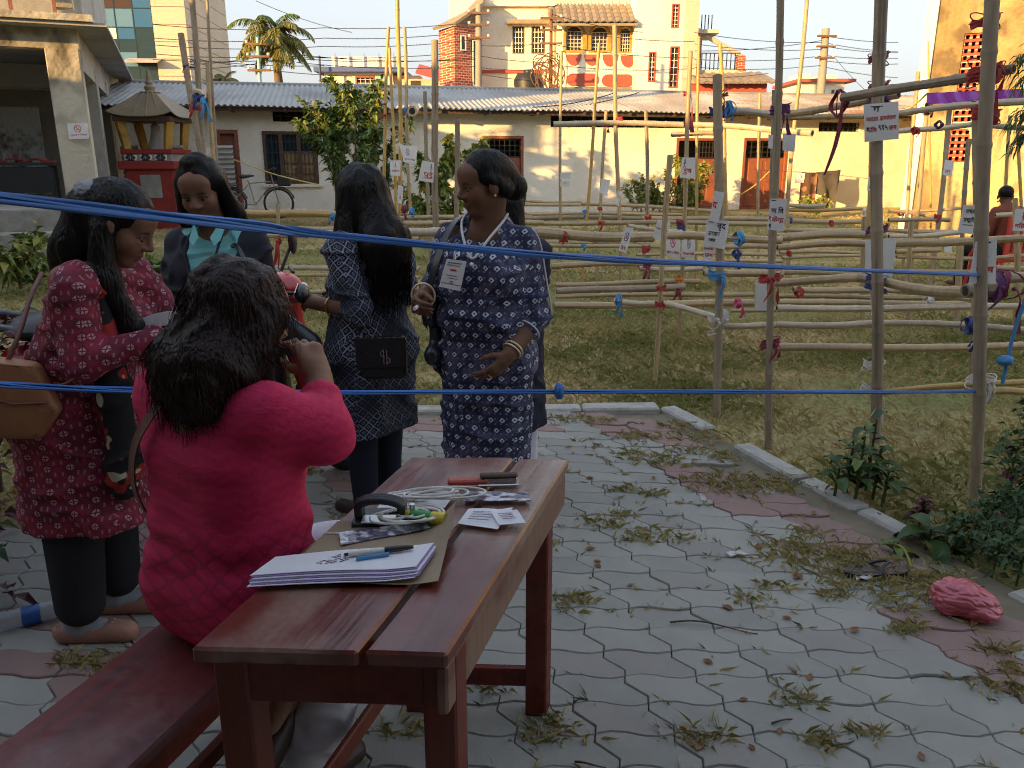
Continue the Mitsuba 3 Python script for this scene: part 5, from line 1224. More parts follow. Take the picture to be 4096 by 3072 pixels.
def glyph_shape(key):
    gs = []
    for poly in GLYPHS[key].split(';'):
        rs = [[tuple(map(float, q.split(','))) for q in ring.split(' ')] for ring in poly.split('/')]
        gs.append(Polygon(rs[0], [r for r in rs[1:] if len(r) > 2]).buffer(0))
    return unary_union(gs)


def ring_shape(r, t):
    return Point(0, 0).buffer(r, 16).difference(Point(0, 0).buffer(r - t, 16))


def strokes(*ls, w=0.03):
    return unary_union([LineString(l).buffer(w / 2, 3) for l in ls])


def sheet(C, curl, name, label, marks, cat_='notice', t=0.0015, seed=0, group=None):
    """A paper with corners C (top left, top right, bottom right, bottom left), curled, and flat print laid on it.
    marks: (shape in unit square coordinates u right, v up, ink)."""
    rg = np.random.default_rng(seed + 50)
    C = [np.array(q, float) for q in C]
    nrm = unit(np.cross(C[1] - C[0], C[3] - C[0]))
    if nrm[1] > 0:
        nrm = -nrm
    ph = rg.uniform(0, 6, 2)

    def at(u, v):
        u, v = np.asarray(u, float), np.asarray(v, float)
        p = (C[0] * ((1 - u) * v)[..., None] + C[1] * (u * v)[..., None] + C[2] * (u * (1 - v))[..., None] + C[3] * ((1 - u) * (1 - v))[..., None])
        w = np.linalg.norm(C[1] - C[0])
        off = curl * w * ((2 * u - 1) ** 2 * 0.6 + 0.5 * np.sin(3 * v + ph[0]) * (1 - v) + 0.12 * np.sin(5 * u + ph[1]))
        return p + nrm * off[..., None]

    k = thing(name, label, cat_, group=group)
    u, v = np.meshgrid(np.linspace(0, 1, 9), np.linspace(0, 1, 9), indexing='ij')
    part(k, 'sheet', thick(at(u, v), t), 'paper', smooth=40)
    by = {}
    for shp, ink in marks:
        by.setdefault(ink, []).append(shp)
    for ink, shps in by.items():
        g = unary_union(shps).intersection(sbox(0.01, 0.01, 0.99, 0.99))
        if g.is_empty:
            continue
        m = ext(g, 0.5)
        m = m.subdivide() if len(m.faces) < 4000 else m
        tv = np.asarray(m.vertices)
        # keep the upper face and a thin rim
        up = tv[:, 2] > 0.25
        pos = at(tv[:, 0], tv[:, 1]) + nrm * np.where(up, t / 2 + 0.0016, t / 2 + 0.0004)[:, None]
        part(k, 'print', tm(pos, m.faces), ink)
    return k


def word(key, x, y, w, h):
    """The word fitted into the box (x, y, w, h) of the unit square, y its bottom."""
    g = glyph_shape(key)
    a = g.bounds
    return affinity.affine_transform(g, [w / (a[2] - a[0]), 0, 0, h / (a[3] - a[1]), x - a[0] * w / (a[2] - a[0]), y - a[1] * h / (a[3] - a[1])])


def scribble(x, y, w, h, seed):
    rg = np.random.default_rng(seed)
    n = 7
    ls = [[(x, y + h), (x + w, y + h * rg.uniform(0.95, 1.1))]]
    for i in range(n):
        cx = x + w * (i + 0.5) / n
        ls.append([(cx, y + h), (cx + rg.uniform(-0.04, 0.04) * w, y + rg.uniform(0, 0.4) * h), (cx - rg.uniform(0, 0.1) * w, y + rg.uniform(0.3, 0.7) * h)])
    return strokes(*ls, w=0.022)


def person_icon(cx, cy, s):
    return unary_union([affinity.scale(Point(cx, cy + s * 0.36).buffer(s * 0.13), 0.8, 1), strokes([(cx, cy + s * 0.22), (cx - s * 0.02, cy - s * 0.1), (cx - s * 0.13, cy - s * 0.5)], [(cx - s * 0.02, cy - s * 0.1), (cx + s * 0.14, cy - s * 0.48)], [(cx - s * 0.16, cy - s * 0.05), (cx, cy + s * 0.2), (cx + s * 0.17, cy - s * 0.02)], w=s * 0.07)])


def stop_icon(cx, cy, rx, ry, t=0.04):
    g = unary_union([ring_shape(1, 0.2), strokes([(-0.68, 0.68), (0.68, -0.68)], w=0.2), strokes([(-0.5, -0.25), (0.4, -0.2)], [(0.2, 0.1), (0.35, 0.5)], w=0.16)])
    return affinity.affine_transform(g, [rx, 0, 0, ry, cx, cy])


R_, K_, P_ = 'ink_red', 'ink_black', 'ink_purple'
Q = {'s1': ((1.685,4.0,1.787),(1.849,4.0,1.802),(1.874,4.0,1.63),(1.71,4.0,1.615)),'s2': ((1.163,4.66,1.364),(1.222,4.66,1.354),(1.199,4.66,1.184),(1.147,4.66,1.199)),'s3': ((1.135,4.68,1.203),(1.266,4.68,1.193),(1.251,4.68,1.027),(1.124,4.68,1.051)),'s4': ((1.132,4.7,1.046),(1.192,4.7,1.038),(1.195,4.7,0.962),(1.137,4.7,0.968)),'s5': ((1.31,6.8,0.97),(1.43,6.8,0.96),(1.44,6.8,0.73),(1.32,6.8,0.75)),'s6': ((1.45,6.8,0.94),(1.56,6.8,0.93),(1.57,6.8,0.73),(1.45,6.8,0.74)),'s7': ((1.14,6.3,1.09),(1.24,6.3,1.07),(1.21,6.3,0.9),(1.11,6.3,0.95)),'s8': ((0.88,6.2,1.04),(0.94,6.2,1.03),(0.89,6.2,0.84),(0.83,6.2,0.86)),'s9': ((1.31,4.1,1.344),(1.394,4.1,1.342),(1.391,4.1,1.18),(1.306,4.1,1.191)),'s10': ((2.181,3.9,1.322),(2.278,3.9,1.32),(2.299,3.9,1.176),(2.17,3.9,1.192)),'s11': ((1.907,3.28,1.206),(1.992,3.28,1.222),(2.016,3.28,1.033),(1.903,3.28,1.035)),'s12': ((2.872,4.6,1.263),(2.974,4.6,1.271),(2.993,4.6,1.136),(2.877,4.6,1.143)),'s13': ((1.41,6.8,1.56),(1.52,6.8,1.56),(1.53,6.8,1.39),(1.4,6.8,1.4)),'s14': ((-0.92,8.4,1.54),(-0.8,8.4,1.52),(-0.81,8.4,1.32),(-0.97,8.4,1.34)),'s15': ((-1.59,11.9,1.76),(-1.37,11.9,1.75),(-1.39,11.9,1.49),(-1.58,11.9,1.53)),'s15b': ((-1.65,12.0,1.8),(-1.57,12.0,1.76),(-1.58,12.0,1.59),(-1.61,12.0,1.62)),'s16': ((-1.76,11.8,1.55),(-1.6,11.8,1.55),(-1.62,11.8,1.33),(-1.76,11.8,1.34)),'s17': ((0.6,10.1,1.4),(0.73,10.1,1.4),(0.72,10.1,1.32),(0.6,10.1,1.32)),'s17b': ((0.6,10.1,1.3),(0.71,10.1,1.3),(0.71,10.1,1.23),(0.6,10.1,1.23)),'s18': ((1.1,10.0,1.33),(1.21,10.0,1.31),(1.17,10.0,1.13),(1.08,10.0,1.16)),'s19': ((1.29,9.9,1.19),(1.33,9.9,1.18),(1.31,9.9,1.0),(1.28,9.9,1.02)),'s20': ((5.07,9.6,1.55),(5.18,9.6,1.54),(5.18,9.6,1.36),(5.07,9.6,1.38)),'s21': ((3.5,8.0,1.39),(3.54,8.0,1.38),(3.54,8.0,1.25),(3.5,8.0,1.26)),'s22': ((1.638,5.0,1.69),(1.717,5.0,1.685),(1.719,5.0,1.582),(1.645,5.0,1.591)),'s22b': ((1.583,5.1,1.688),(1.618,5.1,1.682),(1.622,5.1,1.6),(1.587,5.1,1.606)),'s23': ((1.926,4.35,1.114),(2.094,4.35,1.124),(2.102,4.35,0.91),(1.949,4.35,0.907)),'s24': ((1.869,4.1,0.894),(1.882,4.1,0.889),(1.918,4.1,0.695),(1.907,4.1,0.69)),'s25': ((1.393,4.5,0.873),(1.47,4.5,0.873),(1.48,4.5,0.696),(1.405,4.5,0.698)),'s26': ((-7.67,14.3,2.17),(-7.31,14.3,2.17),(-7.33,14.3,1.92),(-7.68,14.3,1.91)),'s27': ((-3.46,9.3,1.69),(-3.41,9.3,1.68),(-3.42,9.3,1.6),(-3.47,9.3,1.6)),'s28': ((-1.63,11.6,1.21),(-1.55,11.6,1.19),(-1.58,11.6,0.95),(-1.64,11.6,0.96)),'s29': ((3.57,10.3,1.39),(3.7,10.3,1.39),(3.69,10.3,1.27),(3.58,10.3,1.27)),'s30': ((4.45,8.2,0.71),(4.53,8.2,0.7),(4.54,8.2,0.62),(4.46,8.2,0.63))}
sheet(Q['s1'], 0.03, 'notice', 'large white notice with red and black lettering hung under the top rails', [(word('ga', 0.27, 0.78, 0.2, 0.13), K_), (strokes([(0.22, 0.93), (0.55, 0.91)], w=0.02), K_), (word('matdata', 0.06, 0.52, 0.86, 0.16), R_), (word('n1', 0.06, 0.25, 0.1, 0.14), K_), (word('dekhi', 0.17, 0.25, 0.2, 0.15), R_), (word('n915', 0.42, 0.27, 0.27, 0.15), K_), (word('samma', 0.72, 0.26, 0.22, 0.12), R_)], seed=1)
sheet(Q['s2'], 0.08, 'notice', 'narrow tilted white strip with one red letter above the handwritten notice', [(word('ya', 0.02, 0.42, 0.5, 0.22), R_)], seed=2)
sheet(Q['s3'], 0.07, 'notice', 'handwritten white notice in black on the weathered post', [(word('vriddha', 0.5, 0.62, 0.38, 0.26), K_), (scribble(0.16, 0.42, 0.5, 0.13, 1), K_), (scribble(0.2, 0.2, 0.3, 0.1, 2), K_), (strokes([(0.1, 0.93), (0.3, 0.88)], w=0.02), K_)], seed=3)
sheet(Q['s4'], 0.05, 'notice', 'half hidden sheet with two red lines under the handwritten notice', [(word('nosmoke', 0.05, 0.75, 0.9, 0.18), R_), (word('samma', 0.1, 0.2, 0.8, 0.28), R_)], seed=4)
sheet(Q['s5'], 0.04, 'notice', 'no smoking notice with a red circle, left of the two hanging notices', [(stop_icon(0.48, 0.58, 0.17, 0.23), R_), (word('nosmoke', 0.07, 0.1, 0.86, 0.14), R_), (strokes([(0.3, 0.92), (0.6, 0.9)], w=0.03), K_)], seed=5)
sheet(Q['s6'], 0.04, 'notice', 'notice with a small phone sign, right of the two hanging notices', [(stop_icon(0.52, 0.58, 0.13, 0.2), P_), (word('nomob', 0.1, 0.1, 0.84, 0.14), R_), (strokes([(0.2, 0.93), (0.6, 0.91)], w=0.03), K_)], seed=6)
sheet(Q['s7'], 0.25, 'notice', 'curled white notice slipping off the short leaning post', [(word('n1', 0.45, 0.75, 0.15, 0.16), K_), (word('matdata', 0.06, 0.52, 0.88, 0.1), R_)], seed=7)
sheet(Q['s8'], 0.05, 'notice', 'narrow tilted notice with an oval sign and red word on the thickest rail', [(stop_icon(0.5, 0.62, 0.28, 0.18), P_), (word('puru', 0.1, 0.1, 0.7, 0.14), R_)], seed=8)
sheet(Q['s9'], 0.03, 'notice', 'white notice with black and red words on the tall grey post', [(word('mavi', 0.12, 0.55, 0.75, 0.2), K_), (word('n1', 0.03, 0.28, 0.12, 0.16), R_), (word('kendra', 0.22, 0.24, 0.72, 0.22), R_), (word('n1', 0.08, 0.05, 0.14, 0.14), K_), (strokes([(0.05, 0.95), (0.35, 0.94)], w=0.025), K_)], seed=9)
sheet(Q['s10'], 0.04, 'notice', 'handwritten notice with two underlined words left of the thickest post', [(word('garbha', 0.18, 0.68, 0.7, 0.24), K_), (word('prasuti', 0.14, 0.38, 0.82, 0.22), K_), (strokes([(0.14, 0.3), (0.55, 0.31)], [(0.64, 0.32), (0.96, 0.32)], w=0.02), K_)], seed=10)
sheet(Q['s11'], 0.06, 'notice', 'large tapering notice with a drawn man and red word on the thickest post', [(person_icon(0.6, 0.62, 0.34), P_), (word('purush', 0.2, 0.2, 0.72, 0.18), R_), (strokes([(0.5, 0.93), (0.72, 0.93)], w=0.03), K_), (strokes([(0.4, 0.12), (0.42, 0.06)], w=0.02), R_)], seed=11)
sheet(Q['s12'], 0.04, 'notice', 'notice with a red word cut by the right edge of the picture', [(word('mahila', 0.08, 0.12, 0.84, 0.26), R_), (person_icon(0.5, 0.66, 0.4), R_)], seed=12)
sheet(Q['s13'], 0.05, 'notice', 'notice with a red word on the tall olive post before the dark doorway', [(word('rush', 0.16, 0.16, 0.62, 0.3), R_), (person_icon(0.25, 0.72, 0.46), P_)], seed=13)
sheet(Q['s14'], 0.06, 'notice', 'tilted notice with a red word beside the thick dark grey post', [(word('puru', 0.28, 0.16, 0.66, 0.3), R_), (person_icon(0.8, 0.68, 0.46), P_)], seed=14)
sheet(Q['s15'], 0.06, 'notice', 'sunlit notice with a round sign on the golden bundle of posts', [(stop_icon(0.35, 0.62, 0.13, 0.2), P_), (word('nosmoke', 0.12, 0.14, 0.76, 0.14), P_)], seed=15)
sheet(Q['s15b'], 0.1, 'paper_sheet', 'crumpled blank sheet behind the sunlit notice', [], 'paper', seed=16)
sheet(Q['s16'], 0.05, 'notice', 'notice with a short red word above the long haired woman', [(word('mahila', 0.15, 0.22, 0.75, 0.2), R_), (person_icon(0.5, 0.68, 0.36), P_)], seed=17)
sheet(Q['s17'], 0.06, 'paper_sheet', 'upper of two blank sheets on the slim sunlit post', [], 'paper', seed=18)
sheet(Q['s17b'], 0.06, 'paper_sheet', 'lower of two sheets on the slim sunlit post', [(strokes([(0.4, 0.8), (0.6, 0.5)], w=0.05), P_)], 'paper', seed=19)
sheet(Q['s18'], 0.12, 'paper_sheet', 'blank tilted sunlit sheet on the short slim post', [], 'paper', seed=20)
sheet(Q['s19'], 0.1, 'notice', 'sliver of a notice edge on the tall straight post', [(stop_icon(0.6, 0.6, 0.2, 0.1), P_)], seed=21)
sheet(Q['s20'], 0.08, 'notice', 'small notice on the dark leaning post before the yellow wall', [(word('la', 0.2, 0.18, 0.55, 0.2), R_)], seed=22)
sheet(Q['s21'], 0.08, 'notice', 'small sheet left of the thick near post', [(strokes([(0.3, 0.35), (0.7, 0.2)], [(0.5, 0.45), (0.5, 0.15)], w=0.07), P_)], seed=23)
sheet(Q['s22'], 0.05, 'paper_sheet', 'blank back of a notice right of the tall grey post', [], 'paper', seed=24)
sheet(Q['s22b'], 0.05, 'paper_sheet', 'blank sheet left of the tall grey post', [], 'paper', seed=25)
sheet(Q['s23'], 0.03, 'paper_sheet', 'wide blank sheet behind the thick near post', [], 'paper', seed=26)
sheet(Q['s24'], 0.2, 'paper_sheet', 'thin torn paper strip hanging left of the thick near post', [], 'paper', seed=27)
sheet(Q['s25'], 0.06, 'paper_sheet', 'blank white sheet left of the tall grey post near the whitish rail', [], 'paper', seed=28)
sheet(Q['s26'], 0.02, 'notice', 'no smoking notice stuck on the veranda pillar', [(stop_icon(0.48, 0.66, 0.17, 0.24), R_), (word('nosmoke', 0.12, 0.16, 0.78, 0.18), R_)], seed=29)
sheet(Q['s27'], 0.1, 'paper_sheet', 'small white sheet on the left bundle of posts', [], 'paper', seed=30)
sheet(Q['s28'], 0.08, 'notice', 'narrow notice with a red dot on the golden bundle of posts', [(Point(0.5, 0.35).buffer(0.12), R_)], seed=31)
sheet(Q['s29'], 0.1, 'cloth_scrap', 'grey sheet left of the hung clothes', [(strokes([(0.6, 0.9), (0.75, 0.5)], w=0.06), K_)], 'paper', seed=32)
sheet(Q['s30'], 0.05, 'paper_sheet', 'small white sheet low by the right rails', [], 'paper', seed=33)

# ================================================================ school desk, bench and what lies on the desk
def worn_wood(a, b, c_):
    def f(p, n, uv):
        s = p.x * 0.275 + p.y * 0.962
        t = p.x * 0.962 - p.y * 0.275
        g = fbm(s * 3, t * 38, p.z * 30, octaves=3)
        w = fbm(s * 3.2 + 7, t * 5.5, p.z * 5, octaves=4)
        col = mix(a, b, smoothstep(0.35, 0.75, g))
        return mix(col, c_, smoothstep(0.46, 0.68, w) * 0.8) * (0.9 + 0.2 * noise(s * 120, t * 120))
    return f


def worn_rough(p, n, uv):
    return 0.3 + 0.3 * fbm(p.x * 8, p.y * 8, p.z * 8, octaves=3)


bsdf('desk_top', worn_wood((0.13, 0.022, 0.014), (0.075, 0.015, 0.010), (0.27, 0.185, 0.145)), lambda p, n, uv: 0.16 + 0.34 * fbm(p.x * 9, p.y * 9, p.z * 9, octaves=3), bump=lambda p, n, uv: fbm((p.x * 0.275 + p.y * 0.962) * 5, (p.x * 0.962 - p.y * 0.275) * 60), bump_scale=0.002, specular=0.7, clearcoat=0.8, clearcoat_gloss=0.85)  # pale patches: real wear plus sky sheen put into the colour
bsdf('desk_side', worn_wood((0.15, 0.021, 0.011), (0.095, 0.015, 0.009), (0.15, 0.04, 0.025)), worn_rough, specular=0.4)
bsdf('desk_edge', worn_wood((0.17, 0.075, 0.05), (0.13, 0.05, 0.035), (0.23, 0.14, 0.10)), 0.5)
bsdf('bench_top', worn_wood((0.16, 0.026, 0.022), (0.09, 0.022, 0.026), (0.21, 0.11, 0.10)), worn_rough, bump=lambda p, n, uv: fbm(p.x * 20, p.y * 20), bump_scale=0.004, specular=0.5)
DFL, DFR = np.array([-0.527, 1.122, 0]), np.array([-0.105, 1.104, 0])
DL = np.array([0.256, 0.868, 0])
DU = DFR - DFL


def desk_box(u0, u1, w0, w1, z0, z1, r=0.004):
    """In desk units: u 0..1 across, w 0..1 along, sheared as the desk stands."""
    m = bev(u0 * 0.425, u1 * 0.425, w0 * 0.905, w1 * 0.905, z0, z1, r)
    return xf(m, basis(DU / 0.425, DL / 0.905, (0, 0, 1), DFL))


dk = thing('desk', 'old red brown wooden school desk with two top planks in the foreground', 'desk')
for (a, b) in ((0.0, 0.652), (0.682, 1.0)):
    m = desk_box(a, b, 0, 1, 0.727, 0.757, 0.005).subdivide().subdivide().subdivide()
    v = np.asarray(m.vertices)
    v = v + np.c_[0 * v[:, 0], 0 * v[:, 0], 0.005 * (meshkit.fbm(v * [3, 3, 0] + a, 3) - 0.5) * 2] + np.c_[0.004 * (meshkit.noise(v * [25, 25, 9] + 3) - 0.5), 0.004 * (meshkit.noise(v * [25, 25, 9]) - 0.5), 0 * v[:, 0]]
    part(dk, 'plank', tm(v, m.faces), 'desk_top', smooth=30)
part(dk, 'edge_board', desk_box(0.945, 0.99, 0.012, 0.985, 0.632, 0.724), 'desk_edge', label='paler worn board along the right side of the desk')
part(dk, 'apron', desk_box(0.13, 0.86, 0.06, 0.095, 0.615, 0.722), 'desk_side')
part(dk, 'apron', desk_box(0.13, 0.86, 0.92, 0.95, 0.615, 0.722), 'desk_side')
part(dk, 'apron', desk_box(0.04, 0.08, 0.06, 0.94, 0.632, 0.722), 'desk_side')
for (u, w) in ((0.005, 0.05), (0.855, 0.05), (0.005, 0.88), (0.80, 0.88)):
    part(dk, 'leg', desk_box(u, u + 0.138, w, w + 0.062, 0.028, 0.724), 'desk_side')
part(dk, 'stretcher', desk_box(0.14, 0.8, 0.9, 0.93, 0.11, 0.165), 'desk_side')
part(dk, 'stretcher', desk_box(0.05, 0.09, 0.11, 0.88, 0.20, 0.25), 'desk_side')

be = thing('bench', 'long dark red school bench beside the desk at lower left', 'bench')
bdir = unit([0.30, 0.954, 0])
bn = np.array([bdir[1], -bdir[0], 0])
B0 = np.array([-1.08, 0.93, 0])


def bench_box(u0, u1, s0, s1, z0, z1, r=0.006):
    return xf(bev(u0, u1, s0, s1, z0, z1, r), basis(bn, bdir, (0, 0, 1), B0))


m = bench_box(0, 0.285, -0.35, 1.02, 0.425, 0.455).subdivide().subdivide()
part(be, 'seat', m, 'bench_top', smooth=30)
part(be, 'apron', cat([bench_box(0.02, 0.045, -0.3, 0.98, 0.355, 0.424)]), 'desk_side')
part(be, 'apron', cat([bench_box(0.24, 0.265, -0.3, 0.98, 0.355, 0.424)]), 'desk_side')
for (u, s) in ((0.02, -0.3), (0.215, -0.3), (0.02, 0.92), (0.215, 0.92)):
    part(be, 'leg', bench_box(u, u + 0.05, s, s + 0.05, 0.028, 0.424), 'desk_side')
part(be, 'stretcher', bench_box(0.12, 0.155, -0.25, 0.92, 0.12, 0.16), 'desk_side')

d2 = thing('rear_desk', 'second dark red desk behind the seated woman', 'desk')
E0 = np.array([-1.56, 2.43, 0])


def desk2(u0, u1, w0, w1, z0, z1):
    return xf(bev(u0, u1, w0, w1, z0, z1, 0.004), frame(E0, 4))


part(d2, 'plank', desk2(-0.03, 0.46, -0.03, 0.20, 0.72, 0.75), 'desk_top')
part(d2, 'plank', desk2(-0.03, 0.46, 0.21, 0.40, 0.72, 0.75), 'desk_top')
for (u, w) in ((0, 0), (0.38, 0), (0, 0.33), (0.38, 0.33)):
    part(d2, 'leg', desk2(u, u + 0.055, w, w + 0.055, 0.028, 0.72), 'desk_side')
part(d2, 'apron', desk2(0.056, 0.379, 0.01, 0.035, 0.63, 0.718), 'desk_side')
part(d2, 'stretcher', desk2(0.056, 0.379, 0.015, 0.045, 0.12, 0.17), 'desk_side')

# papers
bsdf('kraft', mottled((0.33, 0.255, 0.165), (0.28, 0.215, 0.14), 7), 0.75)
bsdf('white_sheet', mottled((0.72, 0.73, 0.76), (0.66, 0.67, 0.71), 5), 0.75)
bsdf('purple_edge', (0.28, 0.20, 0.42), 0.8)
bsdf('dark_plastic', (0.022, 0.024, 0.03), 0.35, specular=0.5)
bsdf('green_plastic', (0.03, 0.26, 0.05), 0.4)
bsdf('yellow_plastic', (0.62, 0.50, 0.05), 0.4)
bsdf('red_plastic', (0.42, 0.08, 0.06), 0.4)
bsdf('cord_white', (0.66, 0.65, 0.60), 0.8)
bsdf('wrinkled_film', lambda p, n, uv: mix((0.10, 0.09, 0.13), (0.55, 0.55, 0.6), smoothstep(0.5, 0.66, fbm(p.x * 55, p.y * 75, p.z * 30, octaves=3))), 0.12, bump=lambda p, n, uv: fbm(p.x * 60, p.y * 60, p.z * 60), bump_scale=0.006, specular=1.0, clearcoat=1.0)  # pale blotches paint in the glints on the clear film


def flat_sheet(C, bumps, t=0.0012, n=13, seed=0, fold=0.0):
    rg = np.random.default_rng(seed)
    C = [np.array(q, float) for q in C]
    u, v = np.meshgrid(np.linspace(0, 1, n), np.linspace(0, 1, n), indexing='ij')
    P = C[0] * ((1 - u) * v)[..., None] + C[1] * (u * v)[..., None] + C[2] * (u * (1 - v))[..., None] + C[3] * ((1 - u) * (1 - v))[..., None]
    P[..., 2] += bumps(u, v)
    return thick(P, t)


k = thing('brown_envelope', 'large sheet of brown wrapping paper with raised corner on the desk', 'paper')
part(k, 'sheet', flat_sheet([(-0.381,1.577,0.763), (-0.122,1.577,0.763), (-0.137,1.307,0.763), (-0.445,1.313,0.763)], lambda u, v: 0.002 + 0.045 * np.clip((u - 0.72) / 0.28, 0, 1) ** 2 * v ** 1.5 + 0.006 * np.clip((u - 0.85) / 0.15, 0, 1) * (1 - v) + 0.004 * np.sin(4 * u) ** 2), 'kraft', smooth=40)
k = thing('paper_stack', 'open stack of white printed papers at the front of the desk', 'papers')
SC = [(-0.458,1.385,0.775), (-0.154,1.429,0.775), (-0.178,1.333,0.775), (-0.485,1.313,0.775)]
for i in range(7):
    o = np.array([0.003 * ((i * 5) % 3 - 1), -0.006 * (6 - i) * 0.6 + 0.002, 0])
    s_ = i

    def bump(u, v, i=i):
        return 0.0018 * i - 0.006 + 0.007 * np.sin(u * PI) * (0.4 + i * 0.06) + 0.006 * np.clip((u - 0.6) / 0.4, 0, 1) ** 2 + 0.004 * np.clip(u - 0.55, 0, 1) * np.sin(14 * u)
    part(k, 'sheet' if i % 2 == 0 else 'coloured_sheet', flat_sheet([np.array(q) + o for q in SC], bump, 0.0013), 'white_sheet' if i % 2 == 0 else 'purple_edge', smooth=40)
# handwritten columns on the top page
ms = []
wr = np.random.default_rng(4)
for i in range(5):
    for j in range(10):
        u, v = 0.33 + 0.035 * i + 0.012 * j, 0.36 + 0.05 * j
        P = np.array(SC[0]) * (1 - u) * v + np.array(SC[1]) * u * v + np.array(SC[2]) * u * (1 - v) + np.array(SC[3]) * (1 - u) * (1 - v)
        P[2] += 0.0018 * 6 - 0.006 + 0.007 * math.sin(u * PI) * 0.76 + 0.0014
        if wr.random() < 0.7:
            ms.append(xf(bx(-0.004 * wr.uniform(0.4, 1), 0.004 * wr.uniform(0.4, 1), -0.0008, 0.0008, 0, 0.0006), frame(P, wr.uniform(-25, 40))))
part(k, 'writing', cat(ms), 'ink_purple', kind='stuff')
k = thing('pen', 'white and black ballpoint pen lying across the paper stack', 'pen')
a, b = np.array((-0.316,1.376,0.792)), np.array((-0.194,1.406,0.792))
part(k, 'barrel', tube([a, a + (b - a) * 0.55], 0.0055, 12), 'cord_white', smooth=50)
part(k, 'cap', tube(spline([a + (b - a) * 0.55, a + (b - a) * 0.8, b], 8), [0.006, 0.0062, 0.006, 0.006, 0.0055, 0.005, 0.0045, 0.003], 12), 'dark_plastic', smooth=50)
part(k, 'button', tube([a - (b - a) * 0.06, a], 0.003, 8), 'dark_plastic', smooth=50)
k = thing('blue_pen', 'thin blue pen half hidden behind the white pen', 'pen')
a, b = np.array((-0.298,1.361,0.789)), np.array((-0.239,1.383,0.789))
part(k, 'barrel', tube([a, b], 0.004, 10), 'tie_sky', smooth=50)


def card_holder(name, C, label, seed):
    k = thing(name, label, 'card holder', group='plastic card holders with white cords')
    part(k, 'sleeve', flat_sheet(C, lambda u, v: 0.003 + 0.006 * meshkit.fbm(np.stack([u * 4, v * 3, 0 * u + seed], -1), 3), 0.002, seed=seed), 'wrinkled_film', smooth=40)
    return k


def cord(cx, cy, z, rx, ry, n, seed, tail):
    rg = np.random.default_rng(seed)
    pts = []
    for i in range(n * 10):
        t = i / 10 * 2 * PI
        q = 1 + 0.35 * math.sin(t * 0.37 + seed) + rg.normal(0, 0.04)
        pts.append((cx + rx * q * math.cos(t) + 0.02 * math.sin(t * 0.21), cy + ry * q * math.sin(t), z + 0.006 + 0.012 * abs(math.sin(t * 0.5 + seed)) + 0.0012 * (i // 10)))
    pts = tail[::-1] + pts
    return tube(spline(pts, len(pts) * 4), 0.0026, 6)


k = card_holder('card_holder', [(-0.362,1.504,0.766), (-0.203,1.57,0.766), (-0.173,1.53,0.766), (-0.347,1.451,0.766)], 'crumpled clear card holder with white cord on the brown paper', 1)
c1 = (-0.227,1.566,0.766)
part(k, 'cord', cord(c1[0], c1[1], 0.768, 0.055, 0.04, 7, 2, [(-0.3,1.524,0.768), (-0.342,1.513,0.768), (-0.397,1.515,0.766)]), 'cord_white', smooth=True)
k = card_holder('card_holder', [(-0.113,1.724,0.764), (0.037,1.719,0.764), (0.044,1.672,0.764), (-0.113,1.672,0.764)], 'flat dark card holder at the far side of the desk', 5)
c1 = (-0.179,1.693,0.766)
part(k, 'cord', cord(c1[0], c1[1], 0.766, 0.075, 0.03, 4, 5, [(-0.256,1.67,0.768), (-0.114,1.689,0.768)]), 'cord_white', smooth=True)
for i, (C, lab) in enumerate((([(-0.292,1.726,0.763), (-0.132,1.721,0.763), (-0.153,1.644,0.763), (-0.306,1.644,0.763)], 'white slips under the far cord loops'), ([(-0.098,1.627,0.764), (0.002,1.627,0.764), (-0.031,1.534,0.764), (-0.118,1.561,0.764)], 'folded white printed form at the right of the desk'), ([(-0.047,1.602,0.769), (0.012,1.602,0.769), (0.03,1.555,0.769), (-0.028,1.544,0.769)], 'second white form half under the first'))):
    k = thing('paper_slip', lab, 'paper')
    part(k, 'sheet', flat_sheet(C, lambda u, v: 0.003 + 0.005 * np.abs(np.sin(3 * u + i)) * v + 0.004 * u * v, 0.0012, seed=i), 'white_sheet', smooth=40)
    C = [np.array(q) for q in C]
    rows = []
    for r in range(4):
        v = 0.25 + 0.16 * r
        a = (C[0] * 0.82 + C[1] * 0.18) * v + (C[3] * 0.82 + C[2] * 0.18) * (1 - v)
        b = (C[0] * 0.3 + C[1] * 0.7) * v + (C[3] * 0.3 + C[2] * 0.7) * (1 - v)
        rows.append(tube([a + [0, 0, 0.0095], b + [0, 0, 0.0105]], 0.0008, 4))
    part(k, 'print', cat(rows), 'ink_purple', kind='stuff')
# hole punch
k = thing('hole_punch', 'dark grey two hole paper punch with arched handle', 'hole punch')
o = np.array((-0.286,1.57,0.764))
Mh = basis((1, 0, 0), (0, 1, 0), (0, 0, 1), o)
part(k, 'base', xf(bev(-0.058, 0.058, -0.03, 0.05, 0.0, 0.014, 0.003), Mh), 'dark_plastic')
part(k, 'bracket', xf(bev(-0.055, -0.038, -0.01, 0.03, 0.0145, 0.048, 0.003), Mh), 'dark_plastic')
part(k, 'bracket', xf(bev(0.038, 0.055, -0.01, 0.03, 0.0145, 0.048, 0.003), Mh), 'dark_plastic')
arc = [(0.05 * math.cos(t), -0.012 * math.sin(t), 0.03 + 0.026 * math.sin(t)) for t in np.linspace(0.35, PI - 0.35, 14)]
part(k, 'handle', xf(cat([tube(np.array(arc) + [0, y, 0.004], 0.0085, 8) for y in (-0.004, 0.006, 0.016)]), Mh), 'tank_black', smooth=50)
part(k, 'pin', xf(tube([(0.07, 0, 0.02), (0.07, 0, 0.045)], 0.006, 8), Mh), 'steel', smooth=50)
part(k, 'plate', xf(bev(-0.036, 0.036, -0.036, 0.0, 0.0145, 0.02, 0.001), Mh), 'steel')
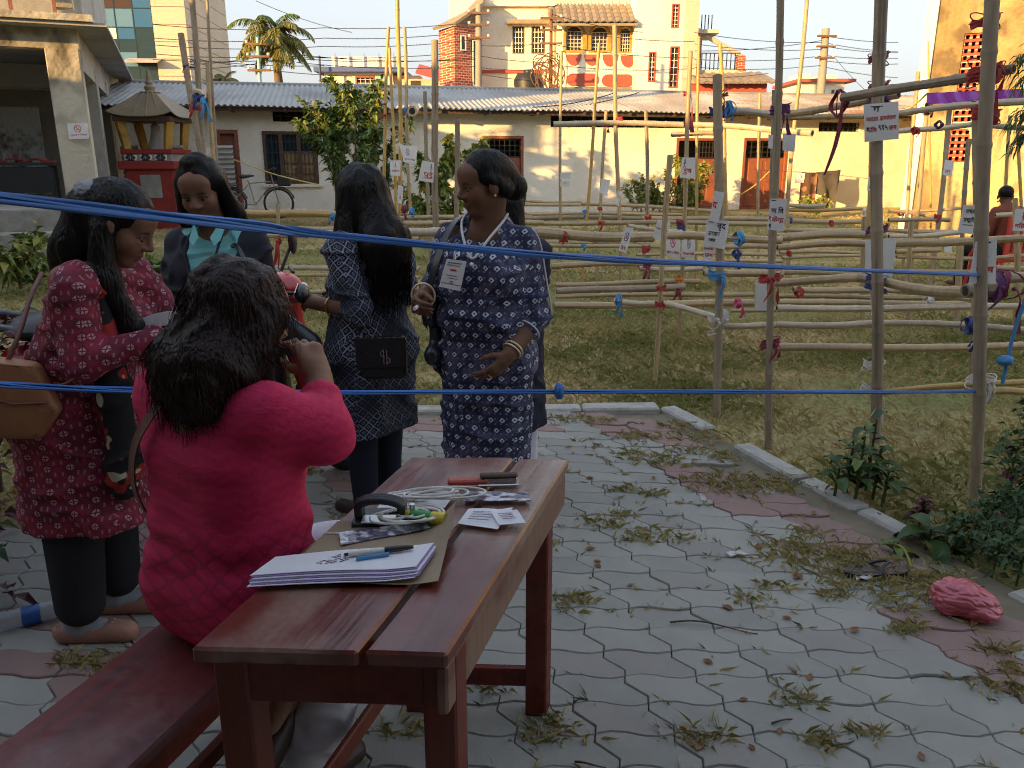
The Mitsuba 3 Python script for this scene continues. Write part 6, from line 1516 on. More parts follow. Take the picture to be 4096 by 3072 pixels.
# glue tube
k = thing('glue_tube', 'green and yellow glue tube on the brown paper', 'glue')
a, b = np.array((-0.219,1.567,0.785)), np.array((-0.143,1.544,0.785))
ax = unit(b - a)
part(k, 'body', tube([a, a + (b - a) * 0.62], [0.012, 0.0135], 16), 'green_plastic', smooth=50)
part(k, 'end', tube([a + (b - a) * 0.62, b], [0.0137, 0.015], 16), 'yellow_plastic', smooth=50)
part(k, 'tip', tube([a - ax * 0.012, a], [0.009, 0.0115], 14), 'yellow_plastic', smooth=50)
# stapler
k = thing('stapler', 'red and silver stapler at the far end of the desk', 'stapler')
a, b, e = np.array((-0.156,1.774,0.764)), np.array((-0.071,1.803,0.764)), np.array((0.016,1.785,0.764))
dr_ = unit(e - a)
sd = np.array([-dr_[1], dr_[0], 0])
Ms = basis(dr_, sd, (0, 0, 1), a)
L1, L2 = np.linalg.norm(b - a), np.linalg.norm(e - a)
part(k, 'handle', xf(bev(0, L1 + 0.01, -0.012, 0.012, 0.004, 0.018, 0.004), Ms), 'red_plastic')
part(k, 'base', xf(bev(L1 * 0.8, L2, -0.013, 0.013, 0.0, 0.006, 0.002), Ms), 'steel')
part(k, 'magazine', xf(bev(L1, L2 - 0.004, -0.008, 0.008, 0.008, 0.02, 0.002), Ms), 'steel')
part(k, 'arm', xf(bev(L1 - 0.012, L2 - 0.002, -0.011, 0.011, 0.0205, 0.03, 0.004), Ms), 'dark_wood')

# ================================================================ blue plastic ropes
bsdf('rope_blue', lambda p, n, uv: mix((0.012, 0.07, 0.30), (0.03, 0.18, 0.55), noise(uv.y * 9, p.x * 3, p.z * 60)), 0.4, specular=0.6)


def rope(pts, r0, r1, name, label, sag=0.01, knots=()):
    k = thing('blue_rope', label, 'rope')
    c_ = spline(pts, 90)
    t = np.linspace(0, 1, 90)
    rg = np.random.default_rng(len(name))
    for j in range(6):
        ph = j * PI / 3
        tw = 5.0 * t * 2 * PI * 0.25 + ph
        r = (r0 + (r1 - r0) * t)
        off = np.stack([0 * t, np.cos(tw) * r * 0.62, np.sin(tw) * r * (0.8 + 0.35 * np.sin(9 * t + j) + 0.2 * np.sin(31 * t + 2 * j))], 1)
        m, uv = tube(c_ + off, r * 0.5 * (1 + 0.2 * np.sin(14 * t + 2 * j)), 6, uv=True)
        part(k, 'strand', m, 'rope_blue', smooth=True, uv=uv)
    # frayed plastic hairs
    ms = []
    for i in range(60):
        s = rg.uniform(0, 0.55)
        p = c_[int(s * 89)] + [0, 0, r0 * 0.8 * (1 - s)]
        d = np.array([rg.normal(0, 1), rg.normal(0, 0.5), abs(rg.normal(0.5, 0.5))]) * 0.006
        ms.append(tube([p, p + d], 0.0005, 3))
    part(k, 'fibres', cat(ms), 'rope_blue', kind='stuff')
    for q in knots:
        m = trimesh.creation.icosphere(3, 0.02)
        v = np.asarray(m.vertices)
        v = v * [0.9, 0.9, 1.5] * (1 + 0.5 * (meshkit.fbm(v * 45, 3)[:, None] - 0.5)) + np.array(q)
        part(k, 'knot', tm(v, m.faces), 'rope_blue', smooth=True)
    return k


rope([(-0.7,1.05,1.478), (-0.69,1.09,1.472), (-0.463,1.45,1.406), (-0.34,1.6,1.376), (0.108,2.05,1.287), (0.678,2.55,1.202), (1.985,3.3,1.065)], 0.0072, 0.0062, 'upper_blue_rope', 'upper blue plastic rope strung across the whole view', knots=())
rope([(-1.388,1.95,0.97), (-1.33,1.97,0.962), (-1.052,2.12,0.903), (-0.544,2.3,0.845), (0.162,2.55,0.775), (1.445,3.05,0.627), (2.058,3.3,0.558)], 0.0078, 0.0048, 'lower_blue_rope', 'lower blue plastic rope passing behind the seated woman', knots=((0.159,2.54,0.781),))
k = thing('blue_rope', 'blue cord slanting down from the right edge to the thickest post', 'rope')
part(k, 'strand', tube(spline([(2.171,3.3,0.977), (2.144,3.3,0.817), (2.12,3.28,0.597)], 20), 0.008, 8), 'tie_sky', smooth=True)
m = trimesh.creation.icosphere(3, 0.03)
v = np.asarray(m.vertices)
part(k, 'knot', tm(v * [1.3, 0.8, 0.8] * (1 + 0.6 * (meshkit.fbm(v * 30, 3)[:, None] - 0.5)) + np.array((2.11,3.27,0.705)), m.faces), 'tie_sky', smooth=True)

# ================================================================ litter on the paving
bsdf('pink_film', mottled((0.56, 0.13, 0.17), (0.42, 0.07, 0.10), 14), 0.3, bump=lambda p, n, uv: dr.abs(fbm(p.x * 30, p.y * 30, p.z * 30, octaves=2) - 0.5), bump_scale=0.006, specular=0.7, clearcoat=0.4)
pb = (1.555,2.345,0)
m = trimesh.creation.icosphere(5, 1.0)
v = np.asarray(m.vertices)
n_ = meshkit.fbm(v * 1.2 + 2, 3)
rid = np.abs(meshkit.fbm(v * [2.2, 2.2, 3.4] + 7, 2) - 0.5) * 2
v2 = v * [0.115, 0.085, 0.07] * (0.80 + 0.4 * n_ - 0.07 * np.exp(-(rid / 0.16) ** 2))[:, None]
v2[:, 2] = np.maximum(v2[:, 2], -0.045) + 0.073
v2[:, 2] *= 1 - 2.2 * np.clip(v2[:, 0], 0, 1)
k = thing('plastic_bag', 'crumpled pink plastic bag lying at the right of the paving', 'plastic bag')
part(k, 'film', tm(xf(tm(v2, m.faces), frame((pb[0], pb[1] + 0.06, 0), -25)).vertices, m.faces), 'pink_film', smooth=True)
for i, (C, lab) in enumerate((([(0.835,2.812,0.03), (0.902,2.813,0.04), (0.935,2.797,0.03), (0.855,2.786,0.03)], 'white scrap of paper lying on the paving, right of the desk'), ([(0.87,3.388,0.03), (0.879,3.342,0.05), (0.889,3.315,0.03), (0.865,3.31,0.03)], 'tiny crumpled white scrap beside the grass patch'), ([(1.275,2.632,0.03), (1.328,2.618,0.04), (1.334,2.609,0.03), (1.272,2.605,0.03)], 'pale scrap beside the black sandal'))):
    k = thing('paper_scrap', lab, 'litter')
    part(k, 'sheet', flat_sheet(C, lambda u, v: 0.004 + 0.008 * np.abs(np.sin(5 * u + 3 * v)), 0.001), 'paper', smooth=40)
so = (1.368,2.667,0.03)
k = thing('sandal_sole', 'worn black sandal sole lying in the grass near the right kerb', 'sandal')
pol = affinity.scale(Point(0, 0).buffer(1, 24), 0.125, 0.045)
pol = unary_union([pol, affinity.translate(affinity.scale(Point(0, 0).buffer(1, 20), 0.06, 0.05), 0.07, 0.004)])
part(k, 'sole', xf(ext(pol, 0.018), frame((so[0], so[1], 0.03), 8)), 'dark_plastic', smooth=40)
part(k, 'strap', xf(tube(spline([(-0.01, -0.045, 0.015), (0.02, -0.02, 0.04), (0.05, 0, 0.045), (0.03, 0.02, 0.04), (0, 0.045, 0.015)], 14), 0.006, 6), frame((so[0], so[1], 0.03), 8)), 'dark_plastic', smooth=True)
# twigs
trg = np.random.default_rng(8)
for i, (p, l) in enumerate((((0.669,2.307,0.03), 0.28), ((0.87,1.751,0.03), 0.11), ((0.201,1.68,0.03), 0.08), ((0.748,1.845,0.03), 0.07))):
    a = trg.uniform(-0.5, 0.5)
    P = [(p[0] + l * (t - 0.5) * math.cos(a), p[1] + l * (t - 0.5) * math.sin(a) + 0.05 * l * math.sin(5 * t + i), 0.034 + 0.006 * math.sin(4 * t)) for t in np.linspace(0, 1, 9)]
    single('twig', tube(P, np.linspace(0.0035, 0.0015, 9), 6), 'dark_wood', f'thin dry twig on the paving, {ordinal(i + 1)} of the four loose twigs from the back', 'twig', smooth=True)
# fallen leaves, one thing each
bsdf('dry_leaf', mottled((0.20, 0.10, 0.05), (0.30, 0.17, 0.08), 20), 0.8)
lrg = np.random.default_rng(31)
LV = []
while len(LV) < 42:
    x, y = lrg.uniform(-0.05, 1.6), lrg.uniform(1.6, 4.8)
    if 0.1 + 0.2 * y * 0 < x < right_edge(y) - 0.1:
        LV.append((x, y))
for i, (x, y) in enumerate(sorted(LV)):
    s = lrg.uniform(0.012, 0.03)
    u, v = np.meshgrid(np.linspace(-1, 1, 5), np.linspace(0, 1, 6), indexing='ij')
    w = np.sin(v * PI) ** 0.8 * 0.4
    P = np.stack([u * w * s, v * s * 1.6, 0.35 * s * (u * w) ** 2 * 6 + 0.25 * s * (v - 0.5) ** 2 * 4], -1)
    single('fallen_leaf', xf(thick(P, 0.0006), frame((x, y, 0.03), lrg.uniform(0, 360))), 'dry_leaf', f'curled dry leaf on the paving, {ordinal(i + 1)} fallen leaf from the left', 'leaf', group='dry leaves on the paving')
# water bottle
scene['clear_plastic'] = {'type': 'principledthin', 'base_color': {'type': 'rgb', 'value': [0.8, 0.84, 0.86]}, 'roughness': 0.12, 'spec_trans': 0.6, 'diff_trans': 0.8, 'eta': 1.5}
bsdf('bottle_label', (0.03, 0.12, 0.42), 0.4)
bt0, bt1 = np.array((-1.694,2.284,0.062)), np.array((-1.582,2.348,0.062))
d = unit(bt1 - bt0)
x = unit(np.cross(d, [0, 0, 1]))
Mb = basis(x, np.cross(d, x), d, bt0)
k = thing('water_bottle', 'clear plastic water bottle with blue label lying at the left edge', 'bottle')
part(k, 'body', xf(lathe([(0, 0), (0.030, 0.002), (0.032, 0.01), (0.030, 0.03), (0.032, 0.04), (0.030, 0.05), (0.032, 0.06), (0.032, 0.13), (0.030, 0.14), (0.032, 0.15), (0.028, 0.17), (0.014, 0.20), (0.013, 0.212), (0, 0.212)], 24), Mb), 'clear_plastic', smooth=40)
part(k, 'label', xf(lathe([(0.0325, 0.07), (0.0327, 0.072), (0.0327, 0.122), (0.0325, 0.124)], 24), Mb), 'bottle_label', smooth=40)
part(k, 'cap', xf(lathe([(0, 0.232), (0.015, 0.232), (0.0155, 0.213), (0.0145, 0.2125), (0, 0.2125)], 20), Mb), 'bottle_label', smooth=40)

# ================================================================ trees and plants
def leaf_bsdf(key, a, b):
    scene[key] = {'type': 'twosided', 'b': {'type': 'principled', 'base_color': proc(mottled(a, b, 7)), 'roughness': 0.5, 'specular': 0.4}}
    return key


leaf_bsdf('leaf_mid', (0.07, 0.13, 0.025), (0.15, 0.20, 0.045))
leaf_bsdf('leaf_dark', (0.03, 0.07, 0.02), (0.06, 0.11, 0.03))
leaf_bsdf('leaf_yellow', (0.22, 0.24, 0.05), (0.34, 0.30, 0.06))
leaf_bsdf('leaf_deep', (0.02, 0.055, 0.018), (0.045, 0.09, 0.025))
leaf_bsdf('leaf_maroon', (0.09, 0.015, 0.02), (0.05, 0.012, 0.016))
leaf_bsdf('leaf_palm', (0.13, 0.15, 0.04), (0.24, 0.22, 0.06))
bsdf('bark', mottled((0.17, 0.13, 0.09), (0.09, 0.07, 0.05), 14), 0.9)
bsdf('petal', (0.55, 0.10, 0.33), 0.6)


def leaves(P, D, L_, W, rg, droop=0.3, segs=2):
    """Leaves at P pointing along D: folded blades of a few triangles each."""
    n = len(P)
    D = D / (np.linalg.norm(D, axis=1, keepdims=True) + 1e-9)
    s = np.cross(D, rg.normal(0, 1, (n, 3)) * 0.5 + [0, 0, 1])
    s /= np.linalg.norm(s, axis=1, keepdims=True) + 1e-9
    up = np.cross(s, D)
    L_, W = L_[:, None], W[:, None]
    b = P
    m1 = P + D * L_ * 0.45 + up * L_ * 0.06
    tip = P + D * L_ - np.array([0, 0, 1]) * L_ * droop
    l, r = m1 + s * W / 2 + up * W * 0.18, m1 - s * W / 2 + up * W * 0.18
    v = np.stack([b, l, m1, r, tip], 1).reshape(-1, 3)
    i = np.arange(n)[:, None] * 5
    return tm(v, np.vstack([i + [0, 2, 1], i + [0, 3, 2], i + [1, 2, 4], i + [2, 3, 4]]))


def branchy(base, height, spread, rg, n_main=9, crown0=0.25, rise=0.8, trunk_r=0.05):
    """Trunk, limbs and the points and directions along their twigs."""
    base = np.array(base, float)
    tp = spline([base, base + [0.05 * spread * rg.normal(), 0.05 * spread * rg.normal(), height * 0.4], base + [0.1 * spread * rg.normal(), 0.1 * spread * rg.normal(), height * 0.95]], 12)
    ms = [tube(tp, np.linspace(trunk_r, trunk_r * 0.25, 12), 8)]
    P, D = [], []
    for i in range(n_main):
        t = crown0 + (0.97 - crown0) * i / max(1, n_main - 1)
        o = tp[int(t * 11)]
        a = i * 2.4 + rg.uniform(-0.4, 0.4)
        ln = spread * (0.55 + 0.45 * math.sin(PI * min(1, t * 1.05))) * rg.uniform(0.75, 1.15)
        e = o + [ln * math.cos(a), ln * math.sin(a), ln * rise * rg.uniform(0.6, 1.3)]
        q = spline([o, o + (e - o) * 0.5 + [0, 0, -0.08 * ln], e], 9)
        ms.append(tube(q, np.linspace(trunk_r * 0.4, trunk_r * 0.1, 9), 5))
        for j in range(2, 9):
            for _ in range(2):
                d = unit(q[j] - q[j - 1]) + rg.normal(0, 0.6, 3) + [0, 0, 0.35]
                l2 = ln * rg.uniform(0.18, 0.4)
                w = q[j] + unit(d) * l2 * np.linspace(0, 1, 5)[:, None]
                ms.append(tube(w, 0.006, 3, caps=False))
                P.append(w)
                D.append(np.repeat([unit(d)], 5, 0))
    return cat(ms), np.vstack(P), np.vstack(D)


def shrub(name, label, cat_, base, height, spread, seed, mats, n, L_, W, n_main=10, crown0=0.2, rise=0.8, trunk_r=0.04, droop=0.25):
    rg = np.random.default_rng(seed)
    wood, P, D = branchy(base, height, spread, rg, n_main, crown0, rise, trunk_r)
    k = thing(name, label, cat_)
    part(k, 'trunk', wood, 'bark', smooth=40)
    i = rg.integers(0, len(P), n)
    p = P[i] + rg.normal(0, 0.02 * spread, (n, 3))
    d = D[i] * 0.6 + rg.normal(0, 0.55, (n, 3))
    ll = rg.uniform(0.7, 1.3, n)
    mk = rg.random(n)
    e = 0
    for m, f in mats:
        s = (mk >= e) & (mk < e + f)
        e += f
        part(k, 'crown', leaves(p[s], d[s], L_ * ll[s], W * ll[s], rg, droop), m, kind='stuff')
    return k


tb_ = (-3.49,17.0,0.69)
shrub('small_tree', 'small leafy green tree with rising branches before the long building', 'tree', (tb_[0] + 0.3, 17.0, 0.1), 2.8, 1.0, 5, (('leaf_mid', 0.55), ('leaf_dark', 0.4), ('leaf_yellow', 0.05)), 3600, 0.17, 0.07, n_main=18, crown0=0.3, rise=0.9, trunk_r=0.05)
tb2 = (-4.5,17.3,2.37)
shrub('small_tree', 'lower left companion of the leafy tree, reaching over the window', 'tree', (tb_[0] - 0.35, 17.4, 0.1), 2.6, 0.75, 6, (('leaf_mid', 0.6), ('leaf_yellow', 0.05), ('leaf_dark', 0.35)), 900, 0.17, 0.07, n_main=7, crown0=0.78, rise=0.45, trunk_r=0.035)
for i, (x, d, h, sp, mats, lab, ll) in enumerate((((-1.09,17.5,0.66)[0], 17.5, 2.0, 0.6, (('leaf_yellow', 0.5), ('leaf_mid', 0.5)), 'yellowish broad leaved shrub behind the standing woman in navy', 0.2), ((-1.67,16.5,0.71)[0], 16.5, 1.6, 0.5, (('leaf_yellow', 0.35), ('leaf_mid', 0.65)), 'broad leaved shrub between the thin grey posts', 0.2), ((3.33,20.8,0.5)[0], 20.8, 0.75, 0.5, (('leaf_mid', 0.7), ('leaf_yellow', 0.3)), 'low leafy weeds at the sunlit wall', 0.14), ((4.56,21.0,0.49)[0], 21.0, 1.25, 0.55, (('leaf_mid', 0.6), ('leaf_yellow', 0.4)), 'leafy bush at the dark doorway', 0.16), ((3.8,20.8,0.5)[0], 20.8, 0.55, 0.4, (('leaf_mid', 0.7), ('leaf_yellow', 0.3)), 'smallest leafy weed by the sunlit wall', 0.12), ((7.52,20.0,0.37)[0], 20.0, 0.25, 0.3, (('leaf_yellow', 0.6), ('leaf_mid', 0.4)), 'low sunlit weeds under the hung clothes', 0.12), ((-3.23,17.2,0.39)[0], 17.2, 0.9, 0.4, (('leaf_mid', 0.6), ('leaf_dark', 0.4)), 'low weeds at the foot of the small tree', 0.18), ((-5.75,9,0.25)[0] - 0.2, 9.5, 0.45, 0.5, (('leaf_mid', 0.6), ('leaf_yellow', 0.4)), 'light green weeds beside the veranda steps', 0.16), ((-4.18,9,0.33)[0], 9.5, 0.2, 0.35, (('leaf_mid', 0.8), ('leaf_yellow', 0.2)), 'low green clump behind the bending woman', 0.16))):
    shrub('shrub', lab, 'shrub', (x, d, 0.05 + 0.2 * (d > 19)), h, sp, 40 + i, mats, 900 if h > 1 else 500, ll, ll * 0.5, n_main=10, crown0=0.1, trunk_r=0.02)

# coconut palm
def palm(name, label, base, hz, nf, fl, seed, trunk_r):
    rg = np.random.default_rng(seed)
    k = thing(name, label, 'palm tree')
    b = np.array(base, float)
    t = spline([b, b + [0.15, 0, hz * 0.5], b + [0.05, 0, hz]], 16)
    part(k, 'trunk', tube(t, np.linspace(trunk_r * 1.3, trunk_r * 0.8, 16) * (1 + 0.06 * (np.arange(16) % 2)), 10), 'bark', smooth=40)
    top = t[-1]
    for i in range(nf):
        a = i * 2.399 + rg.uniform(-0.2, 0.2)
        el = 1.25 - 1.9 * (i / nf) ** 0.8 + rg.uniform(-0.12, 0.12)
        L_ = fl * rg.uniform(0.85, 1.1) * (0.75 if el > 0.9 else 1)
        h = np.array([math.cos(a), math.sin(a), 0])
        s = np.linspace(0, 1, 26)
        ang = el - (1.5 + 0.5 * rg.random()) * s ** 1.5 * (1.0 if el > 0 else 0.5)
        st = L_ / 25
        q = top + np.cumsum(np.concatenate([[[0, 0, 0]], (h * np.cos(ang)[:-1, None] + np.array([0, 0, 1]) * np.sin(ang)[:-1, None]) * st]), 0)
        side = np.array([-h[1], h[0], 0])
        P, D, LL = [], [], []
        for j in range(3, 26):
            tdir = unit(q[j] - q[j - 1])
            for sg in (-1, 1):
                for o in (0, 0.5):
                    P.append(q[j] - tdir * st * o)
                    D.append(side * sg * 0.8 + tdir * 0.6 - np.array([0, 0, 0.45 + 0.3 * (el < 0.2)]))
                    LL.append(fl * 0.30 * math.sin(PI * min(0.97, 0.18 + 0.8 * s[j])) ** 0.7 * rg.uniform(0.8, 1.15))
        fr = part(k, 'frond', leaves(np.array(P), np.array(D), np.array(LL), np.full(len(P), fl * 0.035), rg, 0.2), 'leaf_palm' if i > nf * 0.3 or i % 2 else 'leaf_mid')
        part(fr, 'stalk', tube(q, np.linspace(0.05, 0.012, 26) * fl / 2.6, 5), 'leaf_palm')
    for i in range(5):
        m = trimesh.creation.icosphere(1, fl * 0.055)
        part(k, 'coconut', tm(np.asarray(m.vertices) * [1, 1, 1.2] + top + np.array([0.2 * math.cos(i * 1.3), 0.2 * math.sin(i * 1.3), -0.3]) * fl / 2.6, m.faces), 'leaf_yellow', smooth=True)


ct = (-9.46,34,6.71)
palm('coconut_palm', 'tall coconut palm rising behind the tin roof', (ct[0] - 0.1, 34, 0), ct[2] - 0.25, 24, 1.85, 3, 0.17)
c2 = (-16.5,48,5.97)
palm('young_palm', 'tiny distant palm top peeping over the tin roof', (c2[0], 48, 0), c2[2], 12, 1.2, 4, 0.1)

# drooping branches at the right edge
def drooping():
    rg = np.random.default_rng(12)
    k = thing('edge_tree', 'dark tree whose drooping leafy branches enter at the right edge', 'tree')
    tx = (4.12,6.0,1.69)
    part(k, 'trunk', tube(spline([(tx[0] + 0.25, 6.0, -0.1), (tx[0] + 0.1, 6.0, 2), (tx[0], 6.0, 5)], 10), np.linspace(0.13, 0.07, 10), 10), 'bark', smooth=40)
    P, D, ms = [], [], []
    for e in ((3.57,6.0,2.17), (3.555,5.9,2.071), (3.67,6.1,2.26), (3.568,5.9,1.802), (3.69,6.0,1.72), (3.68,6.0,1.65), (3.69,6.0,1.89)):
        e = np.array(e)
        o = np.array([tx[0] + 0.05, 6.0, e[2] + 0.35])
        q = spline([o, (o + e) / 2 + [0, 0, 0.08], e], 14)
        ms.append(tube(q, np.linspace(0.014, 0.004, 14), 5))
        for j in range(3, 14):
            for _ in range(11):
                P.append(q[j] + rg.normal(0, 0.02, 3))
                D.append(np.array([-0.5, 0, -0.9]) + rg.normal(0, 0.5, 3))
    part(k, 'branch', cat(ms), 'bark', kind='stuff')
    n = len(P)
    part(k, 'crown', leaves(np.array(P), np.array(D), rg.uniform(0.07, 0.13, n), rg.uniform(0.010, 0.018, n), rg), 'leaf_dark', kind='stuff')


drooping()


# plants by the right kerb
def rosette(k, base, n, L_, W, rg, m, h0=0.05, h1=0.3, tilt=0.5, stemr=0.006, name='leaf'):
    base = np.array(base, float)
    part(k, 'stem', tube([base, base + [0.01, 0, h1]], [stemr * 1.4, stemr * 0.7], 6), 'leaf_dark')
    for i in range(n):
        a = i * 2.399 + rg.uniform(-0.3, 0.3)
        z = h0 + (h1 - h0) * (i / max(1, n - 1))
        d = np.array([math.cos(a), math.sin(a), 0])
        l = L_ * rg.uniform(0.75, 1.15) * (1 - 0.35 * i / n)
        u, v = np.meshgrid(np.linspace(-1, 1, 5), np.linspace(0, 1, 8), indexing='ij')
        w = (np.sin(PI * np.clip(v * 0.95 + 0.03, 0, 1)) ** 0.7) * W * l / L_ / 2
        s = np.array([-d[1], d[0], 0])
        el = tilt + rg.uniform(-0.25, 0.25)
        P = base + np.array([0, 0, z]) + d * (v * l * math.cos(el))[..., None] + np.array([0, 0, 1]) * (v * l * math.sin(el) - 0.55 * l * v ** 2.2 + np.abs(u) * w * 0.5)[..., None] + s * (u * w)[..., None]
        part(k, name, thick(P, 0.0012), m if not isinstance(m, (list, tuple)) else m[i % len(m)], smooth=True)


prg = np.random.default_rng(77)
k = thing('broad_leaf_shrub', 'low shrub with large glossy leaves beside the right kerb', 'shrub')
for x, y, n, h in ((1845, 1092, 14, 0.34), (1825, 1075, 9, 0.30), (1885, 1080, 11, 0.26), (1870, 1060, 9, 0.36), (1800, 1085, 7, 0.18), (1905, 1095, 7, 0.18)):
    g = {(1845, 1092): (1.575,3.34,0), (1825, 1075): (1.568,3.429,0), (1885, 1080): (1.687,3.403,0), (1870, 1060): (1.701,3.511,0), (1800, 1085): (1.493,3.376,0), (1905, 1095): (1.696,3.325,0)}[(x, y)]
    rosette(k, g, n, 0.15, 0.06, prg, ['leaf_deep', 'leaf_dark', 'leaf_dark', 'leaf_mid'], 0.08, h, 0.6)
k = thing('coleus', 'small dark red leaved plant between the shrubs', 'plant')
rosette(k, (1.759,3.111,0), 22, 0.075, 0.035, prg, 'leaf_maroon', 0.03, 0.13, 0.7)
k = thing('wide_leaf_weed', 'sprawling weed with very wide leaves at the right kerb', 'plant')
rosette(k, (1.682,2.9,0), 7, 0.19, 0.11, prg, ['leaf_dark', 'leaf_deep'], 0.02, 0.1, 0.35)
rosette(k, (1.523,2.842,0), 5, 0.11, 0.05, prg, ['leaf_mid', 'leaf_dark'], 0.02, 0.07, 0.3)
part(k, 'runner', tube(spline([(1.499,2.864,0.05), (1.535,2.824,0.06), (1.541,2.767,0.04), (1.523,2.695,0.02)], 14), 0.005, 6), 'leaf_yellow', smooth=True)
k = thing('periwinkle', 'flowering bush with pink blossoms at the right edge', 'flowering plant')
for (x, y), h in zip(((2.013,2.982,0)[:2], (2.031,2.9,0)[:2], (1.886,2.861,0)[:2], (2.162,3.067,0)[:2], (1.911,2.749,0)[:2], (2.039,2.823,0)[:2], (1.789,2.804,0)[:2], (1.816,2.678,0)[:2], (1.881,2.627,0)[:2], (1.785,2.881,0)[:2]), (0.42, 0.62, 0.28, 0.66, 0.34, 0.5, 0.2, 0.2, 0.26, 0.16)):
    part(k, 'stem', tube([(x, y, 0), (x + 0.02, y, h)], [0.005, 0.003], 5), 'leaf_dark')
    n = int(260 * h)
    t = prg.random(n) ** 0.7
    p = np.c_[x + prg.normal(0, 0.035, n), y + prg.normal(0, 0.035, n), t * h]
    d = np.c_[prg.normal(0, 1, (n, 2)), prg.uniform(-0.2, 0.6, n)]
    part(k, 'foliage', leaves(p, d, prg.uniform(0.04, 0.075, n), prg.uniform(0.018, 0.03, n), prg), ['leaf_deep', 'leaf_dark'][n % 2], kind='stuff')
for p in ((2.043,3.05,0.385), (2.034,3.0,0.293), (2.002,2.98,0.307), (2.018,2.95,0.303), (1.825,2.7,0.076), (2.074,3.0,0.319), (1.891,2.8,0.195)):
    p = np.array(p)
    fl = part(k, 'blossom', cat([xf(thick(np.array([[(-0.009, 0, 0), (-0.012, 0.012, 0.002), (-0.003, 0.021, 0.001)], [(0.009, 0, 0), (0.012, 0.012, 0.002), (0.003, 0.021, 0.001)]]) * 0.9, 0.001), basis((math.cos(a), 0.2, math.sin(a)), (-math.sin(a), -0.25, math.cos(a)), (0, -1, 0), p)) for a in np.arange(5) * 2 * PI / 5]), 'petal')
    part(fl, 'eye', tm(np.asarray(trimesh.creation.icosphere(1, 0.004).vertices) + p - [0, 0.006, 0], trimesh.creation.icosphere(1, 0.004).faces), 'cord_white')
# dark hedge plants at the left edge
k = thing('dark_shrub', 'dark reddish leaved shrub behind the bending woman at the left edge', 'shrub')
for i, (x, y, h) in enumerate(((-2.5, 3.1, 0.95), (-2.75, 3.3, 1.1), (-2.35, 2.75, 0.8), (-2.95, 3.6, 1.15), (-2.2, 2.5, 0.55), (-2.45, 3.5, 0.85), (-2.7, 2.8, 0.9), (-1.95, 2.35, 0.35))):
    part(k, 'stem', tube([(x, y, 0), (x + 0.04, y, h)], [0.012, 0.005], 6), 'bark')
    n = int(420 * h)
    p = np.c_[x + prg.normal(0, 0.13, n), y + prg.normal(0, 0.13, n), prg.random(n) ** 0.6 * h]
    d = np.c_[prg.normal(0, 1, (n, 2)), prg.uniform(-0.5, 0.6, n)]
    part(k, 'foliage', leaves(p, d, prg.uniform(0.05, 0.1, n), prg.uniform(0.025, 0.05, n), prg), 'leaf_maroon' if i % 2 else 'leaf_deep', kind='stuff')

# ================================================================ poles and wires
bsdf('pole', mottled((0.33, 0.31, 0.27), (0.25, 0.23, 0.2), 3), 0.85)
bsdf('wire', (0.035, 0.035, 0.04), 0.6)
bsdf('rust', mottled((0.20, 0.10, 0.06), (0.13, 0.07, 0.045), 4), 0.8)
for i, (a, b, r0, r1, m, lab, nm) in enumerate((((-1.39,36,7.87), (-1.5,36,4.13), 0.13, 0.17, 'pole', 'grey concrete electricity pole before the cream house', 'electric_pole'), ((14.69,40,7.55), (14.85,40,4.42), 0.17, 0.22, 'pole', 'concrete electricity pole before the distant white house', 'electric_pole'), ((1.6,35,7.52), (1.63,35,4.24), 0.06, 0.14, 'rust', 'rusty pole in front of the arched balcony', 'electric_pole'), ((-9.85,33,6.28), (-10.03,33,4.17), 0.07, 0.08, 'teal_paint', 'slim greenish pole left of the coconut palm', 'electric_pole'), ((-9.77,43,6.74), (-9.91,43,4.64), 0.05, 0.05, 'iron', 'thin dark pole at the corner of the small white house', 'electric_pole'))):
    k = thing(nm, lab, 'pole')
    part(k, 'shaft', tube([(b[0], b[1], 0), a], [r1, r0], 10), m, smooth=True)
    if i < 4:
        for dz in (0.35, 0.8, 1.3):
            part(k, 'crossarm', bx(a[0] - 0.45, a[0] + 0.45, a[1] - r0 - 0.1, a[1] - r0 - 0.03, a[2] - dz - 0.04, a[2] - dz + 0.04), 'rust')
        part(k, 'insulator', cat([xf(lathe([(0, 0), (0.05, 0), (0.06, 0.08), (0, 0.1)], 8), basis((1, 0, 0), (0, 1, 0), (0, 0, 1), (a[0] + o, a[1] - r0 - 0.065, a[2] - dz + 0.04))) for dz in (0.35, 0.8, 1.3) for o in (-0.4, 0.4)]), 'cord_white', kind='stuff')
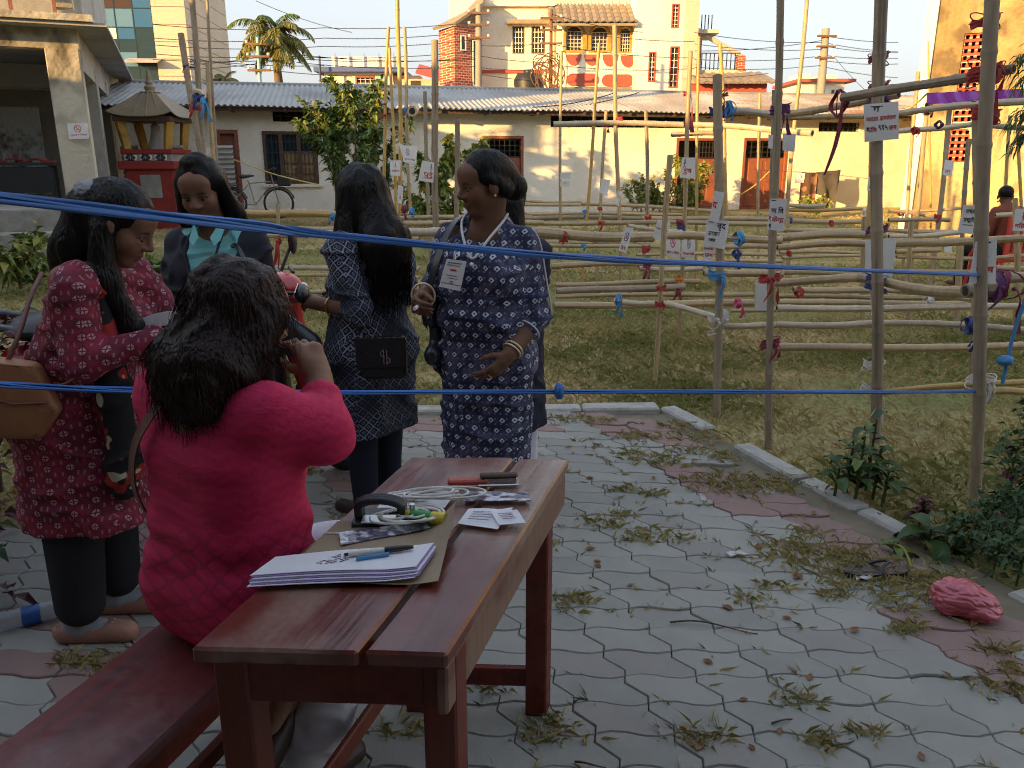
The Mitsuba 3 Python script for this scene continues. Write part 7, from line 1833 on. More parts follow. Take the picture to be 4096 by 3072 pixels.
# a tangle on the rusty pole
k = thing('cable_tangle', 'tangle of coiled cables on the rusty pole', 'cables')
o = np.array((1.57,34.8,4.95))
wrg = np.random.default_rng(9)
part(k, 'coil', cat([tube(o + np.stack([0.5 * wrg.uniform(0.4, 1.2) * np.cos(np.linspace(0, 6, 20) + s) + 0.2 * wrg.normal(), 0 * np.linspace(0, 6, 20), 0.9 * wrg.uniform(0.3, 1.1) * np.sin(np.linspace(0, 6, 20) * wrg.uniform(0.6, 1.2) + s)], 1), 0.02, 4) for s in range(14)]), 'rust', kind='stuff')
WIRES = [((-14.27,34,6.8),(-7.91,36,6.98)),((-7.91,36,6.98),(-1.4,36,7.23)),((-14.33,34,6.3),(-7.94,36,6.58)),((-7.94,36,6.58),(-1.4,36,6.87)),((-14.36,34,6.05),(-7.96,36,6.26)),((-7.96,36,6.26),(-1.41,36,6.55)),((-14.4,34,5.72),(-9.95,36,5.88)),((-9.95,36,5.88),(-1.41,36,6.08)),((-14.43,34,5.51),(-9.17,36,5.78)),((-9.17,36,5.78),(-1.42,36,5.82)),((-13.15,34,5.3),(-9.55,36,6.04)),((-13.12,34,5.55),(-8.01,36,5.49)),((-12.57,34,5.51),(-6.85,36,5.07)),((-13.26,34,5.13),(-9.97,36,5.71)),((-9.18,36,5.62),(-1.42,36,5.47)),((-9.16,36,5.93),(-1.42,36,5.75)),((8.17,38,6.33),(14.74,40,7.07)),((8.12,38,7.09),(14.75,40,6.95)),((8.19,38,5.98),(14.81,40,6.38)),((8.21,38,5.65),(14.86,40,5.97)),((8.23,38,5.24),(12.17,40,5.6)),((8.15,38,6.62),(14.78,40,6.66)),((14.72,40,7.23),(18.15,40,6.95)),((14.76,40,6.93),(18.2,40,6.54)),((14.77,40,6.78),(18.21,40,6.5)),((14.81,40,6.38),(18.24,40,6.26)),((14.84,40,6.14),(18.27,40,6.01)),((14.87,40,5.87),(18.35,40,5.4)),((15.16,40,6.38),(17.72,42,5.0)),((-1.42,36,5.89),(1.61,35,5.5)),((-1.41,36,6.29),(1.6,35,6.27)),((-1.42,36,5.42),(1.61,35,5.24)),((1.59,35,6.83),(7.93,37,6.58)),((1.6,35,6.21),(7.97,37,5.92)),((1.61,35,5.42),(8.0,37,5.49)),((1.58,35,7.35),(5.7,37,6.95)),((-1.42,36,5.16),(1.62,35,4.79)),((-11.88,40,8.74),(-8.63,46,8.27)),((0.51,21,2.86),(2.97,24,3.45)),((0.28,21,2.75),(3.64,24,3.45))]
for i, (a, b) in enumerate(sorted(WIRES, key=lambda q: -q[0][2] / q[0][1])):
    a, b = np.array(a), np.array(b)
    t = np.linspace(0, 1, 16)
    p = a + (b - a) * t[:, None] - np.array([0, 0, 1]) * (4 * t * (1 - t) * 0.02 * np.linalg.norm(b - a))[:, None]
    single('overhead_wire', tube(p, 0.014, 4), 'wire', f'thin overhead wire crossing the pale sky, {ordinal(i + 1)} wire from the top', 'wire', group='overhead wires')

bsdf('yellow_cord', (0.55, 0.45, 0.12), 0.7)
# ================================================================ shrine, fence, bicycle, clothes, banner
sk = thing('shrine', 'small red shrine with curved pagoda roof and ochre columns', 'shrine')
so = (-7.97,18,0.54)
SH = frame((so[0], 18.0, 0), 0)
zz = {k_: v_ for k_, v_ in (('rt', (-7.72,18,3.0)[2]), ('re', (-7.78,18,2.5)[2]), ('cb', (-7.86,18,1.8)[2]), ('p0', (-7.9,18,1.55)[2]), ('b0', (-7.92,18,1.37)[2]), ('q1', (-7.93,18,1.26)[2]), ('q0', (-7.99,18,0.76)[2]))}
hw = 0.52
part(sk, 'pedestal', ubox(SH, -hw, hw, -0.1, 0.95, 0, zz['b0'], 0.01), 'red_paint')
part(sk, 'plaque', ubox(SH, -0.2, 0.25, -0.125, -0.103, zz['q0'], zz['q1'], 0.004), 'grey_plaster')
part(sk, 'ledge', ubox(SH, -hw - 0.1, hw + 0.1, -0.2, 1.05, zz['b0'] + 0.002, zz['p0'], 0.02), 'red_paint')
part(sk, 'deck', ubox(SH, -hw, hw, -0.08, 0.95, zz['p0'] + 0.002, zz['cb'] - 0.1), 'grey_plaster')
for i in range(3):
    u = -0.36 + 0.33 * i
    pn = part(sk, 'carved_panel', ubox(SH, u - 0.13, u + 0.13, -0.1, -0.082, zz['p0'] + 0.02, zz['cb'] - 0.12), 'white_paint')
    part(pn, 'rosette', upright(unary_union([Point(0.075 * math.cos(a), 0.06 * math.sin(a)).buffer(0.032, 6) for a in np.arange(6) * PI / 3] + [ring_shape(0.035, 0.015)]), 0.012, SH @ basis((1, 0, 0), (0, 1, 0), (0, 0, 1), (u, -0.113, (zz['p0'] + zz['cb']) / 2 - 0.05))), 'iron')
part(sk, 'rail', ubox(SH, -hw - 0.04, hw + 0.04, -0.12, 0.98, zz['cb'] - 0.098, zz['cb'], 0.01), 'red_paint')
for u, lean in ((-0.44, -0.1), (0.44, 0.1)):
    for v in (-0.02, 0.85):
        part(sk, 'column', xf(tube([(u, v, zz['cb']), (u + lean, v, zz['re'] - 0.12)], [0.095, 0.115], 4), SH), 'ochre_paint')
part(sk, 'idol', xf(lathe([(0, zz['cb']), (0.2, zz['cb']), (0.15, zz['cb'] + 0.2), (0.09, zz['cb'] + 0.4), (0.1, zz['cb'] + 0.5), (0, zz['cb'] + 0.6)], 14), SH @ basis((1, 0, 0), (0, 1, 0), (0, 0, 1), (0, 0.5, 0))), 'grey_plaster', smooth=40)
part(sk, 'eave_beam', ubox(SH, -0.62, 0.62, -0.17, 1.07, zz['re'] - 0.12, zz['re'] - 0.02), 'dark_wood')


def pagoda():
    R, Z = [], []
    ms = []
    n = 7
    for side in range(4):
        P = []
        for i in range(n):
            t = i / (n - 1)
            r = 0.50 * (1 - t) + 0.2
            z = zz['re'] - 0.03 + (zz['rt'] - zz['re']) * t ** 0.9
            row = []
            for s in np.linspace(-1, 1, 9):
                lift = 0.10 * abs(s) ** 3 * (1 - t) ** 2
                x, y = s * r, -r
                a = side * PI / 2
                row.append((x * math.cos(a) - y * math.sin(a), 0.45 + x * math.sin(a) + y * math.cos(a), z + lift))
            P.append(row)
        ms.append(thick(np.array(P), 0.02))
    return cat(ms)


rf = part(sk, 'roof', xf(pagoda(), SH), 'roof_sheet', smooth=40)
part(rf, 'seam', xf(cat([tube([(s * 0.7, -0.25, zz['re'] - 0.005), (s * 0.45, 0.0, zz['re'] + (zz['rt'] - zz['re']) * 0.53), (s * 0.2, 0.25, zz['rt'] + 0.01)], 0.014, 5) for s in (-0.6, -0.2, 0.2, 0.6)]), SH), 'roof_sheet')
part(rf, 'finial', xf(lathe([(0, 0), (0.2, 0), (0.22, 0.04), (0.1, 0.07), (0.12, 0.14), (0.07, 0.2), (0.085, 0.24), (0.05, 0.3), (0.06, 0.34), (0.02, 0.5), (0, 0.55)], 14), SH @ basis((1, 0, 0), (0, 1, 0), (0, 0, 1), (0, 0.45, zz['rt'] - 0.03))), 'roof_sheet', smooth=40)
for i, (x0, x1, lab) in enumerate((((-7.69,18.6,1.02)[0], (-7.44,18.6,1.02)[0], 'upright corrugated sheet right beside the shrine'), ((-6.76,18.6,1.02)[0], (-6.4,18.6,1.02)[0], 'upright corrugated sheet before the open brown doorway'), ((-9.09,18.9,1.01)[0], (-8.68,18.9,1.01)[0], 'upright corrugated sheet left behind the shrine'))):
    z = np.linspace(0.0, 1.9, 110)
    P = np.stack([np.stack([np.full(110, x), 18.6 + 0.25 * i + 0.03 * np.sin(z / 0.11 * 2 * PI), z], 1) for x in np.linspace(x0, x1, 3)], 1)
    single('fence_panel', thick(P, 0.006), 'tin', lab, 'fence panel', smooth=60)

# bicycle
bk = thing('bicycle', 'old dark bicycle parked against the wall under the shuttered window', 'bicycle')
bo = (-5.45,18.7,0.29)
BK = frame((bo[0] + 0.05, 18.7, 0.28), 8)


def torus_v(R, r, c_):
    t = np.linspace(0, 2 * PI, 33)
    return tube(np.stack([c_[0] + R * np.cos(t), 0 * t + c_[1], c_[2] + R * np.sin(t)], 1), r, 6, caps=False)


for x in (0.0, -1.05):
    w = part(bk, 'wheel', xf(torus_v(0.33, 0.02, (x, 0, 0.33)), BK), 'iron', smooth=True)
    part(w, 'rim', xf(torus_v(0.305, 0.008, (x, 0, 0.33)), BK), 'iron', smooth=True)
    part(w, 'spokes', xf(cat([tube([(x, 0, 0.33), (x + 0.3 * math.cos(a), 0, 0.33 + 0.3 * math.sin(a))], 0.003, 3, caps=False) for a in np.arange(16) * PI / 8]), BK), 'steel', kind='stuff')
    part(bk, 'mudguard', xf(tube(np.stack([x + 0.37 * np.cos(np.linspace(0.3, 2.6, 14)), 0 * np.arange(14), 0.33 + 0.37 * np.sin(np.linspace(0.3, 2.6, 14))], 1), 0.016, 5), BK), 'iron', smooth=True)
for q in (((-0.15, 0, 0.82), (-0.65, 0, 0.78)), ((-0.15, 0, 0.75), (-0.52, 0, 0.3)), ((-0.65, 0, 0.85), (-0.52, 0, 0.3)), ((-0.52, 0, 0.3), (-1.05, 0, 0.33)), ((-0.65, 0, 0.75), (-1.05, 0, 0.33)), ((-0.13, 0, 0.98), (0.0, 0, 0.33))):
    part(bk, 'frame_tube', xf(tube(q, 0.014, 7), BK), 'pole', smooth=True)
part(bk, 'handlebar', xf(cat([tube(spline([(-0.12, -0.02, 1.0), (-0.02, -0.12, 1.12), (-0.12, -0.26, 1.08), (-0.24, -0.27, 1.05)], 10), 0.013, 6), tube(spline([(-0.12, 0.02, 1.0), (-0.02, 0.12, 1.12), (-0.12, 0.26, 1.08), (-0.24, 0.27, 1.05)], 10), 0.013, 6)]), BK), 'iron', smooth=True)
part(bk, 'saddle', xf(sdf_mesh([cap((-0.75, 0, 0.93), (-0.52, 0, 0.95), 0.085, 0.035, flat=(0, 0, 1), s=1.8)], 0.02), BK), 'iron', smooth=True)
part(bk, 'basket', xf(bev(0.02, 0.3, -0.16, 0.16, 0.72, 0.95, 0.02), BK), 'tank_black')
part(bk, 'carrier', xf(bx(-1.3, -0.8, -0.07, 0.07, 0.72, 0.74), BK), 'iron')

# clothes line
bsdf('brown_cloth', lambda p, n, uv: mix((0.10, 0.06, 0.045), (0.30, 0.16, 0.12), smoothstep(0.55, 0.62, fbm(p.x * 4, p.y * 4, p.z * 5, octaves=3))), 0.9)
bsdf('grey_cloth', mottled((0.10, 0.095, 0.095), (0.075, 0.07, 0.07), 5), 0.9)
cl = [(15.745,1.329),(17.272,1.248),(17.798,1.247),(17.875,0.349),(17.342,0.355),(18.567,1.298),(19.54,1.07)]
LC = LB @ basis((1, 0, 0), (0, 1, 0), (0, 0, 1), (0, -0.7, 0))
f_ = 0.965
single('clothes_line', xf(tube(spline([(cl[0][0] * f_, 0, cl[0][1]), (cl[2][0] * f_, 0, cl[2][1] - 0.02), (cl[6][0] * f_, 0, cl[6][1])], 20), 0.006, 4), LC), 'wire', 'thin clothes line before the sunlit wall', 'clothes line')
u0, u1, z1, z0 = cl[1][0] * f_, cl[2][0] * f_, cl[1][1], cl[4][1]
U, Vv = np.meshgrid(np.linspace(0, 1, 12), np.linspace(0, 1, 12), indexing='ij')
P = np.stack([u0 + (u1 - u0) * U, 0.05 * np.sin(U * 9) * (1 - Vv * 0.6), z0 + (z1 - z0) * Vv], -1)
single('hung_shawl', xf(thick(P, 0.01), LC), 'brown_cloth', 'brown flowered shawl hanging on the clothes line', 'cloth', smooth=True)
g = Polygon([(cl[2][0] * f_, z1), (cl[5][0] * f_, z1 + 0.06), (cl[5][0] * f_ - 0.1, z1 - 0.5), (cl[5][0] * f_ - 0.13, z0 + 0.06), (cl[5][0] * f_ - 0.26, z0 + 0.06), (cl[5][0] * f_ - 0.3, z1 - 0.5), (cl[2][0] * f_ + 0.4, z0 + 0.2), (cl[2][0] * f_ + 0.14, z1 - 0.6), (cl[2][0] * f_, z1 - 0.55)])
m = upright(g.buffer(0.01), 0.05, np.eye(4)).subdivide().subdivide()
v = np.asarray(m.vertices)
v = v + np.c_[0 * v[:, 0], 0.05 * np.sin(v[:, 0] * 16 + v[:, 2] * 3), 0 * v[:, 0]]
single('hung_trousers', xf(tm(v, m.faces), LC), 'grey_cloth', 'grey trousers hanging on the clothes line', 'trousers', smooth=40)

# purple banner
bsdf('purple_film', mottled((0.28, 0.05, 0.42), (0.36, 0.08, 0.52), 2), 0.4, specular=0.6)
C = ((4.71,9.5,2.28),(5.92,9.5,2.33),(5.94,9.5,2.19),(4.73,9.5,2.16))
C = [np.array(q) for q in C]
U, Vv = np.meshgrid(np.linspace(0, 1, 40), np.linspace(0, 1, 6), indexing='ij')
P = C[0] * ((1 - U) * Vv)[..., None] + C[1] * (U * Vv)[..., None] + C[2] * (U * (1 - Vv))[..., None] + C[3] * ((1 - U) * (1 - Vv))[..., None]
P[..., 1] += 0.02 * np.sin(U * 40 + Vv * 2) * (0.4 + np.sin(U * 7) ** 2)
single('purple_banner', thick(P, 0.004), 'purple_film', 'long shiny purple banner strung before the yellow wall', 'banner', smooth=True)
for i, (a, b, lab) in enumerate((((5.1,11,2.17), (4.76,9.6,2.28), 'yellowish cord running up to the purple banner'), ((4.8,17,0.87), (4.49,14,1.45), 'yellow cord slanting over the brown door'), ((-5.77,17,1.58), (-3.56,15,1.12), 'pale yellow cord across the shuttered window'))):
    single('cord', tube(spline([a, (np.array(a) + b) / 2 - [0, 0, 0.05], b], 12), 0.012, 5), 'yellow_cord', lab, 'cord')

# ================================================================ scooter between the women
bsdf('scooter_red', (0.42, 0.015, 0.02), 0.22, clearcoat=1.0, specular=0.6)
bsdf('scooter_black', mottled((0.02, 0.021, 0.024), (0.03, 0.031, 0.035), 9), 0.4)
bsdf('scooter_grey', (0.10, 0.11, 0.125), 0.3, clearcoat=0.6)
bsdf('mirror', (0.9, 0.9, 0.9), 0.03, metallic=1.0)
sc_ = thing('scooter', 'red and black motor scooter parked between the standing women', 'scooter')
SO = (-1.475,5.168,0)
SM = frame((-0.98, 3.72, 0.0), 8)
M_ = SM @ np.array(T().rotate([1, 0, 0], 6).matrix)


def sp(name, prims, m, h=0.012, parent=sc_, **kw):
    return part(parent, name, xf(sdf_mesh(prims, h, **kw), M_), m, smooth=True)


for x in (0.2, -1.05):
    w = part(sc_, 'wheel', xf(tube(np.stack([x + 0.175 * np.cos(np.linspace(0, 2 * PI, 33)), 0 * np.arange(33), 0.23 + 0.175 * np.sin(np.linspace(0, 2 * PI, 33))], 1), 0.05, 10, caps=False), M_), 'scooter_black', smooth=True)
    part(w, 'rim', xf(lathe([(0, -0.03), (0.13, -0.03), (0.14, 0), (0.13, 0.03), (0, 0.03)], 20), M_ @ basis((1, 0, 0), (0, 0, 1), (0, -1, 0), (x, 0, 0.23))), 'scooter_grey', smooth=40)
sp('front_fender', [cap((0.42, 0, 0.36), (0.02, 0, 0.47), 0.085, 0.095, flat=(0, 0, 1), s=1.5)], 'scooter_red')
sp('leg_shield', [cap((0.03, 0, 0.42), (-0.10, 0, 0.86), 0.16, 0.12, flat=(1, 0, 0.25), s=2.6), cap((-0.09, 0, 0.8), (-0.08, 0, 0.93), 0.085, 0.07, k=0.05)], 'scooter_red')
sp('headset', [ell((-0.10, 0, 0.985), (0.075, 0.13, 0.055)), ell((-0.05, 0, 0.95), (0.06, 0.07, 0.07), k=0.04)], 'scooter_red')
sp('headlight', [ell((0.0, 0, 0.955), (0.03, 0.06, 0.04))], 'steel')
sp('inner_shield', [cap((-0.14, 0, 0.4), (-0.17, 0, 0.84), 0.17, 0.14, flat=(1, 0, 0.1), s=3.5)], 'scooter_black')
sp('floorboard', [cap((-0.12, 0, 0.3), (-0.55, 0, 0.3), 0.15, 0.16, flat=(0, 0, 1), s=4)], 'scooter_black')
sp('body', [cap((-0.55, 0, 0.5), (-1.25, 0, 0.62), 0.17, 0.12, k=0.06), cap((-0.6, 0, 0.36), (-0.95, 0, 0.45), 0.15, 0.15, k=0.06)], 'scooter_red')
sp('seat', [cap((-0.45, 0, 0.75), (-1.15, 0, 0.82), 0.14, 0.15, flat=(0, 0, 1), s=2.6, k=0.04)], 'scooter_black')
sp('tail_rack', [cap((-1.2, -0.1, 0.83), (-1.38, -0.1, 0.86), 0.018, 0.018), cap((-1.2, 0.1, 0.83), (-1.38, 0.1, 0.86), 0.018, 0.018), cap((-1.38, -0.1, 0.86), (-1.38, 0.1, 0.86), 0.018, 0.018)], 'scooter_grey')
sp('side_panel', [cap((-0.62, -0.16, 0.52), (-1.2, -0.12, 0.66), 0.1, 0.05, flat=(0, 1, 0), s=4)], 'scooter_grey')
sp('exhaust', [cap((-0.75, 0.2, 0.25), (-1.25, 0.22, 0.33), 0.05, 0.06)], 'scooter_grey')
for sg in (-1, 1):
    sp('handlebar', [cap((-0.12, 0.14 * sg, 1.0), (-0.19, 0.32 * sg, 1.0), 0.017, 0.018)], 'scooter_black', 0.008)
    sp('brake_lever', [cap((-0.06, 0.18 * sg, 1.0), (-0.1, 0.34 * sg, 0.99), 0.009, 0.008)], 'scooter_black', 0.006)
mir = []
for (b, e, tilt) in (((-0.12, 0.19, 1.0), (-0.06, 0.26, 1.14), 0.3), ((-0.12, -0.19, 1.0), (0.04, -0.35, 1.035), 1.1)):
    st_ = sp('mirror_stalk', [cap(b, np.array(b) + (np.array(e) - b) * 0.9, 0.009, 0.008)], 'scooter_black', 0.006)
    hd = sp('mirror_housing', [ell(e, (0.02, 0.05, 0.07) if tilt < 1 else (0.03, 0.075, 0.038))], 'scooter_black', 0.008)
    part(hd, 'glass', xf(lathe([(0, 0), (0.9, 0), (1, -0.1), (1, -0.2)], 24), M_ @ basis((0, 0.06 if tilt > 1 else 0.04, 0.0), (0.01, 0, 0.03) if tilt > 1 else (0, 0, 0.06), (-0.02, 0, 0.008), (e[0] - (0.028 if tilt > 1 else 0.019), e[1], e[2] + (0.012 if tilt > 1 else 0)))), 'mirror')

# ================================================================ people
scene['skin'] = {'type': 'principled', 'base_color': {'type': 'mesh_attribute', 'name': 'vertex_color'}, 'roughness': 0.52, 'specular': 0.25}
bsdf('hair', lambda p, n, uv: mix((0.004, 0.0035, 0.0035), (0.009, 0.007, 0.0065), noise(p.x * 170, p.y * 170, p.z * 12)), 0.45, bump=lambda p, n, uv: noise(p.x * 300, p.y * 300, p.z * 9), bump_scale=0.004, specular=0.22)
bsdf('hair_brown', lambda p, n, uv: mix((0.007, 0.004, 0.0035), (0.026, 0.011, 0.009), noise(p.x * 150, p.y * 150, p.z * 12)), 0.45, bump=lambda p, n, uv: noise(p.x * 280, p.y * 280, p.z * 12), bump_scale=0.004, specular=0.22)
bsdf('eye_shaded', (0.12, 0.10, 0.09), 0.35)  # eyeball colour darkened to paint in the shade of the sockets
bsdf('eye_dark', (0.012, 0.008, 0.006), 0.1)
bsdf('gold', (0.75, 0.48, 0.15), 0.25, metallic=1.0)
bsdf('bangle', (0.70, 0.60, 0.42), 0.3, metallic=0.4)
bsdf('black_cloth', mottled((0.010, 0.010, 0.013), (0.016, 0.016, 0.02), 12), 0.85)
bsdf('blazer', mottled((0.012, 0.013, 0.024), (0.017, 0.018, 0.032), 12), 0.8, sheen=0.4)
bsdf('shirt_teal', mottled((0.20, 0.52, 0.52), (0.17, 0.46, 0.47), 9), 0.75)
bsdf('leggings', (0.010, 0.012, 0.028), 0.8)
bsdf('white_cotton', mottled((0.62, 0.62, 0.68), (0.56, 0.56, 0.62), 8), 0.8)
bsdf('shoe_tan', mottled((0.42, 0.22, 0.16), (0.34, 0.17, 0.12), 14), 0.6)
bsdf('shoe_brown', (0.05, 0.028, 0.02), 0.5)
bsdf('sock_grey', mottled((0.30, 0.31, 0.33), (0.25, 0.26, 0.28), 20), 0.9)
bsdf('bag_black', (0.012, 0.012, 0.014), 0.35, bump=lambda p, n, uv: dr.abs(dr.sin((p.x + p.z) * 110)) * dr.abs(dr.sin((p.x - p.z) * 110)), bump_scale=0.003, specular=0.5)
bsdf('bag_smooth', (0.016, 0.018, 0.024), 0.3, specular=0.6)
bsdf('bag_tan', mottled((0.36, 0.16, 0.07), (0.28, 0.115, 0.05), 12), 0.5)
bsdf('strap_brown', (0.17, 0.075, 0.06), 0.6)
bsdf('trim_white', (0.6, 0.6, 0.62), 0.7)


def knit(p, n, uv):
    d = 0.5 + 0.5 * dr.sin(p.z * 260 + dr.sin((p.x + p.y) * 130) * 1.2)
    low = smoothstep(0.80, 0.74, p.z)
    lace = smoothstep(0.25, 0.1, dr.abs(dr.sin((p.x * 0.9 + p.y * 0.5 + p.z) * 68)) * dr.abs(dr.sin((p.x * 0.9 + p.y * 0.5 - p.z) * 68))) * low
    return mix(mix((0.52, 0.014, 0.085), (0.45, 0.011, 0.07), d), (0.20, 0.008, 0.03), lace * 0.55)


bsdf('pink_knit', knit, 0.85, bump=lambda p, n, uv: noise(p.x * 330, p.y * 330, p.z * 330) + 0.35 * smoothstep(0.8, 0.74, p.z) * dr.abs(dr.sin((p.x * 0.9 + p.y * 0.5 + p.z) * 68)) * dr.abs(dr.sin((p.x * 0.9 + p.y * 0.5 - p.z) * 68)), bump_scale=0.0018, sheen=0.35)


def fabric(M, fn):
    """A print fn(u, v, jitter) laid on a garment in its wearer's frame M: u across, v up."""
    A = np.linalg.inv(M).tolist()

    def f(p, n, uv):
        x = A[0][0] * p.x + A[0][1] * p.y + A[0][3]
        y = A[1][0] * p.x + A[1][1] * p.y + A[1][3]
        nx = A[0][0] * n.x + A[0][1] * n.y
        ny = A[1][0] * n.x + A[1][1] * n.y
        u = dr.select(dr.abs(ny) > dr.abs(nx), x, y + 0.02) + 0.006 * noise(p.x * 11, p.y * 11, p.z * 11)
        return fn(u, p.z + 0.010 * noise(p.x * 9, p.y * 9, p.z * 9 + 5), p)
    return f


def fr(a):
    return a - dr.floor(a)


def print_ikat(u, v, p):
    a, b = u / 0.046, v / 0.042
    r = dr.floor(b)
    c1, c2 = dr.abs(fr(a + 0.5 * (r - 2 * dr.floor(r / 2))) - 0.5), dr.abs(fr(b) - 0.5)
    d = c1 + c2
    ring = smoothstep(0.29, 0.25, d) * smoothstep(0.09, 0.13, d)
    e = dr.maximum(dr.abs(fr(a * 2 + 0.25) - 0.5), dr.abs(fr(b * 2 + 0.2) - 0.5))
    dot = smoothstep(0.16, 0.12, e) * 0.45
    base = mix((0.018, 0.022, 0.065), (0.07, 0.065, 0.13), smoothstep(0.35, 0.65, fbm(u * 28, v * 28, octaves=2)))
    dark = smoothstep(0.5, 0.33, d)
    base = mix(base, (0.01, 0.012, 0.035), dark * 0.7)
    wear = 0.55 + 0.45 * cell_rand(dr.floor(a * 2), r)
    return mix(mix(base, (0.30, 0.33, 0.42), dot), (0.60, 0.64, 0.72), ring * wear)


def print_lattice(u, v, p):
    a, b = (u + v) / 0.042, (u - v) / 0.042
    f1, f2 = fr(a), fr(b)
    line = dr.minimum(dr.minimum(f1, 1 - f1), dr.minimum(f2, 1 - f2))
    l = smoothstep(0.09, 0.05, line)
    d = dr.sqrt(dr.square(f1 - 0.5) + dr.square(f2 - 0.5))
    ring = smoothstep(0.05, 0.02, dr.abs(d - 0.17)) * 0.8
    w = smoothstep(0.3, 0.6, fbm(p.x * 7, p.y * 7, p.z * 7 + 3, octaves=2))
    return mix((0.008, 0.009, 0.024), (0.24, 0.27, 0.33), dr.maximum(l, ring) * (0.12 + 0.88 * w))


def print_buti(u, v, p):
    a, b = u / 0.056, v / 0.036
    c1, c2 = dr.abs(fr(a) - 0.5) * 1.5, dr.abs(fr(b) - 0.5)
    d = c1 + c2
    dia = smoothstep(0.36, 0.30, d)
    gap = smoothstep(0.035, 0.05, dr.minimum(c1, c2))
    o = dr.abs(fr(a + 0.5) - 0.5)
    dash = smoothstep(0.06, 0.03, dr.abs(o - 0.16)) * smoothstep(0.2, 0.14, dr.abs(fr(b + 0.5) - 0.5))
    base = mix((0.23, 0.018, 0.042), (0.125, 0.014, 0.032), smoothstep(0.3, 0.7, fbm(u * 20, v * 40, octaves=3)))
    base = mix(base, (0.05, 0.008, 0.016), smoothstep(0.6, 0.4, d) * 0.4)
    return mix(mix(base, (0.50, 0.28, 0.30), dia * gap * 0.85), (0.42, 0.22, 0.24), dash * 0.55)


HEAD = dict(prims=[
    (ell, (0, -0.012, 0.035), (0.073, 0.090, 0.080)), (ell, (0, 0.028, -0.035), (0.057, 0.058, 0.068)), (ell, (0, 0.050, -0.088), (0.031, 0.030, 0.022)),
    (ell, (-0.035, 0.050, -0.026), (0.027, 0.027, 0.030)), (ell, (0.035, 0.050, -0.026), (0.027, 0.027, 0.030)), (ell, (0, 0.068, 0.022), (0.048, 0.016, 0.013)), (ell, (0, 0.055, 0.05), (0.055, 0.032, 0.035))])


def head_prims(c_, R, s=1.0):
    """Head about its centre c_, axes R (columns: right, forward, up), scale s."""
    def P(v):
        return np.array(c_) + R @ (np.array(v) * s)

    def E(v, r, k=0.015):
        return ell(P(v), np.array(r) * s, R, k)

    def C(a, b, ra, rb, k=0.01):
        return cap(P(a), P(b), ra * s, rb * s, k)
    pr = [E(v, r, 0.022) for _, v, r in HEAD['prims']]
    pr += [C((0, 0.080, 0.014), (0, 0.101, -0.022), 0.008, 0.0115, 0.014), E((-0.012, 0.091, -0.027), (0.010, 0.010, 0.008), 0.008), E((0.012, 0.091, -0.027), (0.010, 0.010, 0.008), 0.008),
           E((0, 0.082, -0.053), (0.021, 0.011, 0.006), 0.008), E((0, 0.079, -0.0645), (0.018, 0.012, 0.007), 0.008),
           E((-0.076, -0.006, -0.008), (0.010, 0.020, 0.032), 0.01), E((0.076, -0.006, -0.008), (0.010, 0.020, 0.032), 0.01),
           E((-0.031, 0.0715, 0.0085), (0.019, 0.0135, 0.0085), 0.006), E((0.031, 0.0715, 0.0085), (0.019, 0.0135, 0.0085), 0.006), E((-0.031, 0.069, -0.010), (0.018, 0.012, 0.006), 0.006), E((0.031, 0.069, -0.010), (0.018, 0.012, 0.006), 0.006)]
    mi_ = [E((-0.031, 0.090, 0.001), (0.017, 0.014, 0.0075), 0.008), E((0.031, 0.090, 0.001), (0.017, 0.014, 0.0075), 0.008), E((0, 0.098, -0.0585), (0.022, 0.010, 0.0016), 0.004)]
    return pr, mi_


def rot(yaw=0, pitch=0, roll=0):
    """Axes of a head turned yaw to its left, nodding pitch down, tilting roll; degrees."""
    y, p, r = (math.radians(q) for q in (yaw, pitch, roll))
    Z = np.array([[math.cos(y), -math.sin(y), 0], [math.sin(y), math.cos(y), 0], [0, 0, 1]])
    X = np.array([[1, 0, 0], [0, math.cos(-p), -math.sin(-p)], [0, math.sin(-p), math.cos(-p)]])
    Y = np.array([[math.cos(r), 0, math.sin(r)], [0, 1, 0], [-math.sin(r), 0, math.cos(r)]])
    return Z @ X @ Y


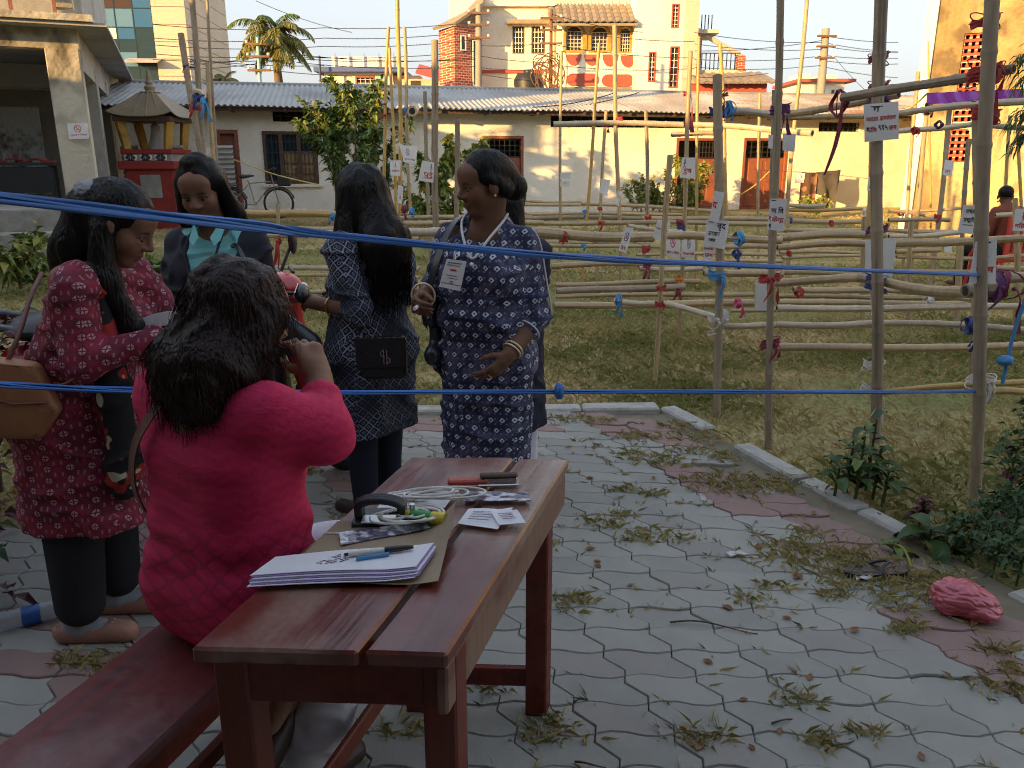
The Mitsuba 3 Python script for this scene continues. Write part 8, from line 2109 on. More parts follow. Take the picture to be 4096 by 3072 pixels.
def hand_prims(w, h, n, right=True, curl=(25, 30, 35, 40), spread=0.0, thumb=(0.5, 0.2), s=1.0):
    """Hand at wrist w along h, palm facing n. curl: bend per joint of each finger in degrees."""
    w, h, n = np.array(w, float), unit(h), np.array(n, float)
    n = unit(n - h * np.dot(n, h))
    t = np.cross(h, n) * (1 if right else -1)       # towards the thumb
    pr = [cap(w - h * 0.02 * s, w + h * 0.03 * s, 0.026 * s, 0.03 * s, 0.012, n, 1.25), cap(w + h * 0.025 * s + t * 0.012 * s, w + h * 0.078 * s + t * 0.018 * s, 0.021 * s, 0.019 * s, 0.012, n, 1.5), cap(w + h * 0.025 * s - t * 0.012 * s, w + h * 0.072 * s - t * 0.02 * s, 0.021 * s, 0.018 * s, 0.012, n, 1.5)]
    for i, (o, l) in enumerate(((0.028, 0.92), (0.0095, 1.0), (-0.0095, 0.94), (-0.027, 0.74))):
        b = w + h * (0.082 - 0.004 * abs(i - 1)) * s + t * o * s
        d = unit(h + t * o * spread * 20)
        a = math.radians(curl[i])
        r = 0.0088 * s * (0.92 if i == 3 else 1)
        for j, seg in enumerate((0.040, 0.026, 0.020)):
            ang = a * (0.8 if j == 0 else 1.1)
            d = unit(d * math.cos(ang) + n * math.sin(ang) - 0 * t)
            nn = unit(n - d * np.dot(n, d))
            e = b + d * seg * l * s
            pr.append(cap(b, e, r, r * 0.92, 0.004))
            b, r = e, r * 0.93
            n_keep = nn
    b = w + h * 0.022 * s + t * 0.024 * s + n * 0.006 * s
    d = unit(h * 0.75 + t * (0.9 - thumb[1]) + n * thumb[0])
    r = 0.0115 * s
    for seg in (0.034, 0.028, 0.022):
        e = b + d * seg * s
        pr.append(cap(b, e, r, r * 0.88, 0.008))
        b, r = e, r * 0.88
        d = unit(d + h * 0.35 + n * thumb[0] * 0.5 - t * 0.25)
    return pr


def skin_mesh(prims, minus, M, tone, head=None, h=0.0052):
    m = sdf_mesh(prims, h, minus=minus)
    v = np.asarray(m.vertices)
    col = np.tile(np.array(tone), (len(v), 1)) * (0.9 + 0.2 * meshkit.fbm(v * 22, 3))[:, None]
    if head is not None:
        c_, R, s = head
        q = (v - c_) @ R / s
        lip = np.exp(-((q[:, 0] / 0.021) ** 2 + ((q[:, 2] + 0.0585) / 0.0125) ** 2) ** 2) * (q[:, 1] > 0.07)
        brow = np.exp(-(((np.abs(q[:, 0]) - 0.032) / 0.019) ** 2 + ((q[:, 2] - 0.0215 + 12 * (np.abs(q[:, 0]) - 0.03) ** 2) / 0.0042) ** 2) ** 2) * (q[:, 1] > 0.05)
        cheek = np.exp(-(((np.abs(q[:, 0]) - 0.038) / 0.022) ** 2 + ((q[:, 2] + 0.025) / 0.02) ** 2)) * (q[:, 1] > 0.03)
        col = col * (1 - 0.5 * lip[:, None]) + np.array([0.17, 0.05, 0.045]) * 0.5 * lip[:, None]
        col = col * (1 + 0.12 * cheek[:, None] * np.array([1, 0.5, 0.4]))
        col = col * (1 - 0.85 * brow[:, None]) + np.array([0.012, 0.009, 0.008]) * 0.85 * brow[:, None]
    return xf(m, M), np.clip(col, 0, 1)


def face_parts(k, c_, R, M, s=1.0):
    for sx in (-1, 1):
        e = np.array(c_) + R @ (np.array((0.031 * sx, 0.0685, -0.0005)) * s)
        b = trimesh.creation.icosphere(2, 0.0118 * s)
        eb = part(k, 'eye', xf(tm(np.asarray(b.vertices) + e, b.faces), M), 'eye_shaded', smooth=True)
        g = e + R @ (np.array((-0.001 * sx, 0.0072, -0.0042)) * s)
        b = trimesh.creation.icosphere(2, 0.0068 * s)
        part(eb, 'iris', xf(tm(np.asarray(b.vertices) + g, b.faces), M), 'eye_dark', smooth=True)


def strands(roots, dirs, ln, grav, rg, r=0.0012, n=7, curl=0.0):
    ms = []
    for p, d in zip(roots, dirs):
        q = [np.array(p)]
        d = unit(d)
        l = ln * rg.uniform(0.6, 1.2) / n
        ph = rg.uniform(0, 6)
        for i in range(n):
            d = unit(d + np.array([0, 0, -grav]) + curl * np.array([math.cos(ph + i), math.sin(ph + i), 0]))
            q.append(q[-1] + d * l)
        ms.append(tube(np.array(q), np.linspace(r, r * 0.4, n + 1), 3, caps=False))
    return cat(ms)


def hair_disp(amp=0.006, f=38, wave=0.0):
    def fn(p):
        q = p * [f, f, f * 0.16]
        if wave:
            q = q + np.stack([np.sin(p[:, 2] * 55 + p[:, 1] * 9), np.cos(p[:, 2] * 48 + p[:, 0] * 11), 0 * p[:, 0]], 1) * wave
        return amp * 2 * (meshkit.noise(q) - 0.5)
    return fn


def cloth_disp(folds, z0, z1):
    """Creases: lengthwise folds that deepen from z1 down to z0, and finer wrinkles."""
    def fn(p):
        t = np.clip((z1 - p[:, 2]) / (z1 - z0), 0, 1)
        return folds * t * 2 * (meshkit.noise(p * [13, 13, 1.6] + 3) - 0.5) - 0.013 * np.exp(-((meshkit.fbm(p * [6, 6, 9] + 8, 2) - 0.5) / 0.06) ** 2) + 0.006
    return fn


def ringband(a, b, r, t=0.004, seg=26):
    """A bangle about the axis a -> b at a."""
    d = unit(np.array(b) - a)
    x = unit(np.cross(d, [0.2, 0.3, 0.9]))
    y = np.cross(d, x)
    an = np.linspace(0, 2 * PI, seg)
    return tube(np.array(a) + r * (np.cos(an)[:, None] * x + np.sin(an)[:, None] * y), t, 7, caps=False)


def strap(pts, w, t, nrm=(0, -1, 0), n=30):
    c_ = spline(pts, n)
    d = np.gradient(c_, axis=0)
    s = np.cross(d, np.array(nrm, float))
    s /= np.linalg.norm(s, axis=1, keepdims=True) + 1e-9
    return thick(np.stack([c_ - s * w / 2, c_ + s * w / 2], 1), t)


BROWN, MEDIUM = (0.155, 0.078, 0.046), (0.19, 0.098, 0.062)

# ---------------------------------------------------------------- standing woman in the navy printed dress
M4 = frame((-0.10, 3.02, 0.0), 164)
k4 = thing('person', 'standing woman in navy diamond print dress wearing a badge, head turned left', 'person')
hc, hR = np.array([-0.005, 0.035, 1.442]), rot(-48, 12, 0)
hp, hm = head_prims(hc, hR, 1.0)
SR, ER, WR = np.array([0.150, 0, 1.235]), np.array([0.215, -0.02, 1.05]), np.array([0.185, 0.20, 1.045])
SL, EL, WL = np.array([-0.150, 0, 1.235]), np.array([-0.208, 0.0, 0.955]), np.array([-0.135, 0.15, 0.835])
body = hp + [cap(hc + hR @ [0, -0.02, -0.06], (0, -0.005, 1.26), 0.056, 0.064, 0.02), cap((-0.12, 0, 1.24), (0.12, 0, 1.24), 0.055, 0.055, 0.03), cap((-0.05, 0.01, 1.12), (0.05, 0.01, 1.12), 0.09, 0.09, 0.04, (0, 1, 0), 1.1), cap((0, 0.0, 1.1), (0, 0, 0.8), 0.10, 0.10, 0.04),
             cap((-0.08, 0, 0.8), (-0.085, 0.01, 0.45), 0.09, 0.06, 0.03), cap((0.08, 0, 0.8), (0.085, 0.01, 0.45), 0.09, 0.06, 0.03), cap((-0.085, 0.01, 0.45), (-0.085, 0, 0.08), 0.055, 0.036, 0.02), cap((0.085, 0.01, 0.45), (0.085, 0, 0.08), 0.055, 0.036, 0.02),
             cap((-0.085, -0.02, 0.05), (-0.1, 0.15, 0.045), 0.036, 0.026, 0.02), cap((0.085, -0.02, 0.05), (0.1, 0.15, 0.045), 0.036, 0.026, 0.02),
             cap(SR, ER, 0.036, 0.036, 0.02), cap(ER, WR, 0.038, 0.028, 0.015), cap(SL, EL, 0.036, 0.036, 0.02), cap(EL, WL, 0.04, 0.028, 0.015)]
body += hand_prims(WR, (0.0, 1, -0.25), (-1, 0, -0.2), True, (70, 78, 82, 85), 0, (0.9, 0.5), 0.95)
body += hand_prims(WL, (0.55, 0.45, -0.7), (0.6, -0.5, 0.3), False, (22, 28, 34, 40), 0.2, (0.35, 0.1), 0.98)
m, col = skin_mesh(body, hm, M4, BROWN, (hc, hR, 1.0))
part(k4, 'body', m, 'skin', smooth=True, color=col)
face_parts(k4, hc, hR, M4)
bsdf('print_ikat', fabric(M4, print_ikat), 0.8, sheen=0.3)
dress = [cap((-0.12, -0.005, 1.237), (0.12, -0.005, 1.237), 0.06, 0.06, 0.04), cap((-0.07, 0.02, 1.12), (0.07, 0.02, 1.12), 0.118, 0.118, 0.05, (0, 1, 0), 1.08), ell((-0.08, 0.095, 1.115), (0.085, 0.075, 0.085), k=0.05), ell((0.08, 0.095, 1.115), (0.085, 0.075, 0.085), k=0.05),
         cap((-0.058, 0.035, 0.95), (0.058, 0.035, 0.95), 0.122, 0.122, 0.06), cap((-0.06, 0, 0.8), (0.06, 0, 0.8), 0.128, 0.128, 0.06), cap((-0.072, 0, 0.8), (-0.072, 0.01, 0.28), 0.112, 0.108, 0.06), cap((0.072, 0, 0.8), (0.072, 0.01, 0.28), 0.112, 0.108, 0.06),
         cap(SR, ER, 0.060, 0.050, 0.025), cap(ER, ER + (WR - ER) * 0.35, 0.05, 0.048, 0.02), cap(SL, EL, 0.060, 0.052, 0.025), cap(EL, EL + (WL - EL) * 0.30, 0.051, 0.049, 0.02),
         cap((-0.055, -0.02, 1.29), (0.055, -0.02, 1.29), 0.045, 0.045, 0.02), cap((0, -0.045, 1.30), (0, -0.05, 1.33), 0.055, 0.055, 0.02)]
vee = [cap((0, 0.14, 1.34), (0, 0.16, 1.195), 0.085, 0.012, 0.005), cap((0, 0.03, 1.42), (0, 0.02, 1.32), 0.068, 0.064, 0.005)]
m = sdf_mesh(dress, 0.0075, minus=vee, cut=lambda p: 0.37 - p[:, 2], disp=cloth_disp(0.022, 0.36, 0.95))
dr4 = part(k4, 'dress', xf(m, M4), 'print_ikat', smooth=True, label='navy printed long dress with three quarter sleeves')
V0 = [(-0.082, -0.02, 1.335), (-0.078, 0.045, 1.305), (-0.05, 0.112, 1.255), (0.0, 0.158, 1.185), (0.05, 0.112, 1.255), (0.078, 0.045, 1.305), (0.082, -0.02, 1.335)]
part(dr4, 'piping', xf(tube(spline(V0, 40), 0.005, 7), M4), 'trim_white', smooth=True)
part(dr4, 'button', xf(tm(np.asarray(trimesh.creation.icosphere(2, 0.008).vertices) + [0, 0.166, 1.165], trimesh.creation.icosphere(2, 0.008).faces), M4), 'trim_white', smooth=True)
part(dr4, 'sleeve_piping', xf(ringband(EL + (WL - EL) * 0.36, WL, 0.050, 0.003), M4), 'trim_white', smooth=True)
part(dr4, 'sleeve_stripe', xf(tube(spline([SL + [-0.03, 0, 0.05], SL + [-0.062, 0, 0.0], (SL + EL) / 2 + [-0.060, 0, 0], EL + [-0.052, 0, 0.02], EL + [-0.045, 0.0, -0.03]], 20), 0.004, 5), M4), 'trim_white', smooth=True)
H4 = M4 @ basis(hR[:, 0], hR[:, 1], hR[:, 2], hc)
hairp = [ell((0, -0.020, 0.043), (0.080, 0.094, 0.082), k=0.02), cap((0, -0.09, 0.02), (0, -0.105, -0.03), 0.05, 0.045, 0.03), ell((0, -0.125, -0.035), (0.05, 0.045, 0.05), k=0.02), cap((-0.07, 0.0, 0.02), (-0.06, -0.06, -0.03), 0.02, 0.03, 0.02), cap((0.07, 0.0, 0.02), (0.06, -0.06, -0.03), 0.02, 0.03, 0.02)]
m = sdf_mesh(hairp, 0.0055, minus=[ell((0, 0.118, -0.048), (0.085, 0.088, 0.092), k=0.012)], disp=hair_disp(0.003, 60))
part(k4, 'hair', xf(m, H4), 'hair', smooth=True, label='black hair drawn back into a low bun')
for sx in (-1, 1):
    b = trimesh.creation.icosphere(2, 0.0055)
    part(k4, 'earring', xf(tm(np.asarray(b.vertices) + [0.084 * sx, 0.0, -0.038], b.faces), H4), 'gold', smooth=True)
part(k4, 'bangle', xf(ringband(WR - (WR - ER) * 0.12, WR, 0.044, 0.0045), M4), 'bangle', smooth=True)
for q in (0.10, 0.17):
    part(k4, 'bangle', xf(ringband(WL - (WL - EL) * q, WL, 0.037, 0.004), M4), 'bangle', smooth=True)
part(k4, 'finger_ring', xf(ringband(WL + unit([0.55, 0.45, -0.7]) * 0.105 + [0.0, 0.004, 0], WL + unit([0.55, 0.45, -0.7]) * 0.15, 0.0105, 0.002), M4), 'gold', smooth=True)
part(k4, 'trousers', xf(sdf_mesh([cap((-0.085, 0.01, 0.5), (-0.085, 0, 0.1), 0.075, 0.06, 0.01), cap((0.085, 0.01, 0.5), (0.085, 0, 0.1), 0.075, 0.06, 0.01)], 0.012), M4), 'black_cloth', smooth=True)
for sx in (-1, 1):
    part(k4, 'shoe', xf(sdf_mesh([cap((0.085 * sx, -0.03, 0.05), (0.1 * sx, 0.16, 0.045), 0.042, 0.036, 0.02)], 0.009, cut=lambda p: 0.03 - p[:, 2]), M4), 'shoe_brown', smooth=True)
# badge, its lettering, shoulder bag, pen in the hand
C = ((-0.236,2.86,1.186),(-0.164,2.86,1.176),(-0.189,2.86,1.068),(-0.266,2.86,1.085))
sheet_at = [np.array(q) for q in C]
bd = sheet(C, 0.02, 'name_badge', 'white printed badge hanging on the navy dress', [(sbox(0.12, 0.88, 0.8, 0.9), 'ink_black'), (sbox(0.12, 0.80, 0.72, 0.815), 'ink_black'), (sbox(0.32, 0.62, 0.62, 0.68), 'ink_red'), (sbox(0.2, 0.45, 0.7, 0.463), 'ink_black'), (sbox(0.3, 0.36, 0.75, 0.372), 'ink_black'), (affinity.translate(ring_shape(0.07, 0.03), 0.5, 0.22), 'ink_purple'), (sbox(0.02, 0.17, 0.98, 0.185), 'ink_purple')], 'badge', seed=44)
part(bd, 'clip', tube(spline([sheet_at[0] * 0.6 + sheet_at[1] * 0.4, sheet_at[0] * 0.55 + sheet_at[1] * 0.45 + np.array([0.0, 0.01, 0.03]), sheet_at[0] * 0.2 + sheet_at[1] * 0.8 + np.array([0.01, 0.02, 0.055])], 10), 0.005, 6), 'steel', smooth=True)
part(bd, 'lanyard_end', tube(spline([sheet_at[0] + [-0.0, 0.02, 0.04], sheet_at[0] * 0.5 + sheet_at[1] * 0.5 + [0, 0.015, 0.05]], 6), 0.006, 6), 'trim_white', smooth=True)
b4 = thing('shoulder_bag', 'black shoulder bag hanging at the right side of the navy dress', 'handbag')
part(b4, 'strap', xf(strap([(0.09, -0.06, 1.325), (0.105, 0.02, 1.315), (0.125, 0.10, 1.25), (0.16, 0.145, 1.12), (0.21, 0.12, 0.98), (0.235, 0.05, 0.9)], 0.028, 0.004, (0.3, 1, 0.2)), M4), 'bag_smooth', smooth=True)
part(b4, 'body', xf(sdf_mesh([cap((0.19, -0.09, 0.94), (0.19, 0.10, 0.94), 0.028, 0.028, 0.02, (1, 0, 0), 1.3), cap((0.185, -0.10, 0.8), (0.185, 0.10, 0.8), 0.042, 0.042, 0.02, (1, 0, 0), 1.2), cap((0.188, 0, 0.95), (0.185, 0, 0.8), 0.09, 0.1, 0.02, (1, 0, 0), 2.6)], 0.009), M4), 'bag_smooth', smooth=True)
single('marker', xf(tube([WR + [-0.018, 0.06, -0.02], WR + [-0.03, 0.14, -0.02]], 0.007, 8), M4), 'trim_white', 'small white marker held in the fist of the woman in navy', 'marker', smooth=50)

# ---------------------------------------------------------------- long haired woman seen from behind
M3 = frame((-0.585, 3.22, 0.0), 52)
k3 = thing('person', 'woman seen from behind with long straight black hair and lattice print tunic', 'person')
hc, hR = np.array([0.0, 0.03, 1.385]), rot(10, 14)
hp, hm = head_prims(hc, hR, 0.98)
SL, EL, WL = np.array([-0.16, -0.01, 1.19]), np.array([-0.165, -0.11, 0.965]), np.array([-0.15, 0.155, 0.965])
SR, ER, WR = np.array([0.165, 0, 1.19]), np.array([0.20, 0.0, 0.97]), np.array([0.08, 0.22, 0.96])
body = hp + [cap(hc + hR @ [0, -0.02, -0.06], (0, -0.01, 1.2), 0.05, 0.058, 0.02), cap((-0.11, 0, 1.19), (0.11, 0, 1.19), 0.05, 0.05, 0.03), cap((0, 0.0, 1.1), (0, 0, 0.78), 0.115, 0.12, 0.04, (0, 1, 0), 1.2),
             cap((-0.075, 0, 0.78), (-0.08, 0.01, 0.43), 0.085, 0.055, 0.03), cap((0.075, 0, 0.78), (0.08, 0.01, 0.43), 0.085, 0.055, 0.03), cap((-0.08, 0.01, 0.43), (-0.08, 0, 0.08), 0.052, 0.034, 0.02), cap((0.08, 0.01, 0.43), (0.1, 0.05, 0.08), 0.052, 0.034, 0.02),
             cap((-0.08, -0.02, 0.05), (-0.09, 0.14, 0.045), 0.034, 0.025, 0.02), cap((0.1, 0.02, 0.05), (0.11, 0.2, 0.045), 0.034, 0.025, 0.02),
             cap(SL, EL, 0.046, 0.04, 0.02), cap(EL, WL, 0.04, 0.026, 0.015), cap(SR, ER, 0.046, 0.04, 0.02), cap(ER, WR, 0.04, 0.026, 0.015)]
body += hand_prims(WL, (0.15, 1, 0.05), (0.6, 0, -0.8), False, (18, 24, 30, 36), 0.1, (0.4, 0.2), 0.95) + hand_prims(WR, (-0.4, 0.9, 0.05), (-0.6, 0, -0.8), True, (25, 30, 35, 40), 0.1, (0.4, 0.2), 0.95)
m, col = skin_mesh(body, hm, M3, BROWN, (hc, hR, 0.98))
part(k3, 'body', m, 'skin', smooth=True, color=col)
face_parts(k3, hc, hR, M3, 0.98)
bsdf('print_lattice', fabric(M3, print_lattice), 0.8, sheen=0.3)
tunic = [cap((-0.125, -0.01, 1.195), (0.125, -0.01, 1.195), 0.06, 0.06, 0.04), cap((-0.075, 0, 1.06), (0.075, 0, 1.06), 0.118, 0.118, 0.05, (0, 1, 0), 1.1), cap((-0.06, 0.01, 0.92), (0.06, 0.01, 0.92), 0.115, 0.115, 0.05), cap((-0.075, -0.01, 0.78), (0.075, -0.01, 0.78), 0.132, 0.132, 0.06),
         cap((-0.075, 0, 0.78), (-0.08, 0.0, 0.36), 0.118, 0.118, 0.05), cap((0.075, 0, 0.78), (0.08, 0.0, 0.36), 0.118, 0.118, 0.05), cap(SL, EL, 0.064, 0.056, 0.025), cap(EL, EL + (WL - EL) * 0.12, 0.055, 0.052, 0.02), cap(SR, ER, 0.064, 0.056, 0.025)]
m = sdf_mesh(tunic, 0.008, minus=[cap((0, 0, 1.33), (0, 0.02, 1.25), 0.06, 0.055, 0.01)], cut=lambda p: 0.42 - p[:, 2] + 0.05 * (p[:, 1] > 0), disp=cloth_disp(0.02, 0.4, 0.9))
part(k3, 'tunic', xf(m, M3), 'print_lattice', smooth=True, label='dark tunic printed with a pale lattice')
lg = [cap((-0.08, 0.01, 0.6), (-0.08, 0.0, 0.1), 0.082, 0.052, 0.02), cap((0.08, 0.01, 0.6), (0.1, 0.05, 0.1), 0.082, 0.052, 0.02)]
part(k3, 'leggings', xf(sdf_mesh(lg, 0.01), M3), 'leggings', smooth=True)
for a, b in (((-0.08, -0.03, 0.052), (-0.09, 0.15, 0.045)), ((0.1, 0.01, 0.052), (0.11, 0.21, 0.045))):
    part(k3, 'shoe', xf(sdf_mesh([cap(a, b, 0.04, 0.032, 0.02)], 0.008, cut=lambda p: 0.03 - p[:, 2]), M3), 'shoe_brown', smooth=True)
h3 = [ell(hc + hR @ [0, -0.018, 0.045], (0.088, 0.102, 0.088), hR, 0.03), cap(hc + [0, -0.06, 0.0], (0, -0.105, 1.2), 0.085, 0.10, 0.04, (0, 1, 0), 1.2), cap((-0.02, -0.105, 1.2), (-0.02, -0.11, 1.08), 0.10, 0.065, 0.04, (0, 1, 0), 1.5), cap((0.05, -0.10, 1.2), (0.06, -0.11, 1.06), 0.09, 0.05, 0.04, (0, 1, 0), 1.5),
      cap(hc + [-0.065, 0.0, 0.02], (-0.10, 0.01, 1.2), 0.04, 0.05, 0.04), cap((-0.10, 0.01, 1.2), (-0.12, 0.06, 1.0), 0.05, 0.035, 0.03), cap(hc + [0.065, 0, 0.02], (0.10, 0, 1.2), 0.04, 0.05, 0.04)]
m = sdf_mesh(h3, 0.007, minus=[ell(hc + hR @ [0, 0.12, -0.05], (0.062, 0.08, 0.11), hR, 0.012)], disp=hair_disp(0.007, 45))
hk = part(k3, 'hair', xf(m, M3), 'hair', smooth=True, label='long straight black hair hanging to the waist')
srg = np.random.default_rng(3)
v = np.asarray(m.vertices)
low = v[(v[:, 2] < 1.14)]
sel = low[srg.integers(0, len(low), 600)]
part(hk, 'loose_strands', xf(strands(sel, np.c_[srg.normal(0, 0.12, (600, 2)), -np.ones(600)], 0.13, 0.3, srg, curl=0.1), M3), 'hair', kind='stuff')
part(k3, 'bangle', xf(ringband(WL - (WL - EL) * 0.42, WL, 0.040, 0.004), M3), 'gold', smooth=True)
b3 = thing('crossbody_bag', 'black quilted bag with a silver monogram clasp at the hip of the long haired woman', 'handbag')
C = ((-0.612,3.03,0.851),(-0.433,3.03,0.856),(-0.413,3.03,0.696),(-0.611,3.03,0.683))
C = [np.array(q) for q in C]
ux, uz = unit(C[1] - C[0]), unit(C[0] - C[3])
uy = np.cross(uz, ux)
Mg = basis(ux, -np.cross(ux, uz), uz, C[3])
wb, hb = np.linalg.norm(C[1] - C[0]) + 0.01, np.linalg.norm(C[0] - C[3])
part(b3, 'body', xf(bev(0, wb, 0, 0.07, 0, hb, 0.014), Mg), 'bag_black', smooth=30)
part(b3, 'flap', xf(bev(-0.004, wb + 0.004, -0.008, 0.0, hb * 0.3, hb + 0.006, 0.003), Mg), 'bag_black')
g = strokes([(0.0, 0.0), (0.0, 0.055)], [(0.012, -0.004), (0.012, 0.05)], [(0.0, 0.05), (-0.012, 0.045), (-0.012, 0.032), (0.0, 0.028)], [(0.012, 0.022), (0.024, 0.018), (0.024, 0.004), (0.012, 0.0)], w=0.004)
part(b3, 'monogram', upright(g, 0.003, Mg @ basis((1, 0, 0), (0, 1, 0), (0, 0, 1), (wb * 0.56, -0.012, hb * 0.42))), 'steel', label='silver double letter emblem on the bag flap')
part(b3, 'strap', strap([C[0] + [0.01, 0.03, 0], np.array([-0.60, 3.06, 1.05]), np.array([-0.52, 3.10, 1.24]), np.array([-0.42, 3.25, 1.25])], 0.018, 0.004), 'bag_smooth', smooth=True)

# ---------------------------------------------------------------- woman in the dark blazer
M2 = frame((-1.165, 3.15, 0.0), 178)
k2 = thing('person', 'woman in dark blazer over turquoise shirt looking down, facing the viewer', 'person')
hc, hR = np.array([0.02, 0.05, 1.415]), rot(2, 20, 4)
hp, hm = head_prims(hc, hR, 1.0)
SR, ER, WR = np.array([0.15, 0, 1.21]), np.array([0.185, 0.0, 0.97]), np.array([0.12, 0.2, 0.93])
SL, EL, WL = np.array([-0.15, 0, 1.21]), np.array([-0.185, 0.0, 0.97]), np.array([-0.10, 0.2, 0.93])
body = hp + [cap(hc + hR @ [0, -0.02, -0.06], (0, -0.005, 1.24), 0.048, 0.055, 0.02), cap((-0.13, 0, 1.225), (0.13, 0, 1.225), 0.05, 0.05, 0.03), cap((0, 0.005, 1.1), (0, 0, 0.8), 0.09, 0.09, 0.04, (0, 1, 0), 1.2), cap((-0.08, 0, 0.78), (-0.085, 0, 0.08), 0.085, 0.036, 0.03), cap((0.08, 0, 0.78), (0.085, 0, 0.08), 0.085, 0.036, 0.03),
             cap((-0.085, -0.02, 0.05), (-0.09, 0.14, 0.045), 0.034, 0.025, 0.02), cap((0.085, -0.02, 0.05), (0.09, 0.14, 0.045), 0.034, 0.025, 0.02), cap(SR, ER, 0.045, 0.038, 0.02), cap(ER, WR, 0.038, 0.026, 0.015), cap(SL, EL, 0.045, 0.038, 0.02), cap(EL, WL, 0.038, 0.026, 0.015)]
body += hand_prims(WR, (-0.6, 0.8, -0.1), (-0.6, -0.4, -0.6), True, (35, 40, 45, 50)) + hand_prims(WL, (0.6, 0.8, -0.1), (0.6, -0.4, -0.6), False, (35, 40, 45, 50))
m, col = skin_mesh(body, hm, M2, MEDIUM, (hc, hR, 1.0))
part(k2, 'body', m, 'skin', smooth=True, color=col)
face_parts(k2, hc, hR, M2)
sh2 = [cap((-0.12, 0, 1.225), (0.12, 0, 1.225), 0.056, 0.056, 0.03), cap((-0.065, 0.022, 1.1), (0.065, 0.022, 1.1), 0.118, 0.118, 0.05, (0, 1, 0), 1.15), cap((0, 0.01, 1.0), (0, 0, 0.75), 0.125, 0.13, 0.05, (0, 1, 0), 1.15)]
m = sdf_mesh(sh2, 0.008, minus=[cap((0, 0.06, 1.4), (0, 0.12, 1.26), 0.07, 0.045, 0.01)], disp=cloth_disp(0.01, 0.7, 1.1))
s2 = part(k2, 'shirt', xf(m, M2), 'shirt_teal', smooth=True)
for sx in (-1, 1):
    part(s2, 'collar', xf(thick(np.array([[(0.055 * sx, 0.02, 1.315), (0.065 * sx, 0.06, 1.285)], [(0.045 * sx, 0.085, 1.29), (0.06 * sx, 0.115, 1.235)], [(0.022 * sx, 0.118, 1.245), (0.04 * sx, 0.132, 1.215)]]), 0.004), M2), 'shirt_teal')
bz_ = [cap((-0.125, -0.01, 1.215), (0.125, -0.01, 1.215), 0.064, 0.064, 0.04), cap((-0.07, 0.01, 1.1), (0.07, 0.01, 1.1), 0.130, 0.130, 0.05, (0, 1, 0), 1.05), cap((-0.05, 0, 0.95), (0.05, 0, 0.95), 0.14, 0.14, 0.05, (0, 1, 0), 1.0), cap((-0.06, 0, 0.8), (0.06, 0, 0.72), 0.135, 0.14, 0.05),
       cap(SR, ER, 0.064, 0.056, 0.03), cap(ER, ER + (WR - ER) * 0.85, 0.058, 0.048, 0.02), cap(SL, EL, 0.064, 0.056, 0.03), cap(EL, EL + (WL - EL) * 0.85, 0.058, 0.048, 0.02)]
m = sdf_mesh(bz_, 0.008, minus=[cap((0, 0.04, 1.42), (0, 0.10, 1.28), 0.075, 0.07, 0.01)], cut=lambda p: np.minimum(p[:, 1] - 0.04, 0.035 + 0.05 * np.clip((p[:, 2] - 0.95) / 0.2, 0, 1.2) - np.abs(p[:, 0] + 0.012)), disp=cloth_disp(0.012, 0.7, 1.1))
part(k2, 'blazer', xf(m, M2), 'blazer', smooth=True)
part(k2, 'trousers', xf(sdf_mesh([cap((-0.085, 0, 0.75), (-0.085, 0, 0.1), 0.1, 0.06, 0.03), cap((0.085, 0, 0.75), (0.085, 0, 0.1), 0.1, 0.06, 0.03)], 0.012), M2), 'black_cloth', smooth=True)
for sx in (-1, 1):
    part(k2, 'shoe', xf(sdf_mesh([cap((0.085 * sx, -0.03, 0.052), (0.09 * sx, 0.15, 0.045), 0.04, 0.032, 0.02)], 0.01), M2), 'shoe_brown', smooth=True)
H2 = M2 @ basis(hR[:, 0], hR[:, 1], hR[:, 2], hc)
h2 = [ell((0, -0.022, 0.044), (0.084, 0.096, 0.083), k=0.02), ell((0, -0.01, 0.12), (0.04, 0.05, 0.022), k=0.03), cap((0.076, -0.01, 0.03), (0.095, -0.02, -0.11), 0.022, 0.035, 0.03), cap((-0.076, -0.01, 0.03), (-0.095, -0.02, -0.11), 0.022, 0.035, 0.03), cap((0, -0.08, 0.0), (0, -0.10, -0.2), 0.07, 0.085, 0.04, (0, 1, 0), 1.4), cap((0.095, -0.02, -0.11), (0.105, -0.06, -0.21), 0.035, 0.03, 0.03), cap((-0.095, -0.02, -0.11), (-0.105, -0.06, -0.21), 0.035, 0.03, 0.03)]
m = sdf_mesh(h2, 0.006, minus=[ell((0, 0.118, -0.055), (0.071, 0.088, 0.105), k=0.012)], disp=hair_disp(0.004, 55))
part(k2, 'hair', xf(m, H2), 'hair', smooth=True, label='long black hair worn loose behind the shoulders')
ly = thing('lanyard', 'dark lanyard with card on the turquoise shirt', 'lanyard')
part(ly, 'cord', xf(tube(spline([(-0.06, 0.03, 1.3), (-0.05, 0.13, 1.2), (-0.032, 0.17, 1.1), (-0.01, 0.172, 1.035), (0.01, 0.172, 1.035), (0.05, 0.168, 1.1), (0.075, 0.13, 1.2), (0.06, 0.03, 1.3)], 50), 0.0055, 6), M2), 'blazer', smooth=True)
part(ly, 'card', xf(bev(-0.045, 0.045, 0.170, 0.176, 0.92, 1.03, 0.002), M2), 'white_sheet')
b2 = thing('black_handbag', 'smooth black handbag with a steel ring held by the woman in the blazer', 'handbag')
C = (-0.869,2.95,0.946)
